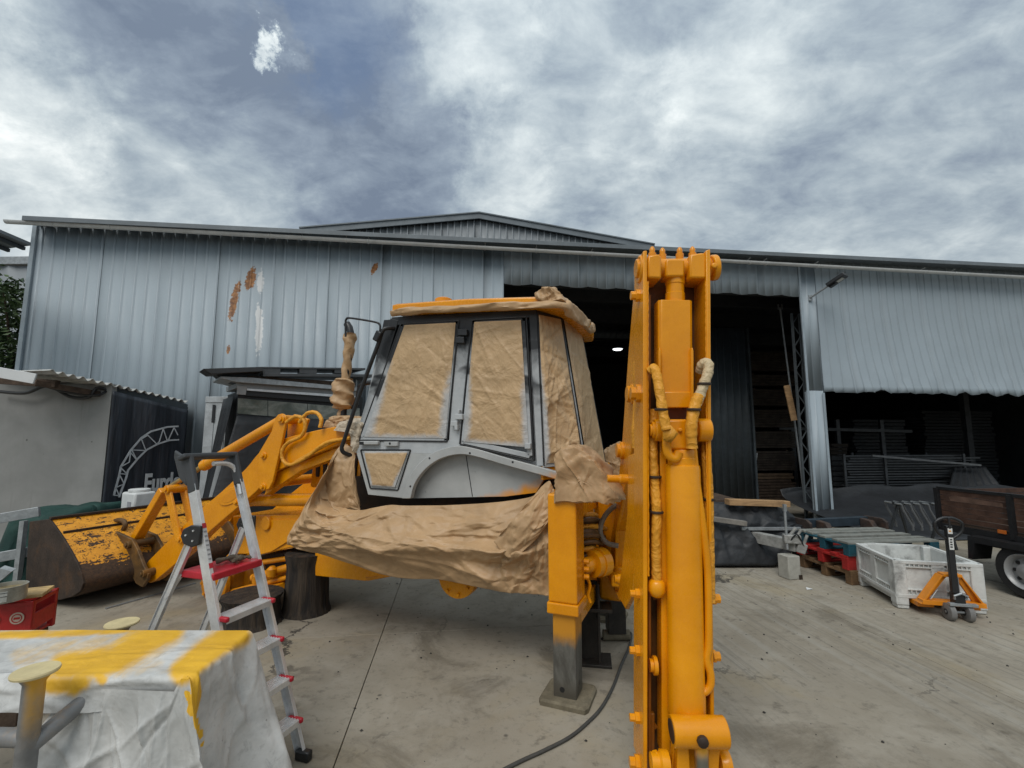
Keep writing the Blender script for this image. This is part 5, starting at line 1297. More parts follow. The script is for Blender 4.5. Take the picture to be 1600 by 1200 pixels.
for t_ in (TB0, TB1-.03):
    mb = MB(); mb.prism([MV(a, t_, c) for a, c in bko], MBv*.03); build('bucket_end_plate', mb, DARKSTEEL, BK, bevel=.005, smooth=None)
a, c = bko[0]; mb = MB(); mb.bar(MV(a-.015, TB0, c+.01), MV(a-.015, TB1, c+.01), .05, .03); build('bucket_top_edge', mb, DARKSTEEL, BK, bevel=.004)
a2, c2 = bko[1]; mb = MB(); mb.bar(MV(a2-.012, TB0+.03, c2), MV(a2-.012, TB1, c2), .02, .035); build('bucket_crease', mb, DARKSTEEL, BK, bevel=.004)
a3, c3 = bko[10]; mb = MB(); mb.bar(MV(a3, TB0, c3+.0), MV(a3, TB1, c3+.0), .2, .03); build('cutting_edge', mb, DARKSTEEL, BK)
BRK = mat('brown bracket steel', (.105, .058, .022), .55, .1, .35, 7, .25, 40, .4, (.30, .14, .02), .5)
for t_ in (.10, .37, 1.40, 1.66):
    pts = [L(x, y, .10) for x, y in ((157, 812), (162, 812), (178, 830), (206, 843), (214, 858), (224, 884), (231, 897), (230, 905), (222, 918), (212, 912), (196, 880), (172, 842), (158, 824))]
    mb = MB(); mb.prism([MV(a, t_, c) for a, c in pts], MBv*.04); build('bucket_bracket', mb, BRK, BH, bevel=.006, smooth=30)
for x, y in ((197, 852), (221, 897)):
    p = LW(x, y, TA-.14); mb = MB(); mb.cyl(p, p+MBv*.36, .046, 16); mb.lathe([(.026, -.02), (.026, 0)], p, MBv, 6); build('pivot_pin', mb, BRK, BH, bevel=.004)
mb = MB(); mb.tube(smooth_path([LW(x, y, TA) for x, y in ((172, 826), (178, 815), (190, 813), (196, 820), (190, 832))], 5), .03, 8); build('lifting_eye', mb, BRK, BH)

# --- front end: chassis nose, axle, hubs
ptrace('chassis_nose', ((364, 806), (470, 805), (520, 806), (520, 860), (453, 856), (412, 866), (366, 866)), .48, .9, bevel=.012)
ptrace('nose_plate', ((405, 812), (500, 812), (500, 850), (450, 846), (424, 862), (402, 868), (408, 840)), .46, .03, bevel=.006)
for cx_, cy_, r_ in ((414, 818, 9), (408, 830, 0)):
    if r_: ptrace('tow_ring', [(cx_+r_*math.cos(a)*(.75 if k % 2 == 0 else .75), cy_+r_*1.25*math.sin(a)) for k, a in enumerate([2*math.pi*k/20 for k in range(20)])], .43, .05, bevel=.008)
AXM = mat('axle yellow', mul(YEL, .85), .42, 0, .25, 6, .2, 30, .5, (.14, .07, .02), .4)
hub = [(.05, -.16), (.09, -.15), (.10, -.10), (.20, -.085), (.225, -.07), (.23, -.02), (.20, 0), (.13, .05), (.10, .12)]
for t_, sg in ((.5, 1), (1.5, -1)):
    c = MV(L(342, 910, .5)[0], t_, L(342, 910, .5)[1])
    mb = MB(); mb.lathe(hub, c, MBv*sg, 28); HB = build('front_hub', mb, AXM, BH, smooth=30)
    for k in range(8):
        a = k*math.pi/4; q = c + (UP*math.cos(a)+MA*math.sin(a))*.17; mb = MB(); mb.cyl(q-MBv*.11*sg, q-MBv*.06*sg, .018, 6); build('wheel_stud', mb, AXM, HB)
hs, hz_ = L(342, 910, .5)
mb = MB(); mb.bar(MV(hs, .6, hz_), MV(hs, 1.45, hz_), .20, .24); mb.lathe([(.16, -.18), (.22, -.1), (.22, .1), (.16, .18)], MV(hs, .95, hz_), MBv, 18); build('front_axle', mb, AXM, BH, bevel=.03)
for x0, y0, x1, y1, r_ in ((395, 903, 500, 872, .045), (360, 925, 505, 888, .03), (400, 880, 480, 868, .03)):
    mb = MB(); mb.cyl(LW(x0, y0, .52), LW(x1, y1, .62), r_, 12); build('steering_rod', mb, AXM, BH)
for x, y in ((402, 903), (420, 925), (425, 893), (362, 872)):
    p = LW(x, y, .5); mb = MB(); mb.lathe([(.03, -.06), (.055, -.05), (.06, .03), (.03, .06)], p, UP, 12); build('joint_knuckle', mb, AXM, BH)
ptrace('axle_cradle', ((385, 922), (425, 916), (428, 930), (400, 940), (372, 935)), .42, .3, AXM, .01)
ptrace('chassis_rail', ((400, 905), (492, 880), (492, 893), (404, 920)), .66, .10, bevel=.006)
ptrace('transfer_casing', ((405, 868), (500, 852), (500, 882), (420, 900)), .80, .3, DARKSTEEL, .02)
ptrace('side_tank', ((492, 862), (520, 860), (640, 885), (640, 895), (570, 908), (492, 900)), .50, .5, bevel=.01)
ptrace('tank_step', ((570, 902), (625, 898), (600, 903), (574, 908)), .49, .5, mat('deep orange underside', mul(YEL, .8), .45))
ptrace('main_frame', ((540, 745), (862, 735), (862, 810), (550, 815)), .5, .1, DARKSTEEL, .01)
ptrace('main_frame', ((480, 800), (870, 800), (870, 900), (640, 890), (480, 872)), .62, .14, DARKSTEEL, .01)
ptrace('main_frame', ((480, 800), (860, 800), (860, 900), (640, 890), (480, 872)), 1.1, .14, DARKSTEEL, .01)
p = LW(716, 900, .42); mb = MB(); mb.lathe([(.05, -.06), (.12, -.05), (.20, -.03), (.205, .02), (.2, .1), (.15, .3)], p, MBv, 32); RH = build('rear_hub', mb, YELLOW, BH, smooth=30)
for k in range(8):
    a = k*math.pi/4+.2; q = p + (UP*math.cos(a)+MA*math.sin(a))*.155; mb = MB(); mb.cyl(q-MBv*.07, q, .016, 6); build('wheel_stud', mb, YELLOW, RH)
mb = MB(); q = L(716, 890, .42); mb.bar(MV(q[0], .5, q[1]), MV(q[0], 1.4, q[1]), .22, .26); build('rear_axle', mb, AXM, BH, bevel=.03)

# --- rear: stabilisers, slide frame, kingpost
def stab(t, parent=BH):
    o = MV(-.0, t, 0)
    def A(px, py): return L(px, py, -.1)
    mb = MB(); z1 = A(890, 785)[1]; z0 = A(890, 944)[1]; w = .115; wd = .13
    ax = (MA, MBv, UP)
    mb.box(MV(0, t+.02, (z0+z1+.06)/2), (w*2, wd*2, z1+.06-z0), ax); T = build('stabiliser_tube', mb, YELLOW, parent, bevel=.014, smooth=None)
    mb = MB(); zl = A(890, 962)[1]; mb.box(MV(0, t+.02, (z0+zl)/2), (w*2+.02, wd*2+.02, z0-zl), ax); build('tube_collar', mb, YELLOW, T, bevel=.01, smooth=None)
    mb = MB(); mb.box(MV(0, t+.02, zl/2+.05), (w*2-.05, wd*2-.06, zl+.1-.06), ax); INN = build('inner_leg', mb, LEGM, T, bevel=.008, smooth=None)
    mb = MB(); ring = [(-.17, -.19), (-.19, -.15), (-.19, .15), (-.17, .19), (.17, .19), (.19, .15), (.19, -.15), (.17, -.19)]
    mb.loft([[MV(a, t+.02+b_*.95, .0) for a, b_ in ring], [MV(a, t+.02+b_*.95, .03) for a, b_ in ring], [MV(a*.93, t+.02+b_*.88, .045) for a, b_ in ring]]); build('foot_pad', mb, PADM, T, smooth=30)
    for a in (-.05, .10):
        mb = MB(); c = MV(-.02 if a > 0 else .02, t+.02-wd+.028, .10) if a < 0 else MV(-w+.024, t+.02, .13); d_ = MBv if a < 0 else MA
        mb.cyl(c, c+d_*.02, .02, 12); build('pin_hole', mb, BLACK, T)
    return T
m_, nt, b = nodes_of('worn stabiliser leg'); n = NT(nt); z = n.sep()[2]
c = n.mix(n.step(n.noise(6, 7, .7, .4, n.mapping((1, 1, .35))), .3, .7), (.07, .065, .055), (.19, .185, .165))
top = n.step(n.math('ADD', z, n.math('MULTIPLY', n.math('SUBTRACT', n.noise(8, 5, .6), .5), .12)), .40, .52)
low = n.step(z, .22, .06)
c = n.mix(low, c, (.085, .075, .058)); c = n.mix(top, c, (.62, .27, .02)); n.link(c, b.inputs['Base Color']); b.inputs['Metallic'].default_value = .25; b.inputs['Roughness'].default_value = .5
n.link(n.bump(n.noise(40, 5, .6), .3, .003), b.inputs['Normal']); LEGM = m_
PADM = mat('dusty foot pad', (.17, .145, .10), .85, 0, .25, 7, .35, 40, .2, (.07, .06, .045), .5)
ST1 = stab(0); ST2 = stab(1.72)
# slide frame
zf_ = L(930, 935, .4)[1]; zg = L(930, 800, .4)[1]
for z_, hh in ((zf_-.04, .14), (zg+.05, .14)):
    mb = MB(); mb.box(MV(-.03, .86, z_), (.12, 1.62, hh), (MA, MBv, UP)); build('slide_rail', mb, YELLOW, BH, bevel=.01)
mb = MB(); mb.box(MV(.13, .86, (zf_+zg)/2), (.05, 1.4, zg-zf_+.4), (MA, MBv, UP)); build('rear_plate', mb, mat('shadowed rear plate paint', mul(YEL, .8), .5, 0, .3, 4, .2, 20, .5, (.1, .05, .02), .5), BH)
for k in range(16):
    a = rnd.uniform(-.12, .05); t0 = rnd.uniform(.15, .3); z_ = zg - .06 - k*.030
    mb = MB(); mb.tube(smooth_path([MV(.1, t0, z_), MV(-.12, t0+.15, z_+.03), MV(-.18-a, t0+.40, z_-.03), MV(-.05, t0+.6, z_-.06)], 5), .022, 8); build('hydraulic_hose', mb, mat('grimy brown hose', (.13, .065, .02), .5, 0, .5, 8, .2, 40) if k % 3 else PAPERY, BH)
mb = MB(); mb.tube(smooth_path([LW(x, y, .45) for x, y in ((974, 785), (955, 795), (942, 812), (938, 832), (948, 848), (966, 853))], 5), .022, 8); build('hydraulic_hose', mb, mat('dusty grey hose', (.22, .19, .15), .6, 0, .2, 8), BH)
p = LW(930, 880, .35); mb = MB(); mb.lathe([(.06, -.16), (.065, -.15), (.065, -.05), (.11, -.045), (.11, .02), (.12, .02), (.12, .1)], p, (MBv+MA*-.6), 20); build('slew_motor', mb, YELLOW, BH, smooth=30)
mb = MB()
for k in range(3):
    mb.cyl(LW(913, 877+12*k, .1), LW(913, 877+12*k, .1)-MA*.04, .02, 8)
build('clamp_bolts', mb, YELLOW, BH)
mb = MB(); mb.tube(smooth_path([LW(x, y, .18) for x, y in ((916, 900), (922, 915), (919, 930), (923, 942))], 4), .013, 6); build('hose_end', mb, YELLOW, BH)

# --- boom, dipper and ram, facing the camera
BF = V((-.05, -1, 0)).normalized(); B0 = D(1058, 800, 2.68)
BU = (D(1057, 395, 2.64) - D(1060, 1190, 2.71)).normalized()
BR = V((-BF.y, BF.x, 0)); BR = (BR - BU*BR.dot(BU)).normalized(); BF = BR.cross(BU); BF = BF if BF.y < 0 else -BF
def KW(px, py, f): return onplane(px, py, B0 + BF*f, BF)
def K(px, py, f): p = KW(px, py, f)-B0; return p.dot(BR), p.dot(BU)
def BW_(r, f, u): return B0 + BR*r + BF*f + BU*u
def ktr(name, pts, f, th, mt=None, bevel=.005, parent=BH, smooth=30, **kw):
    mb = MB(); mb.prism([KW(x, y, f) for x, y in pts], -BF*th); return build(name, mb, mt or YELLOW, parent, bevel=bevel, smooth=smooth, **kw)
DP = ktr('dipper_side_plate', ((1005, 392), (1011, 391), (1012, 800), (1012, 1215), (1005, 1215)), 0, .25)
ktr('dipper_side_plate', ((1103, 391), (1110, 389), (1112, 800), (1118, 1215), (1111, 1215)), 0, .25)
ktr('inner_liner', ((1013, 460), (1017, 460), (1018, 1215), (1013, 1215)), -.10, .14, mat('orange liner with painted shade', (.26, .085, .004), .5)); ktr('inner_liner', ((1098, 460), (1102, 460), (1110, 1215), (1105, 1215)), -.10, .14, bpy.data.materials['orange liner with painted shade'])  # liner orange darkened to paint in the shade inside the channel
ktr('channel_back', ((1012, 436), (1103, 436), (1111, 1215), (1012, 1215)), -.21, .03, mat('channel paint darkened as shade', (.12, .042, .004), .6, 0, .3, 5))  # back coloured dark to imitate deep shade between the plates
for q in ((1012, 396, 1034, 435), (1078, 394, 1104, 435)):
    ktr('head_block', ((q[0], q[1]+3), (q[2]-4, q[1]), (q[2], q[1]+6), (q[2], q[3]), (q[0], q[3]-1)), -.01, .20, bevel=.012)
a, b_ = KW(993, 420, -.10), KW(1121, 418, -.10)
mb = MB(); mb.cyl(a, b_, .058, 20); build('head_pin', mb, YELLOW, BH, bevel=.005)
a, b_ = KW(997, 421, -.09), KW(1006, 421, -.09); mb = MB(); mb.cyl(a, b_, .085, 20); build('pin_boss', mb, YELLOW, BH, bevel=.008)
a, b_ = KW(1110, 419, -.09), KW(1120, 418, -.09); mb = MB(); mb.cyl(a, b_, .078, 20); mb.lathe([(.02, 0), (.02, .02)], KW(1115, 416, -.02), BF, 6); build('pin_boss', mb, YELLOW, BH, bevel=.008)
ktr('ram_eye', ((1040, 406), (1044, 404), (1066, 404), (1070, 406), (1070, 432), (1040, 432)), -.03, .14, bevel=.012)
mb = MB(); mb.lathe([(.056, 0), (.058, .01), (.058, .055), (.054, .06), (.054, .11), (.058, .115), (.058, .3)], KW(1054.5, 431, -.10), -BU, 20); build('ram_neck', mb, YELLOW, BH, smooth=30)
for x, y in ((1019, 396), (1035, 398), (1062, 397), (1082, 396)):
    p = KW(x, y+12, -.12); mb = MB(); mb.lathe([(.020, 0), (.024, .03), (.024, .05), (.016, .055), (.018, .075), (.008, .092)], p, BU, 10); build('hose_fitting', mb, YELLOW, BH, smooth=40)
# boxed beam seen between the plates
mb = MB(); q0, q1_ = K(1029, 468, -.03), K(1082, 615, -.03)
bx_ = [(-.095, -.14), (-.095, -.045), (-.078, -.03), (.078, -.03), (.095, -.045), (.095, -.14)]
rc = (K(1029, 540, -.03)[0]+K(1083, 540, -.03)[0])/2; rw = (K(1083, 540, -.03)[0]-K(1029, 540, -.03)[0])/2/.095
mb.loft([[BW_(rc+r*rw, f, q0[1]) for r, f in bx_], [BW_(rc+r*rw, f, q1_[1]) for r, f in bx_]]); build('beam_box', mb, YELLOW, BH, bevel=.004, smooth=25)
ktr('beam_foot', ((1036, 612), (1082, 612), (1082, 637), (1036, 637)), -.02, .12, bevel=.006)
for x in (1031, 1082):
    ktr('beam_cheek', ((x-2, 548), (x, 542), (x+2, 548), (x+3, 690), (x-1, 690)), .0, .05)
ktr('gap_shade_plate', ((1036, 636), (1082, 636), (1082, 662), (1036, 662)), -.10, .02, mat('brown gap shade', (.14, .055, .02), .6))  # dark plate fills the gap, its brown standing in for shade
# dipper ram: head, pin, barrel, tail
ktr('ram_head', ((1040, 660), (1046, 655), (1078, 655), (1084, 660), (1086, 703), (1040, 703)), .04, .14, bevel=.018)
mb = MB(); mb.cyl(KW(1015, 672, -.02), KW(1112, 672, -.02), .035, 18); build('ram_pin', mb, YELLOW, BH, bevel=.004)
mb = MB(); mb.cyl(KW(1018, 672, -.02), KW(1031, 672, -.02), .05, 18); mb.cyl(KW(1022, 672, -.02), KW(1036, 672, -.02), .065, 18); build('pin_collar', mb, YELLOW, BH, bevel=.005)
mb = MB(); mb.cyl(KW(1088, 672, -.02), KW(1109, 672, -.02), .068, 18); build('pin_collar', mb, YELLOW, BH, bevel=.008)
mb = MB(); mb.lathe([(.012, 0), (.012, .012), (.006, .018)], KW(1062, 672, .04), BF, 10); build('grease_nipple', mb, YELLOW, BH)
rt, rb_ = KW(1066, 702, -.02), KW(1073, 1115, -.02); axr = (rb_-rt); lr = axr.length
mb = MB(); mb.lathe([(.075, 0), (.078, .008), (.078, .045), (.082, .05), (.082, .085), (.092, .09), (.096, .11), (.098, lr-.14), (.1, lr-.135), (.1, lr-.01), (.09, lr)], rt, axr, 32); build('dipper_ram', mb, YELLOW, BH, smooth=25)
ktr('ram_guard', ((1031, 690), (1041, 690), (1046, 900), (1048, 1180), (1034, 1180), (1033, 900)), -.06, .10)
mb = MB(); mb.tube(smooth_path([KW(x, y, .02) for x, y in ((1082, 690), (1088, 750), (1099, 830), (1106, 900), (1107, 1000), (1104, 1030), (1110, 1052), (1110, 1070), (1103, 1080), (1095, 1082))], 6), .021, 10); build('hard_line', mb, YELLOW, BH)
mb = MB(); mb.tube(smooth_path([KW(x, y, .05) for x, y in ((1042, 675), (1042, 700), (1046, 712), (1056, 716), (1060, 706))], 5), .026, 10); build('hard_line', mb, YELLOW, BH)
def hose(pts, f, r, mt=PAPERY, nm='wrapped_hose'):
    P = smooth_path([KW(x, y, f+df) for x, y, df in pts], 8)
    mb = MB(); mb.tube(P, [r*.84*(1+.14*NZ.noise(V((k*.35, r*90, pts[0][0])))+.045*math.sin(k*2.2)) for k in range(len(P))], 14); return build(nm, mb, mt, BH, smooth=70)
hose(((1016, 580, -.02), (1022, 576, .0), (1027, 590, .02), (1032, 620, .05), (1038, 655, .07), (1042, 672, .08)), .02, .033)
PAPERC = m_paper('cream wrapped hose paper', (.58, .45, .27), False, 26, .35)
hose(((1094, 580, -.06), (1098, 569, -.02), (1106, 568, .0), (1106, 582, .02), (1098, 605, .03), (1088, 632, .05)), .02, .034, PAPERC)
hose(((1092, 618, .04), (1084, 640, .06), (1080, 670, .07), (1081, 700, .06)), .02, .037)
hose(((1022, 640, -.1), (1020, 700, -.08), (1023, 760, -.07), (1026, 800, -.06), (1025, 850, -.06), (1026, 905, -.06)), .02, .034)
hose(((1103, 690, -.1), (1104, 720, -.08), (1107, 770, -.06), (1108, 830, -.05), (1109, 890, -.04), (1110, 940, -.04)), .02, .032)
hose(((997, 558, -.45), (995, 580, -.43), (996, 620, -.42), (993, 670, -.42), (994, 700, -.42)), 0, .03)
mb = MB(); mb.lathe([(.03, 0), (.045, .015), (.05, .06), (.035, .09), (.015, .10)], KW(1026, 905, -.04), -BU, 14); build('hose_coupling', mb, YELLOW, BH, smooth=50)
mb = MB(); q = KW(1040, 672, .09); 
mb.add([KW(1036, 672, .10), KW(1048, 664, .12), KW(1060, 678, .12), KW(1048, 692, .11), KW(1036, 688, .10)], [(0, 1, 2, 3, 4)]); build('tape_flag', mb, PAPERY, BH, solid=.006)
for x, y, f_, r_ in ((1026, 800, -.04, .036), (1023, 745, -.05, .036), (1033, 640, .08, .034), (1084, 640, .09, .036), (1100, 600, .05, .036), (1107, 780, -.04, .034)):
    p = KW(x, y, f_); mb = MB(); mb.lathe([(r_, -.007), (r_+.003, -.004), (r_+.003, .004), (r_, .007)], p, BU, 14); build('hose_tie', mb, DARKSTEEL, BH)
for pts in (((1008, 440), (1008, 640), (1009, 900)), ((1107, 440), (1108, 640), (1110, 900))):
    mb = MB(); P = [KW(x+(4 if x < 1050 else -4), y, -.012) for x, y in pts]; P = smooth_path(P, 40); mb.tube([q + BR*(.0015*math.sin(k*2.3)) for k, q in enumerate(P)], .006, 6); build('weld_bead', mb, YELLOW, BH)
# wear pad bolts on both flanks
for x, y, rr in ((998, 462, .04), (990, 615, .055), (1000, 928, .028), (1000, 1017, .03), (1001, 1122, .03), (999, 1192, .04)):
    a = KW(1006, y, -.1); d_ = -BR
    mb = MB(); mb.lathe([(rr*1.3, 0), (rr*1.3, .02), (rr, .022), (rr, .05), (rr*.7, .052), (rr*.7, .08)], a, d_, 8); build('pad_bolt', mb, YELLOW, BH, smooth=30)
for y in (935, 1025, 1130):
    a = KW(1113, y, -.1); mb = MB(); mb.lathe([(.034, 0), (.034, .015), (.026, .017), (.026, .04)], a, BR, 8); build('pad_bolt', mb, YELLOW, BH, smooth=30)
for y in (932, 1132):
    a = KW(1022, y, -.17); mb = MB(); mb.cyl(a, a+BF*.02, .014, 8); build('liner_bolt', mb, bpy.data.materials['orange liner with painted shade'], BH)
ktr('wear_pad', ((1013, 1115), (1023, 1115), (1023, 1215), (1013, 1215)), -.13, .03, bpy.data.materials['orange liner with painted shade'])
a = KW(1026, 1040, -.05); mb = MB(); mb.lathe([(.05, 0), (.05, .02), (.035, .022), (.035, .04)], a, -BR, 10); build('pad_bolt', mb, YELLOW, BH)
# bucket knuckle at the foot of the dipper
mb = MB(); mb.cyl(KW(1049, 1142, .11), KW(1134, 1144, .11), .074, 26); KN = build('knuckle_tube', mb, YELLOW, BH, bevel=.006, smooth=30)
mb = MB(); mb.cyl(KW(1048.4, 1142, .11), KW(1049.5, 1142, .11), .055, 20); build('tube_bore', mb, DARKSTEEL, KN)
ktr('knuckle_cheek', ((1060, 1155), (1076, 1155), (1080, 1230), (1056, 1230)), .10, .06); ktr('knuckle_cheek', ((1108, 1158), (1126, 1158), (1122, 1230), (1104, 1230)), .10, .06)
m_, nt, b = nodes_of('half painted chrome rod'); n = NT(nt); z = n.math('ADD', n.sep()[2], n.math('MULTIPLY', n.noise(9, 4, .6), .05))
zt_ = KW(1096, 1178, .14).z
n.link(n.mix(n.step(z, zt_-.01, zt_+.06), (.34, .34, .31), (.62, .30, .02)), b.inputs['Base Color']); n.link(n.step(z, zt_+.06, zt_-.01), b.inputs['Metallic']); b.inputs['Roughness'].default_value = .35
mb = MB(); mb.cyl(KW(1096, 1162, .13), KW(1097, 1235, .13), .034, 18); build('bucket_ram_rod', mb, m_, KN)
mb = MB(); mb.lathe([(.02, 0), (.028, .0), (.028, .02), (.015, .03)], KW(1097, 1157, .185), BF, 10); build('grease_nipple', mb, DARKSTEEL, KN)
ktr('knuckle_back', ((1052, 1165), (1130, 1165), (1130, 1230), (1048, 1230)), .03, .05)
mb = MB(); mb.lathe([(.06, 0), (.06, .04), (.045, .05), (.045, .09)], KW(1044, 1192, .06), -BR, 14); build('link_boss', mb, YELLOW, KN, smooth=30); 
ktr('link_ear', ((1020, 1178), (1028, 1176), (1034, 1190), (1033, 1230), (1018, 1230)), .06, .03)
mb = MB(); mb.lathe([(.05, 0), (.06, .02), (.06, .05)], KW(1124, 1192, .06), BR, 14); build('link_boss', mb, YELLOW, KN, smooth=30)
# the boom behind, from the kingpost up to the dipper head
KF = -1.72
kz0 = D(980, 915, 4.3).z
bo = [(KF-.10, kz0), (KF+.14, kz0-.05), (KF+.24, kz0+.5), (-1.15, 1.45), (-.62, 2.0), (-.30, 2.60), (-.26, 2.98), (-.34, 3.05), (-.48, 2.98), (-.70, 2.62), (-1.05, 1.95), (-1.45, 1.35), (KF-.14, .95)]
bl_ = []
def FZ(r, f, z):
    p = B0 + BR*r + BF*f; return V((p.x, p.y, z))
for r in (-.105, .075):
    mb = MB(); mb.prism([FZ(r, f, z) for f, z in bo], BR*.03); build('boom_plate', mb, YELLOW, BH, bevel=.006, smooth=30)
mb = MB()
for (f0_, z0_), (f1_, z1_) in zip(bo[1:6], bo[2:7]):
    mb.prism([FZ(-.074, f0_-.03, z0_), FZ(-.074, f1_-.03, z1_), FZ(.079, f1_-.03, z1_), FZ(.079, f0_-.03, z0_)], -BF*.02)
build('boom_web', mb, YELLOW, BH, bevel=.003)
mb = MB()
for (f0_, z0_), (f1_, z1_) in zip(bo[7:12], bo[8:13]):
    mb.prism([FZ(-.074, f0_+.03, z0_), FZ(-.074, f1_+.03, z1_), FZ(.079, f1_+.03, z1_), FZ(.079, f0_+.03, z0_)], BF*.02)
build('boom_web', mb, YELLOW, BH, bevel=.003)
# pads and pins on the visible left flank of the boom
for (px, py, f, rr, ll) in ((992, 616, -.46, .075, .06), (975, 704, -1.1, .07, .06), (988, 749, -.8, .035, .18), (970, 905, -1.6, .04, .05)):
    q = onplane(px, py, B0 - BR*.105, BR); mb = MB(); mb.lathe([(rr, -.02), (rr, ll*.5), (rr*.8, ll*.5+.004), (rr*.8, ll)], q, -BR, 18); build('boom_pin', mb, YELLOW, BH, bevel=.004, smooth=30)
rp = [onplane(x, y, B0 - BR*.118, BR) for x, y in ((999, 553), (1003, 552), (1004, 640), (1000, 700), (993, 690), (997, 630))]
mb = MB(); mb.prism(rp, -BR*.02); build('boom_weld_strip', mb, YELLOW, BH, bevel=.006)
# kingpost casting
kp = MV(-.22, .86, 0)
mb = MB(); mb.box(V((kp.x, kp.y, (zf_+zg)/2)), (.24, .20, zg-zf_+.26), (MA, MBv, UP)); build('kingpost', mb, YELLOW, BH, bevel=.03)
for px, py, f in ((969, 770, 0), (969, 900, 0)):
    q = D(px, py, 4.25); mb = MB(); mb.box(q, (.20, .30, .10), (BR, BF, UP)); mb.cyl(q-UP*.09, q+UP*.09, .07, 16); build('kingpost_lug', mb, YELLOW, BH, bevel=.012)
ktl = [onplane(x, y, B0 - BR*.14, BR) for x, y in ((981, 712), (990, 708), (998, 716), (999, 760), (994, 850), (988, 930), (977, 952), (965, 930), (972, 880), (980, 800))]
mb = MB(); mb.prism(ktl, BR*.03); build('boom_base_plate', mb, YELLOW, BH, bevel=.008, smooth=30)
q = [D(x, y, 4.1) for x, y in ((959, 778), (975, 750), (981, 756), (976, 780), (968, 792), (960, 789))]
mb = MB(); mb.prism(q, (0, .05, 0)); build('hose_clamp_bracket', mb, mat('bright yellow bracket', (.78, .42, .006), .4), BH, bevel=.006)
ktr('boom_foot_plate', ((962, 925), (1003, 925), (1003, 938), (968, 938)), -1.5, .3)

# ------------------------------------------------------------------ things propping it up
m_, nt, b = nodes_of('stump bark with painted shade'); n = NT(nt)
stp = n.noise(1, 7, .65, .3, n.mapping((16, 16, 1.3)))
n.link(n.mix(n.step(stp, .35, .7), (.008, .006, .005), (.055, .038, .024)), b.inputs['Base Color']); b.inputs['Roughness'].default_value = .85  # bark colour darkened as painted shade below the machine
n.link(n.bump(stp, .9, .03), b.inputs['Normal']); STUMPM = m_
def stump(px, py, hpx, wpx, label, depth_push=.16):
    c = G(px, py); dd = (c-EYE); dd.z = 0; dd.normalize(); c = c + dd*depth_push
    d = (c-EYE).y; r = wpx/2/FPX*d*.99; h = hpx/FPX*d*1.02
    mb = MB(); rings = []
    for k in range(15):
        v = k/14; rr = r*(1.02 - .10*v + .16*max(0, v-.75)/.25 + .10*max(0, .12-v)/.12)
        rings.append([c + V((math.cos(a)*rr*(1+.05*NZ.noise(V((math.cos(a)*1.6, math.sin(a)*1.6, v*.7+px)))+.025*math.sin(a*23+v*2)), math.sin(a)*rr*(1+.06*NZ.noise(V((math.cos(a)*2, math.sin(a)*2, v+px)))), h*v)) for a in [2*math.pi*q/72 for q in range(72)]])
    mb.loft(rings); return props(build('tree_stump', mb, STUMPM, smooth=50, loc=c), label, 'stump', 'stumps propping up the front axle')
stump(478, 963, 84, 62, 'dark tree stump standing clear under the side of the front chassis')
stump(391, 986, 40, 80, 'dark tree stump behind the ladder under the front hub', .25)
# steel props beneath the rear
HB_ = mat('black oxide beam', (.030, .026, .022), .55, .2, .35, 6, .25, 40, .4, (.09, .055, .03), .5)
c = G(928, 1043); dv_ = V((c.x, c.y, 0)).normalized(); sd_ = V((dv_.y, -dv_.x, 0))
PJ = thing('beam_prop', 'dark upright steel beam propping the rear behind the near stabiliser', 'prop', c)
top_z = D(915, 905, c.y+.1).z
d = c.y; w_ = 36/FPX*d
cc_ = c + dv_*.12 - sd_*.05
for s in (-1, 1):
    mb = MB(); mb.box(cc_ + sd_*(s*w_*.48) + UP*(top_z/2), (.02, .2, top_z-.03), (sd_, dv_, UP)); build('flange', mb, HB_, PJ, bevel=.003)
mb = MB(); mb.box(cc_ + UP*(top_z/2), (w_*.95, .02, top_z-.03), (sd_, dv_, UP)); build('web', mb, HB_, PJ)
mb = MB(); mb.box(cc_ + UP*.012 + sd_*.06, (w_*1.35, .26, .024), (sd_, dv_, UP)); build('base_plate', mb, HB_, PJ, bevel=.004)
zc2 = D(925, 955, c.y).z; mb = MB(); mb.box(cc_ + UP*zc2 + sd_*.08, (w_*1.3, .22, .03), (sd_, dv_, UP)); build('cap_plate', mb, HB_, PJ, bevel=.004)
c = G(966, 1006); PS = thing('post_prop', 'dark square post on a round grey base between beam prop and boom', 'prop', c)
zt_ = D(963, 900, c.y+.05).z; d = c.y
mb = MB(); mb.box(c+V((-.0, .1, zt_/2+.04)), (26/FPX*d, 26/FPX*d, zt_-.08)); build('post', mb, HB_, PS, bevel=.004)
mb = MB(); mb.cyl(c+V((-.13, .08, .05)), c+V((.13, .08, .05)), .05, 20); build('base_roll', mb, PADM, PS)
# cable on the ground
P_ = smooth_path([G(x, y)+UP*.012 for x, y in ((940, 1000), (965, 992), (984, 990), (986, 1000), (981, 1018), (971, 1040), (958, 1075), (940, 1108), (918, 1132), (890, 1155), (850, 1176), (815, 1192), (770, 1215))], 6)
mb = MB(); mb.tube(P_, .0115, 8); props(build('ground_cable', mb, mat('dusty black cable', (.05, .048, .043), .7, 0, .2, 9), smooth=80), 'long dark cable curving over the concrete beside the boom', 'cable')
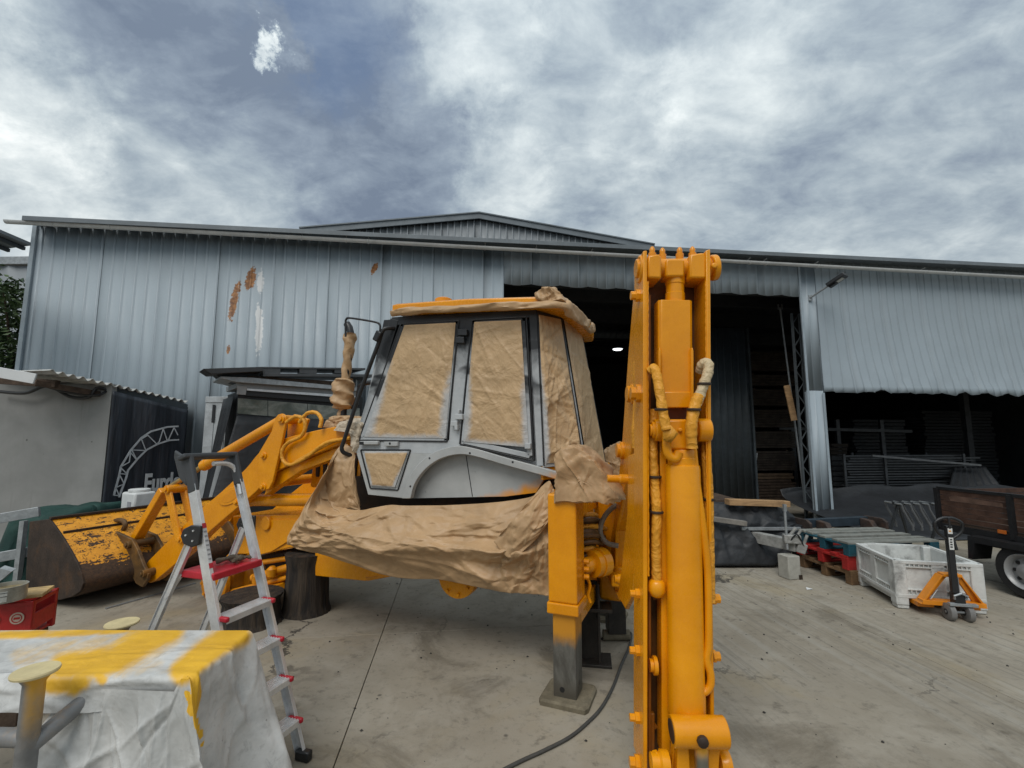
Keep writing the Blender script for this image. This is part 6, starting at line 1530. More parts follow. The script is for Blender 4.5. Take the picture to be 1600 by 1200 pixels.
# ------------------------------------------------------------------ masking paper
def paper_props(o, label): return props(o, label, 'masking paper')
def spray_edge(u, v, l=1, r=1, bo=1, to=0):
    e = 0
    lowv = min(1, max(0, (1.0-v)*1.35))
    if l: e = max(e, (1-u/.20)*lowv)
    if r: e = max(e, (1-(1-u)/.20)*lowv)
    if bo: e = max(e, .8-(v)/.10)
    if to: e = max(e, 1-(1-v)/.12)
    return max(0, e)
def window_paper(quad, fn, nu, nv, label, amp=.013, freq=7, seed=0, sp=(1, 1, 1, 0), loc=None):
    (tl, tr, br, bl) = quad; at = []
    W_, H_ = abs(tr[0]-bl[0])/170, abs(bl[1]-tl[1])/170; A_ = W_*H_
    f0, f1, f2 = Facets(W_*1.7, H_, int(26*A_)+5, int(seed*10)+2), Facets(W_*1.7, H_, int(150*A_)+12, int(seed*10)), Facets(W_*1.6, H_, int(900*A_)+30, int(seed*10)+1); fo = Folds(W_*1.4, H_, int(22*A_)+6, int(seed*10)+5, -1.0, .55)
    def S(u, v):
        x = (bl[0]*(1-u)+br[0]*u)*(1-v) + (tl[0]*(1-u)+tr[0]*u)*v; y = (bl[1]*(1-u)+br[1]*u)*(1-v) + (tl[1]*(1-u)+tr[1]*u)*v
        p0, nrm = fn(x, y); edge = min(1, min(u, 1-u, v, 1-v)*14)
        sx_ = u*W_ + .35*v*H_; kk = max(0, min(1, .55+1.5*NZ.noise(V((u*3+seed, v*3, seed))))); c = 1.1*fo(sx_, v*H_) + .8*f0(sx_, v*H_) + (.55*f1(sx_, v*H_) + .36*kk*f2(sx_, v*H_))*kk + .12*crumple(p0, freq, seed); at.append(spray_edge(u, v, *sp))
        return p0 + nrm*(amp*(c*.7+.55 + .5*NZ.noise(p0*3.1))*edge)
    mb = MB(); mb.grid(S, nu, nv)
    return paper_props(build('window_paper', mb, PAPERW, smooth=180, attr={'spray': at}, loc=loc), label)
sidefn = lambda x, y: (LW(x, y, T0-.018), -MBv)
window_paper(((632, 508), (712, 504), (696, 685), (569, 683)), sidefn, 80, 110, 'brown paper taped over the cab door window beside the mirror arm', seed=1)
window_paper(((741, 503), (814, 500), (826, 699), (724, 690)), sidefn, 76, 116, 'brown paper taped over the cab side window between two dark pillars', seed=4.4)
window_paper(((569, 705), (637, 705), (617, 761), (579, 759)), sidefn, 40, 36, 'small brown paper patch over the low kick window of the cab', .008, 9, 8, (1, 1, 1, 1))
def bil(P, nrm):
    return lambda u, v: (P(u, v), nrm)
def pane_paper(P, nrm, u0, u1, label, seed, sp, amp=.016):
    at = []; f0, f1, f2 = Facets(.6, 1.35, 22, int(seed*9)+2), Facets(.6, 1.35, 110, int(seed*9)), Facets(.6, 1.35, 700, int(seed*9)+1); fo = Folds(.5, 1.3, 30, int(seed*9)+4, 1.2, .7)
    def S(u, v):
        p = P(u0+(u1-u0)*u, .015+.97*v) + nrm*.026; kk = max(0, min(1, .55+1.5*NZ.noise(V((u*2+seed, v*4, seed))))); c = 1.0*fo(u*.42, v*1.3) + .7*f0(u*.42, v*1.3) + (.6*f1(u*.42, v*1.3) + .4*f2(u*.42, v*1.3)*kk)*kk + .1*crumple(p, 6.5, seed); e = min(1, min(u, 1-u, v, 1-v)*14)
        at.append(spray_edge(u, v, *sp) if v < .62 else spray_edge(u, v, *sp)*max(0, (.8-v)/.2)); return p + nrm*(amp*(c*.7+.6)*e)
    mb = MB(); mb.grid(S, 50, 120)
    return paper_props(build('window_paper', mb, PAPERW, smooth=180, attr={'spray': at}), label)
pane_paper(Pq, nq, .04, .96, 'brown paper taped over the rounded rear corner pane of the cab', 2.2, (1, 0, 0, 0), .022)
pane_paper(Pr, nr_, .05, .95, 'brown paper taped over the narrow rear window of the cab', 6.1, (0, 0, 0, 0), .012)

# roof edge band
path_ = [(614, 490, tR-.03), (650, 486, tR-.035), (700, 484, tR-.04), (760, 481, tR-.04), (820, 478, tR-.04), (866, 477, tR-.03)]
cent = [LW(x, y, t) for x, y, t in path_] + [LW(888, 485, .2), LW(905, 498, .52), LW(919, 511, 1.05), LW(922, 513, 1.3)]
cent = smooth_path(cent, 14)
mb = MB(); rings = []
for k, p in enumerate(cent):
    tdir = (cent[min(k+1, len(cent)-1)] - cent[max(k-1, 0)]).normalized(); o_ = tdir.cross(UP).normalized()
    if (EYE-p).dot(o_) < 0: o_ = -o_
    hh = .034 + .010*NZ.noise(V((k*.13, 4, 1))) + (.03 if k > len(cent)*.62 else 0)
    ring = []
    for q in range(16):
        a = 2*math.pi*q/16; pt = p + UP*(math.sin(a)*hh) + o_*(math.cos(a)*.030 + .012)
        pt = pt + o_*(.012*crumple(V((pt.x, pt.y, pt.z*2.6)), 5.5, 9) + .034*crease(V((pt.x*.6, pt.y*.6, pt.z*2.6)), 5, 9)); ring.append(pt)
    rings.append(ring)
mb.loft(rings); paper_props(build('roof_edge_paper', mb, PAPER, smooth=60), 'brown paper band wrapped round the edge of the cab roof')
def lump(loops, amp, freq, seed, cap=True, n_sub=7):
    """closed paper bag: loops are rings of world points"""
    mb = MB(); R_ = []
    c0 = sum(loops[0], V())/len(loops[0]); c1 = sum(loops[-1], V())/len(loops[-1])
    L2 = []
    for q in [.01+.06*k_ for k_ in range(17)]: L2.append([c0+(p-c0)*q for p in loops[0]])
    for a, b_ in zip(loops[:-1], loops[1:]):
        for k in range(n_sub): L2.append([x+(y-x)*(k/n_sub) for x, y in zip(a, b_)])
    L2.append(loops[-1])
    for q in (.94, .7, .35, .02): L2.append([c1+(p-c1)*q for p in loops[-1]])
    cc = sum((sum(r, V())/len(r) for r in L2), V())/len(L2)
    allp = [p for r in L2 for p in r]; kx = lambda p: p.dot(MA) + .8*p.dot(MBv); mx0, mz0 = min(kx(p) for p in allp), min(p.z for p in allp)
    Wd, Hd = max(kx(p) for p in allp)-mx0+.05, max(p.z for p in allp)-mz0+.05; f1, f2 = Facets(Wd, Hd, 26, seed), Facets(Wd, Hd, 170, seed+1); fo = Folds(Wd, Hd, 26, seed+3)
    for i, r in enumerate(L2):
        R_.append([p + (p-cc).normalized()*(amp*(.8*fo(kx(p)-mx0, p.z-mz0) + .7*f1(kx(p)-mx0, p.z-mz0) + .4*f2(kx(p)-mx0, p.z-mz0))) for k, p in enumerate(r)])
    mb.loft(R_); return mb
def resample(poly, n):
    poly = [V((x, y, 0)) for x, y in poly]; P = poly+[poly[0]]; ls = [(b_-a).length for a, b_ in zip(P[:-1], P[1:])]; tot = sum(ls); out = []
    for k in range(n):
        s = tot*k/n; i = 0
        while s > ls[i]: s -= ls[i]; i += 1
        p = P[i]+(P[i+1]-P[i])*(s/ls[i]); out.append((p.x, p.y))
    return out
def bag(poly, tt, amp, freq, seed, label, n=110, name='paper_bag', mt=PAPER, shrink=.85, plane=None):
    pts = resample(poly, n); cx = sum(p[0] for p in pts)/n; cy = sum(p[1] for p in pts)/n; loops = []
    base = [L(x, y, tt[0]) for x, y in pts]; cs = sum(p[0] for p in base)/n; cz = sum(p[1] for p in base)/n
    for k, t in enumerate(tt):
        s = shrink if k in (0, len(tt)-1) else 1.0
        loops.append([MV(cs+(a-cs)*s, t, cz+(z-cz)*s) for a, z in base])
    return paper_props(build(name, lump(loops, amp, freq, seed), mt, smooth=50), label)
bag(((866, 786), (866, 750), (867, 712), (874, 701), (890, 697), (908, 699), (928, 722), (948, 748), (963, 770), (968, 782), (956, 786), (910, 786)), (-.15, -.125, .19, .22), .026, 3.4, 3, 'brown paper bag pulled over the top of the near stabiliser leg', shrink=.93)
bag(((944, 760), (944, 706), (950, 698), (962, 690), (974, 697), (984, 703), (983, 735), (978, 748), (985, 768)), (1.45, 1.5, 1.8, 1.85), .03, 3.6, 7, 'crumpled brown paper bag on the far stabiliser beside the boom')
bag(((836, 466), (838, 458), (848, 452), (860, 451), (872, 458), (878, 468), (862, 473), (846, 470)), (tR-.02, tR+.02, .35, .4), .03, 6, 12, 'scrunched brown paper bundle on the rear corner of the cab roof', 48)
# exhaust wrapping: sleeve, silencer, collar
def sleeve(path, t, rads, label, name='paper_sleeve', seed=0):
    P = smooth_path([LW(x, y, t) for x, y in path], 8); m_ = len(P); mb = MB(); rings = []
    for k, p in enumerate(P):
        f = k/(m_-1)*(len(rads)-1); i = min(int(f), len(rads)-2); r = rads[i]+(rads[i+1]-rads[i])*(f-i)
        rings.append([p + (MA*math.cos(a)+MBv*math.sin(a))*(r*(1+.16*NZ.noise(V((math.cos(a)*1.5, math.sin(a)*1.5, k*.45+seed)))+.14*math.sin(a*2+k*.8))) for a in [2*math.pi*q/28 for q in range(28)]])
    mb.loft(rings); return paper_props(build(name, mb, PAPER, smooth=50), label)
sleeve(((547, 522), (546, 540), (543, 565), (540, 592)), te, (.085, .07, .058, .055), 'twisted brown paper sleeve on the upright exhaust pipe', seed=1)
sleeve(((540, 591), (537, 595), (536, 615), (535, 634), (535, 640)), te, (.05, .125, .135, .13, .05), 'brown paper wrapped round the bulging exhaust silencer', seed=5)
sleeve(((535, 640), (532, 652), (531, 664)), te, (.05, .045, .07), 'brown paper collar at the foot of the exhaust', seed=9)
bag(((502, 668), (505, 655), (518, 650), (540, 650), (552, 654), (560, 664), (545, 674), (520, 672)), (.55, .6, .95, 1.0), .025, 5, 21, 'crumpled brown paper over the hood below the exhaust', 60)
bag(((516, 672), (530, 660), (552, 655), (566, 660), (560, 690), (552, 708), (548, 680), (536, 670)), (.12, .15, .34, .38), .028, 5, 17, 'pale crumpled paper tucked round the loader arm pivot', 60, mt=m_paper('pale masking paper', (.52, .43, .32), False, 12, .5))
# the big apron of paper hanging below the cab
top_ = [(530, 700, .12), (512, 752, .11), (528, 789, .11), (560, 797, .13), (585, 793, .12), (610, 789, .12), (640, 790, .14), (700, 789, .20), (770, 785, .22), (830, 776, .22), (858, 760, .14), (866, 764, .06)]
bot_ = [(494, 772, .10), (452, 840, .02), (470, 858, .02), (510, 868, .03), (555, 884, .05), (620, 902, .10), (690, 906, .16), (730, 914, .17), (780, 923, .16), (815, 928, .15), (850, 931, .15), (868, 932, .15)]
def along(P, u):
    f = u*(len(P)-1); i = min(int(f), len(P)-2); f -= i
    q = [V(P[max(0, min(len(P)-1, i+d))]) for d in (-1, 0, 1, 2)]
    p0, p1, p2, p3 = q
    return ((p1*2) + (p2-p0)*f + (p0*2-p1*5+p2*4-p3)*f*f + (p1*3-p0-p2*3+p3)*f**3)*.5
AFO, AFP = Folds(2.5, .9, 26, 77, .15, .45), Folds(2.5, .9, 60, 78)
AF0, AF1, AF2 = Facets(2.6, .9, 34, 101), Facets(2.6, .9, 150, 102), Facets(2.6, .9, 1100, 103)
def apron(u, v):
    a, b_ = along(top_, u), along(bot_, u); w = 1-v
    q = a*(1-w) + b_*w
    sag = math.sin(w*math.pi)
    t = q.z - .13*sag*(.5+.5*math.sin(math.pi*min(1, u*1.1))) 
    # a long fold across the middle and diagonal creases
    t -= .05*max(0, 1-abs(w-(.44+.16*u))*7) + .035*max(0, 1-abs(w-(.72-.22*u))*8)*(u > .18)
    p = LW(q.x, q.y, t)
    fx, fy = u*2.5 + .12*w, w*.85 + .10*math.sin(u*3)
    k1 = max(0, min(1, .5+1.6*NZ.noise(V((u*3.1, w*2.0, 3)))))
    c = .85*AFO(fx, fy) + .45*AFP(fx, fy) + .7*AF0(fx, max(0, fy)) + .55*AF1(fx, max(0, fy))*(.35+.65*k1) + .30*AF2(fx, max(0, fy))*k1*k1
    crush = math.exp(-((u-.80)/.10)**2 - ((w-.72)/.35)**2) + .8*math.exp(-((u-.93)/.06)**2 - ((w-.2)/.3)**2) + .5*math.exp(-((u-.16)/.10)**2)
    e = .55 + .45*min(1, min(w, 1-w)*6)
    return p - MBv*(e*(.038*c + .045*crush*(AF2(fx, max(0, fy)) + .6*AF1(fx*1.6, max(0, fy)))))
mb = MB(); mb.grid(apron, 300, 130)
paper_props(build('paper_apron', mb, PAPER, smooth=180, solid=.0012), 'large sheet of brown masking paper hanging below the cab')
# a second layer folded over at the right and one hanging to the left
def flap(top, bot, nm, label, amp=.03, seed=0, nu=60, nv=60, freq=3.2):
    f1, f2 = Facets(1, 1, 30, seed), Facets(1, 1, 200, seed+1)
    def S(u, v):
        a, b_ = along(top, u), along(bot, u); q = a*v + b_*(1-v); t = q.z - .05*math.sin(v*math.pi); p = LW(q.x, q.y, t)
        return p - MBv*(amp*(.8*f1(u, v) + .35*f2(u, v)))
    mb = MB(); mb.grid(S, nu, nv); return paper_props(build(nm, mb, PAPER, smooth=180, solid=.0012), label)
flap([(846, 760, .08), (860, 752, .05), (866, 780, .04), (866, 800, .05)], [(772, 846, -.02), (796, 872, -.03), (830, 850, -.02), (866, 806, .02)], 'paper_flap', 'loose paper flap folded over the right end of the paper apron', .035, 41)
flap([(534, 690, .15), (552, 706, .14), (556, 740, .16), (562, 790, .2)], [(488, 775, .14), (505, 800, .14), (535, 800, .16), (562, 800, .2)], 'paper_flap', 'upright paper flap at the front edge of the cab', .03, 47)

# ------------------------------------------------------------------ step ladder
F0 = G(472, 1187); wv = V((.31, .95, 0)).normalized(); nv_ = V((.95, -.31, 0)).normalized()
LD = thing('step_ladder', 'aluminium step ladder with red platform and red tread ends', 'ladder', F0 - wv*.20)
HT = 1.70; LEAN = .69*HT/1.86
def rail(side, z):      # side 0 far, 1 near
    wid = .20 - (.20-.165)*z/HT
    c = F0 - wv*.20 - nv_*(LEAN*z/HT) + UP*z
    return c + wv*(wid if side == 0 else -wid)
for s in (0, 1):
    a, b_ = rail(s, .03), rail(s, HT); d = (b_-a).normalized(); ax = (d, wv, d.cross(wv))
    mb = MB(); l = (b_-a).length; mb.box((a+b_)/2 + wv*(.011 if s == 0 else -.011), (l, .004, .066), ax)
    for q in (-1, 1): mb.box((a+b_)/2 + d.cross(wv)*(q*.031), (l, .024, .004), ax)
    build('stile', mb, ALU, LD, smooth=None, bevel=.0015)
    f = rail(s, 0); mb = MB(); mb.box(f+UP*.03 + nv_*.01, (.10, .05, .06), (nv_, wv, UP)); build('rubber_foot', mb, BLACK, LD, bevel=.01)
for k in range(1, 5):
    z = .232*k; a, b_ = rail(1, z), rail(0, z); wd = (b_-a).length - .03; c = (a+b_)/2 + nv_*.020
    mb = MB(); mb.box(c, (.105, wd, .022), (nv_, wv, UP))
    for q in (-.042, -.021, 0, .021, .042): mb.box(c+UP*.0125+nv_*q, (.006, wd, .004), (nv_, wv, UP))
    mb.box(c+nv_*.051-UP*.008, (.005, wd, .035), (nv_, wv, UP))
    T = build('tread', mb, ALU, LD, smooth=None, bevel=.001)
    for p, sg in ((a, -1), (b_, 1)):
        mb = MB(); mb.box(p + nv_*.035 - wv*(sg*.010) + UP*.002, (.105, .026, .030), (nv_, wv, UP)); build('tread_cap', mb, REDP, T, bevel=.008)
z = .232*5; a, b_ = rail(1, z), rail(0, z)
mb = MB(); c = (a+b_)/2 - nv_*.09 ; mb.box(c, (.27, (b_-a).length+.01, .045), (nv_, wv, UP)); build('platform', mb, REDP, LD, bevel=.008)
PB = c + UP*.025
for s in (0, 1):
    h0 = rail(s, 1.40) + wv*(.016 if s == 0 else -.016)
    mb = MB(); r_ = .06
    mb.prism([h0 + nv_*(.03) + UP*.06, h0+nv_*.03-UP*.05, h0 - nv_*.03 - UP*.07, h0 - nv_*.10 - UP*.055, h0 - nv_*.13 - UP*.01, h0 - nv_*.11+UP*.035, h0 - nv_*.05+UP*.06], wv*(.02 if s == 0 else -.02)); HP = build('hinge_plate', mb, BLACK, LD, bevel=.006)
    for q in ((-.02, .03), (-.08, .0), (-.02, -.03)):
        mb = MB(); p = h0 + nv_*q[0] + UP*q[1]; e_ = wv*(.026 if s == 0 else -.026); mb.cyl(p, p+e_, .006, 8); p2 = p - e_*.15; build('rivet', mb, ALU, HP)
    ft = rail(s, 0) - nv_*1.20 + wv*(.02 if s == 0 else -.02); top = h0 - nv_*.06 - UP*.03
    mb = MB(); d = (top-ft).normalized(); l = (top-ft).length; cx_ = (top+ft)/2; ax = (d, wv, d.cross(wv))
    mb.box(cx_, (l, .004, .05), ax)
    for q in (-1, 1): mb.box(cx_ + d.cross(wv)*(q*.023), (l, .022, .004), ax)
    build('rear_leg', mb, ALU, LD, smooth=None, bevel=.001)
    mb = MB(); mb.box(ft+UP*.02, (.06, .04, .04), (nv_, wv, UP)); build('rubber_foot', mb, BLACK, LD, bevel=.006)
    arm0 = rail(s, 1.16) - nv_*.22; arm1 = ft + (top-ft)*(.74)
    mb = MB(); mb.bar(arm0 + UP*.0, arm1, .02, .02); build('platform_arm', mb, ALU, LD)
q0, q1_ = rail(1, 0)-nv_*1.0+UP*.3, rail(0, 0)-nv_*1.0+UP*.3
mb = MB(); mb.bar(q0, q1_, .02, .03); build('rear_brace', mb, ALU, LD)
# top bridge handle
t0, t1 = rail(1, HT), rail(0, HT); d = (rail(1, HT)-rail(1, 0)).normalized()
mb = MB()
sec = lambda p, w, h, x, z: [p - x*w - z*h, p + x*w - z*h, p + x*w + z*h, p - x*w + z*h]
pth = [t1 - d*.02, t1 + d*.08, t1 + d*.155 - wv*.045, (t0+t1)/2 + d*.17, t0 + d*.165 + wv*.03]
TOPM = mat('dark grey handle plastic', (.045, .048, .052), .45, 0, .1, 9)
mb.bar(t1 - d*.03, t1+d*.195, .030, .068, nv_); mb.bar(t0 - d*.05, t0+d*.195, .032, .07, nv_)
mb.bar(t0 + d*.185 - wv*.05, t1 + d*.185 + wv*.015, .068, .032, d)
e0 = t0 + d*.20 - wv*.018
mb.prism([e0 + nv_*.035, e0 - nv_*.035, e0-nv_*.10 + UP*.03, e0 - nv_*.10 - UP*.02, e0 - nv_*.04 - UP*.15, e0 + nv_*.03 - UP*.20], wv*.02)
build('top_handle', mb, TOPM, LD, bevel=.010, smooth=None)
mb = MB(); mb.tube(smooth_path([t1 - d*.10, t1 + d*.06, t1 + d*.115 - wv*.04, t1 + d*.13 - wv*.10, (t0+t1)/2 + d*.13], 5), .016, 8); build('inner_grip', mb, ALU, LD)
st0, st1 = rail(1, 1.20), rail(1, 1.48); d = (st1-st0).normalized(); xn = d.cross(wv); cst = (st0+st1)/2 + nv_*.037
st_ = MB(); st_.box(cst, (.26, .026, .002), (d, wv, xn)); sk = build('sticker', st_, mat('pale sticker', (.50, .50, .50), .5), LD)
for q, cc2 in ((.125, REDP), (-.12, REDP)):
    mb = MB(); mb.box(cst + d*q + nv_*.002, (.03, .026, .002), (d, wv, xn)); build('sticker_band', mb, cc2, sk)
for k in range(7):
    mb = MB(); mb.box(cst + d*(-.08+.028*k) + nv_*.0018, (.010, .018, .0015), (d, wv, xn)); build('sticker_print', mb, mat('grey print ink', (.22, .22, .23), .5), sk)
# crumpled glove on the platform
mb = MB(); gl = PB + wv*.02 + nv_*.03
for k, (a, b_, c_, r_) in enumerate((((-.05, -.06), (.00, .02), (.05, .05), .022), ((-.02, .05), (.03, .02), (.06, -.03), .018), ((.02, .03), (.05, .08), (.07, .10), .014), ((-.05, 0), (-.07, .05), (-.05, .09), .013), ((0, 0), (.01, .06), (-.01, .10), .015))):
    pts = [gl + nv_*q[0] + wv*q[1] + UP*(r_+.012*((i+k) % 2)) for i, q in enumerate((a, b_, c_))]
    mb.tube(smooth_path(pts, 5), [r_*.72*(1+.25*math.sin(i*1.7+k)) for i in range(11)], 8)
props(build('work_glove', mb, mat('dirty brown glove', (.10, .075, .05), .85, 0, .35, 30, .4, 60), smooth=60), 'crumpled dirty glove lying on the red ladder platform', 'glove')

# ------------------------------------------------------------------ paint table with sheet
TZ = .95
kb = G(386, 985, TZ); kf = G(300, 1052, TZ); XR = (kb.x+kf.x)/2; YB, YF = kb.y, kf.y; XLft = XR-2.3
TBL = thing('trestle_table', 'plank table hidden under the paint spattered sheet', 'table', (XR-1.1, (YB+YF)/2, 0))
mb = MB(); mb.box((XR-1.14, (YB+YF)/2, TZ-.035), (2.2, YB-YF-.06, .04)); build('table_top', mb, WOODG, TBL)
for x in (XR-.25, XR-2.0):
    for y in (YF+.1, YB-.1):
        mb = MB(); mb.box((x, y, (TZ-.05)/2), (.06, .06, TZ-.05)); build('leg', mb, WOODD, TBL)
m_, nt, b = nodes_of('paint spattered dust sheet'); n = NT(nt)
a = n.attr('paint')
wh = n.mix(n.step(n.noise(3, 7, .65, .5), .32, .68), (.40, .40, .385), (.60, .595, .575))
wh = n.mix(n.math('MULTIPLY', n.step(n.noise(17, 8, .72, .6), .52, .72), .5), wh, (.24, .24, .235))
k = n.math('ADD', a, n.math('ADD', n.math('MULTIPLY', n.math('SUBTRACT', n.noise(5, 8, .7, .2, n.mapping((3.4, .5, 1))), .5), .85), n.math('MULTIPLY', n.math('SUBTRACT', n.noise(26, 6, .7), .5), .25)))
yl = n.mix(n.step(n.noise(6, 5, .6), .35, .7), (.66, .36, .018), (.78, .44, .022))
c = n.mix(n.step(k, .12, .85), wh, yl)
c = n.mix(n.math('MULTIPLY', n.step(n.voronoi(9, 'F1'), .05, .03), .6), c, (.12, .11, .10))
n.link(c, b.inputs['Base Color']); b.inputs['Roughness'].default_value = .5
cr_ = n.voronoi(8, 'DISTANCE_TO_EDGE', n.noise(4, 4, .6, .4, None, 1))
n.link(n.bump(n.math('ADD', n.noise(9, 6, .6, .3), n.math('ADD', n.math('MULTIPLY', n.voronoi(5.5, 'F1', n.noise(2.5, 4, .6, .3, None, 1)), 1.2), n.math('MULTIPLY', n.noise(2.2, 4, .5, .5), 1.3))), .15, .03), b.inputs['Normal']); SHEETM = m_
def seg_d(p, a, b_):
    ax, ay = a; bx, by = b_; dx, dy = bx-ax, by-ay; t = max(0, min(1, ((p[0]-ax)*dx+(p[1]-ay)*dy)/(dx*dx+dy*dy+1e-9)))
    return math.hypot(p[0]-ax-dx*t, p[1]-ay-dy*t)
def paint_at(w):
    px, py = project(w); s = 0
    def sm(x, a, b_): t = max(0, min(1, (x-a)/(b_-a))); return t*t*(3-2*t)
    # sprayed bands on the top, given by lines along which parts were sprayed
    for pts, wd, st in ((((100, 1042), (180, 1030), (215, 1008), (262, 983)), 26, .95), (((60, 1062), (110, 1058), (140, 1040)), 26, .7), (((0, 992), (90, 990), (180, 984), (260, 980)), 7, .8),
                        (((286, 1050), (318, 1022), (345, 1003), (372, 990)), 21, 1.0), (((80, 1070), (110, 1072), (125, 1064)), 16, .9), (((150, 1046), (160, 1062)), 10, .8), (((200, 1005), (90, 1012), (30, 1030)), 16, .42), (((215, 1045), (250, 1040)), 12, .3)):
        d = min(seg_d((px, py), a, b_) for a, b_ in zip(pts[:-1], pts[1:])); s = max(s, st*(1-sm(d, wd*.25, wd*1.7)))
    for pts, wd in ((((303, 1050), (307, 1085), (300, 1110)), 7.5), (((292, 1083), (302, 1105)), 4), (((301, 1108), (306, 1130), (317, 1162)), 2.6)):
        d = min(seg_d((px, py), a, b_) for a, b_ in zip(pts[:-1], pts[1:])); s = max(s, 2.0*(1-sm(d, wd*.7, wd*1.25)))
    return s
at = []
def rnd_top(u, v):
    """sheet over the top with rounded right and front edges, hanging over front and right"""
    x = XLft + (XR-XLft)*u; y = YB + (YF-YB)*v
    return x, y
SFO2 = Folds(1, 1, 40, 15, 1.2, .9)
def sheet_top(u, v):
    # u left->right incl. right drape, v back->front incl. front drape; profile lengths
    LU, LV = 2.3, YB-YF
    su, sv = u*(LU+1.02), v*(LV+.17) - .0
    x = XLft + min(su, LU); y = YB - min(sv, LV); z = TZ
    du, dv = max(0, su-LU), max(0, sv-LV)
    rr = .03
    if du > 0:
        k = min(du/.07, 1); ang = k*math.pi/2
        x += rr*math.sin(ang); z -= rr*(1-math.cos(ang))
        if du > .07:
            dd = du-.07; fl = .16 + .13*math.sin(v*7.0+1.0) + .08*math.sin(v*15+.5); x += dd*fl; z -= dd*.97
        y -= .14*du*v - .02*du*(1-v)
    if dv > 0:
        k = min(dv/.07, 1); ang = k*math.pi/2
        y -= rr*math.sin(ang)*(1 if du <= 0 else .6); z -= rr*(1-math.cos(ang))*(1 if du <= 0 else 0)
        if dv > .07:
            dd = dv-.07
            if du <= 0: z -= dd*(1.0 + .25*math.sin(u*9+2)*(1-u)); y -= .03*math.sin(u*16)*dd/.1
            else: y -= dd*.25; 
    p = V((x, y, max(.012, z)))
    c = .6*crumple(p, 1.5, 5) + .8*SFO2(u, v); am = .006 if (du <= 0 and dv <= 0) else .022
    if du <= 0 and dv <= 0:
        p.z += -.012*math.sin(math.pi*v)*abs(math.sin(u*5)) + am*c
        if v < .03: p.z += 0
    elif du > 0: p.x += am*c
    else: p.y -= am*c*.8
    at.append(paint_at(p)); return p
mb = MB(); mb.grid(sheet_top, 210, 60)
DSH = props(build('dust_sheet', mb, SHEETM, smooth=180, attr={'paint': at}), 'white sheet covered in yellow overspray draped over the front table', 'sheet')
at = []
x0c = D(85, 1150, YF).x
SFO, SFA = Folds(1, 1, 34, 5, 1.4, .7), Facets(1, 1, 60, 6)
def front_drape(u, v):
    # long skirt falling from under the front edge, v=1 top
    w = 1-v; x = x0c + (XR + .10 - x0c)*u; y = YF - .012 - .05*u
    corner_ = max(0, (u-.80)/.20); z = (TZ-.06+.055*min(1, corner_*2.5))*v + .01
    y -= w*(.06 + .10*math.sin(u*11+w*1.2)*(.3+.7*w) + .045*math.sin(u*25+2-w)*w + .05*abs(math.sin(u*6.5+w*.8+.6))*w)
    y -= .06*corner_*w; x += .31*corner_**1.3*w - .07*corner_*v + .012*math.sin(v*9+u*5) + (.05*math.sin(v*7)-.10*w*(v > .0))*max(0, 1-u*7)
    p = V((x, y, z)); p.y -= (.012*crumple(p, 1.6, 8) + .018*SFO(u, v) + .007*SFA(u, v))*min(1, w*6)
    if u > .985: p.y += .0
    at.append(paint_at(p)); return p
mb = MB(); mb.grid(front_drape, 160, 90)
o = build('front_skirt', mb, SHEETM, DSH, smooth=180, attr={'paint': at})
# dark cloth bundle and yellow streak under the table
cl = G(40, 1180)
def pile(u, v):
    a = u*2*math.pi; r = (1-v); p = V((math.cos(a)*r*.42, math.sin(a)*r*.25, .14*(1-r*r)))
    return V((-2.45, 2.25, .01)) + p + UP*(.05*crumple(p, 4, 2)*(1-r)) 
mb = MB(); mb.grid(pile, 48, 14); props(build('black_cloth', mb, TARPK, smooth=180), 'black cloth heap on the ground under the table', 'cloth')

# round topped pipe stands
STM = mat('oversprayed grey pipe', (.20, .20, .20), .5, .2, .2, 5, .1, 30, .5, (.45, .22, .02), .5)
DISC = mat('cream disc with ochre dust', (.36, .28, .17), .5, 0, .25, 7, .1, 40, .5, (.30, .25, .17), .6)
RIMM = mat('pale disc rim', (.60, .50, .27), .45, 0, .12, 9)
def disc_stand(name, label, c, r, cross):
    T = thing(name, label, 'stand', (c.x, c.y, 0), 0, 'round topped pipe stands by the table')
    mb = MB(); mb.lathe([(r*.80, 0), (r*.97, .006), (r, .014), (r*.97, .02), (r*.90, .02)], c-UP*.02, UP, 40); D_ = build('disc_rim', mb, RIMM, T, smooth=30)
    mb = MB(); mb.lathe([(r*.89, 0), (r*.89, .003)], c-UP*.004, UP, 40); build('disc_face', mb, DISC, D_)
    mb = MB(); mb.lathe([(.036, 0), (.036, c.z-.05), (.055, c.z-.02)], V((c.x, c.y, 0)), UP, 24); build('pipe_post', mb, PIPEM, T, smooth=40)
    mb = MB(); mb.lathe([(r*.9, 0), (r*.9, .012), (.05, .03)], V((c.x, c.y, 0)), UP, 32); build('base_disc', mb, STM, T, smooth=30)
    for (p, q) in cross:
        mb = MB(); mb.cyl(p, q, .034, 18); build('cross_pipe', mb, STM, T)
    return T
m_, nt, b = nodes_of('grey pipe with yellow overspray at the top'); n = NT(nt)
z = n.math('ADD', n.sep()[2], n.math('MULTIPLY', n.math('SUBTRACT', n.noise(7, 6, .65), .5), .30))
pos_x = n.sep()[0]
c = n.mix(n.step(n.noise(9, 6, .65), .3, .7), (.15, .15, .15), (.25, .25, .25)); c = n.mix(n.math('MULTIPLY', n.step(z, .74, 1.0), n.step(pos_x, -.012, .026)), c, (.60, .32, .03)); n.link(c, b.inputs['Base Color']); b.inputs['Roughness'].default_value = .45; PIPEM = m_
c1 = D(56, 1046, 2.02); c2 = D(191, 972, 2.98)
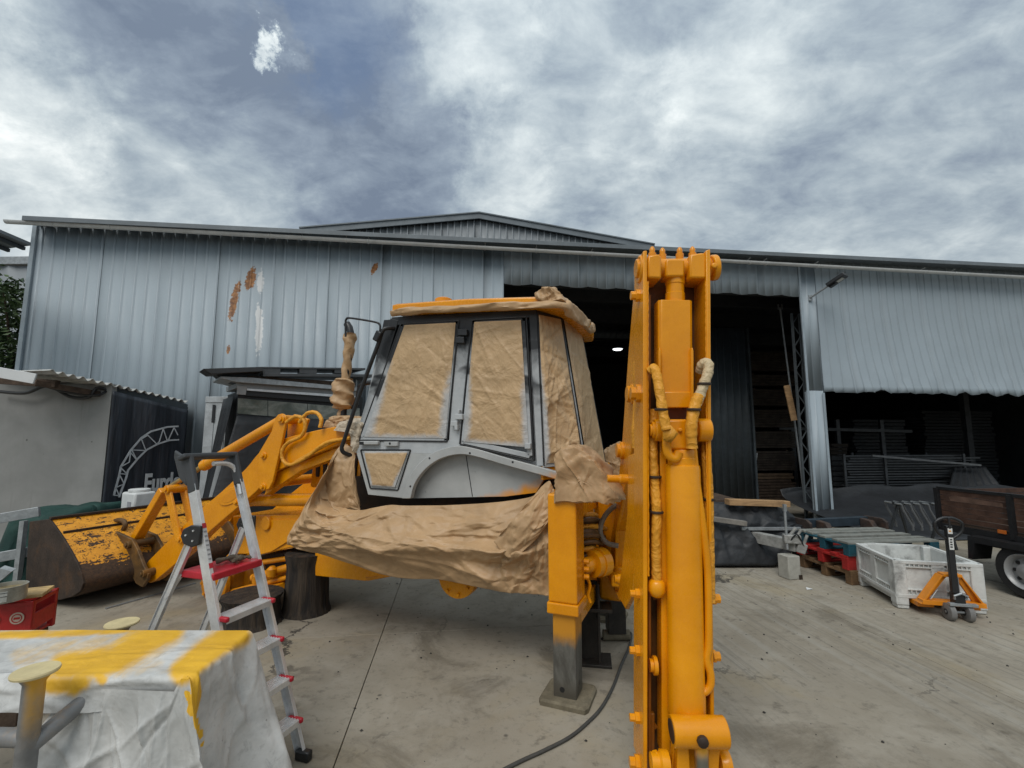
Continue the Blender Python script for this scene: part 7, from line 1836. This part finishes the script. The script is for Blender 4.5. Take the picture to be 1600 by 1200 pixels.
disc_stand('pipe_stand', 'grey pipe stand with cream disc top in front of the table', c1, .078, [(c1+V((.0, 0, -.26)), c1+V((-1.0, .02, -.26))), (c1+V((.0, 0.0, -.30)), c1+V((.10, .22, -.17)))])
disc_stand('pipe_stand', 'pipe stand whose pale disc top peeks over the table back edge', c2, .088, [])

# red crates with plank and tin at the left edge
cz = V((-3.55, 3.42, 0)); CR = mat('red crate plastic', (.40, .018, .016), .45, 0, .2, 6, .1, 40, .5, (.12, .02, .015), .4)
ztop_c = D(62, 940, 3.4).z
CW, CDp, CH = .42, .32, ztop_c/3
crx = D(64, 950, 3.38).x - CW/2 - .16
LOGO = mat('pale logo print', (.55, .42, .33), .5)
def make_crate(label, loc, rot):
    T = thing('red_crate', label, 'crate', loc, rot)
    h = CH-.01
    for s in (-1, 1):
        mb = MB(); mb.box((0, s*(CDp/2-.012), h/2+.03), (CW, .02, h-.09)); build('side_panel', mb, CR, T, local=True, bevel=.005, smooth=None)
        mb = MB(); mb.box((s*(CW/2-.012), 0, h/2-.02), (.02, CDp-.045, h-.16)); build('end_panel', mb, CR, T, local=True, bevel=.005, smooth=None)
        mb = MB(); mb.box((s*(CW/2-.014), 0, h-.02), (.026, CDp-.02, .03)); build('top_rim', mb, CR, T, local=True, bevel=.006, smooth=None)
        mb = MB(); mb.box((0, s*(CDp/2-.012), h-.015), (CW, .03, .03)); build('top_rim', mb, CR, T, local=True, bevel=.006, smooth=None)
        for t in (-1, 1):
            mb = MB(); mb.box((s*(CW/2-.02), t*(CDp/2-.02), h/2), (.04, .04, h)); build('corner_post', mb, CR, T, local=True, bevel=.006, smooth=None)
    mb = MB(); mb.box((0, 0, .02), (CW-.03, CDp-.03, .015)); build('base', mb, CR, T, local=True)
    for x in (-.12, .0, .13):
        mb = MB(); mb.lathe([(.040, 0), (.040, .002)], (x, -CDp/2-.002, h/2+.03), (0, -1, 0), 20); lg = build('logo_oval', mb, LOGO, T, local=True)
        mb = MB(); mb.lathe([(.030, 0), (.030, .0012), (.024, .0012), (.024, 0)], (x, -CDp/2-.0045, h/2+.03), (0, -1, 0), 20, False); mb.box((x, -CDp/2-.005, h/2+.03), (.034, .001, .014)); build('logo_print', mb, CR, lg, local=True)
    return T
make_crate('red plastic crate with white logos under the stained plank', (crx, 3.52, CH*2), R(20))
CRB = thing('wooden_box', 'dark wooden box carrying the red crate at the left edge', 'box', (crx, 3.52, 0), R(20))
for k in range(4):
    mb = MB(); mb.box((0, 0, CH*.5*(k+.5)), (CW-.06, CDp-.04, CH*.5-.008)); build('board_ring', mb, WOODD, CRB, local=True, bevel=.004, smooth=None)
pz = CH*3+.0
mb = MB(); dv_ = V((math.cos(R(28)), math.sin(R(28)), 0)); sv_ = V((-dv_.y, dv_.x, 0)); pcx = V((crx-.06, 3.44, pz+.014)); mb.box(pcx, (.62, .22, .025), (dv_, sv_, UP))
props(build('wood_plank', mb, mat('paint stained plywood', (.42, .29, .13), .7, 0, .3, 5, .2, 40, .4, (.60, .36, .04), .6, stretch=(1, 3, 3)), bevel=.004, smooth=None), 'paint stained wooden plank lying on the top red crate', 'plank')
tc_ = D(10, 924, 3.35); tc_.z = pz+.027; th = .10; trd = .105
TN = thing('paint_tin', 'shallow open paint tin with dried paint on the plank', 'tin', tc_)
TINM = mat('bare tin metal', (.42, .41, .36), .4, .5, .2, 12, .1, 60, .5, (.2, .19, .14), .5)
mb = MB(); mb.lathe([(trd*.98, 0), (trd, .004), (trd, th-.006), (trd*1.03, th), (trd*.95, th), (trd*.95, .03), (.001, .03)], tc_, UP, 40, False); TB = build('tin_body', mb, TINM, TN, smooth=30)
mb = MB(); mb.lathe([(trd*.94, 0), (trd*.94, .004)], tc_+UP*(th-.03), UP, 32); build('dried_paint', mb, mat('ochre dried paint', (.22, .17, .08), .6, 0, .4, 14, .3, 40), TN)
lb = MB(); a0 = -2.6
ring = [tc_ + V((math.cos(a), math.sin(a), 0))*(trd+.0015) for a in [a0+1.9*k/20 for k in range(21)]]
lb.add([p+UP*.012 for p in ring]+[p+UP*(th-.02) for p in ring], [(k, k+1, 22+k, 21+k) for k in range(20)]); LBL = build('paper_label', lb, mat('worn white label', (.44, .44, .40), .6, 0, .15, 20, .1, 50, .4, (.2, .2, .17), .6), TB)
for k0, k1, z0, z1, c_ in ((9, 13, .016, .085, (.045, .06, .075)), (0, 8, .03, .034, (.12, .12, .11)), (0, 8, .05, .054, (.12, .12, .11)), (0, 7, .07, .074, (.12, .12, .11)), (14, 20, .045, .05, (.12, .12, .11)), (14, 20, .068, .073, (.12, .12, .11))):
    lb = MB(); rg = [tc_ + V((math.cos(a), math.sin(a), 0))*(trd+.003) for a in [a0+1.9*k/20 for k in range(k0, k1+1)]]; m_ = len(rg)
    lb.add([p+UP*z0 for p in rg]+[p+UP*z1 for p in rg], [(k, k+1, m_+k+1, m_+k) for k in range(m_-1)]); build('label_print', lb, mat('label ink %d' % k0 if k0 == 9 else 'label ink', c_, .6), LBL)

# small litter on the concrete
PEB = mat('dark grit', (.035, .032, .028), .9, 0, .4, 30)
mb = MB()
for k in range(300):
    x, y = rnd.uniform(-2.5, 6), rnd.uniform(2.6, 8.5); s = rnd.choice((.004, .005, .006, .008, .012)); c = V((x, y, s*.3))
    v6 = [c+V((s*rnd.uniform(.6, 1.3), 0, 0)), c+V((0, s*rnd.uniform(.6, 1.3), 0)), c-V((s, 0, 0)), c-V((0, s, 0)), c+V((0, 0, s*.8)), c-V((0, 0, s*.5))]
    mb.add(v6, [(0, 1, 4), (1, 2, 4), (2, 3, 4), (3, 0, 4), (1, 0, 5), (2, 1, 5), (3, 2, 5), (0, 3, 5)])
props(build('grit', mb, PEB, smooth=None), 'scattered dark grit and paint chips on the concrete', 'grit', None, 'stuff')
p = G(1264, 921); mb = MB(); mb.add([p+V((-.04, -.02, .004)), p+V((.03, -.03, .012)), p+V((.05, .02, .004)), p+V((-.02, .03, .02))], [(0, 1, 2, 3)])
props(build('paper_scrap', mb, WHITEP, smooth=None, solid=.002), 'white scrap of paper on the concrete in front of the pallets', 'litter')
# metal strip on the ground below the bucket
a, b_ = G(165, 952), G(305, 912)
mb = MB(); mb.bar(a+UP*.008, b_+UP*.008, .03, .012); props(build('steel_strip', mb, GALV, smooth=None), 'thin bright steel strip lying on the ground behind the bucket', 'strip')
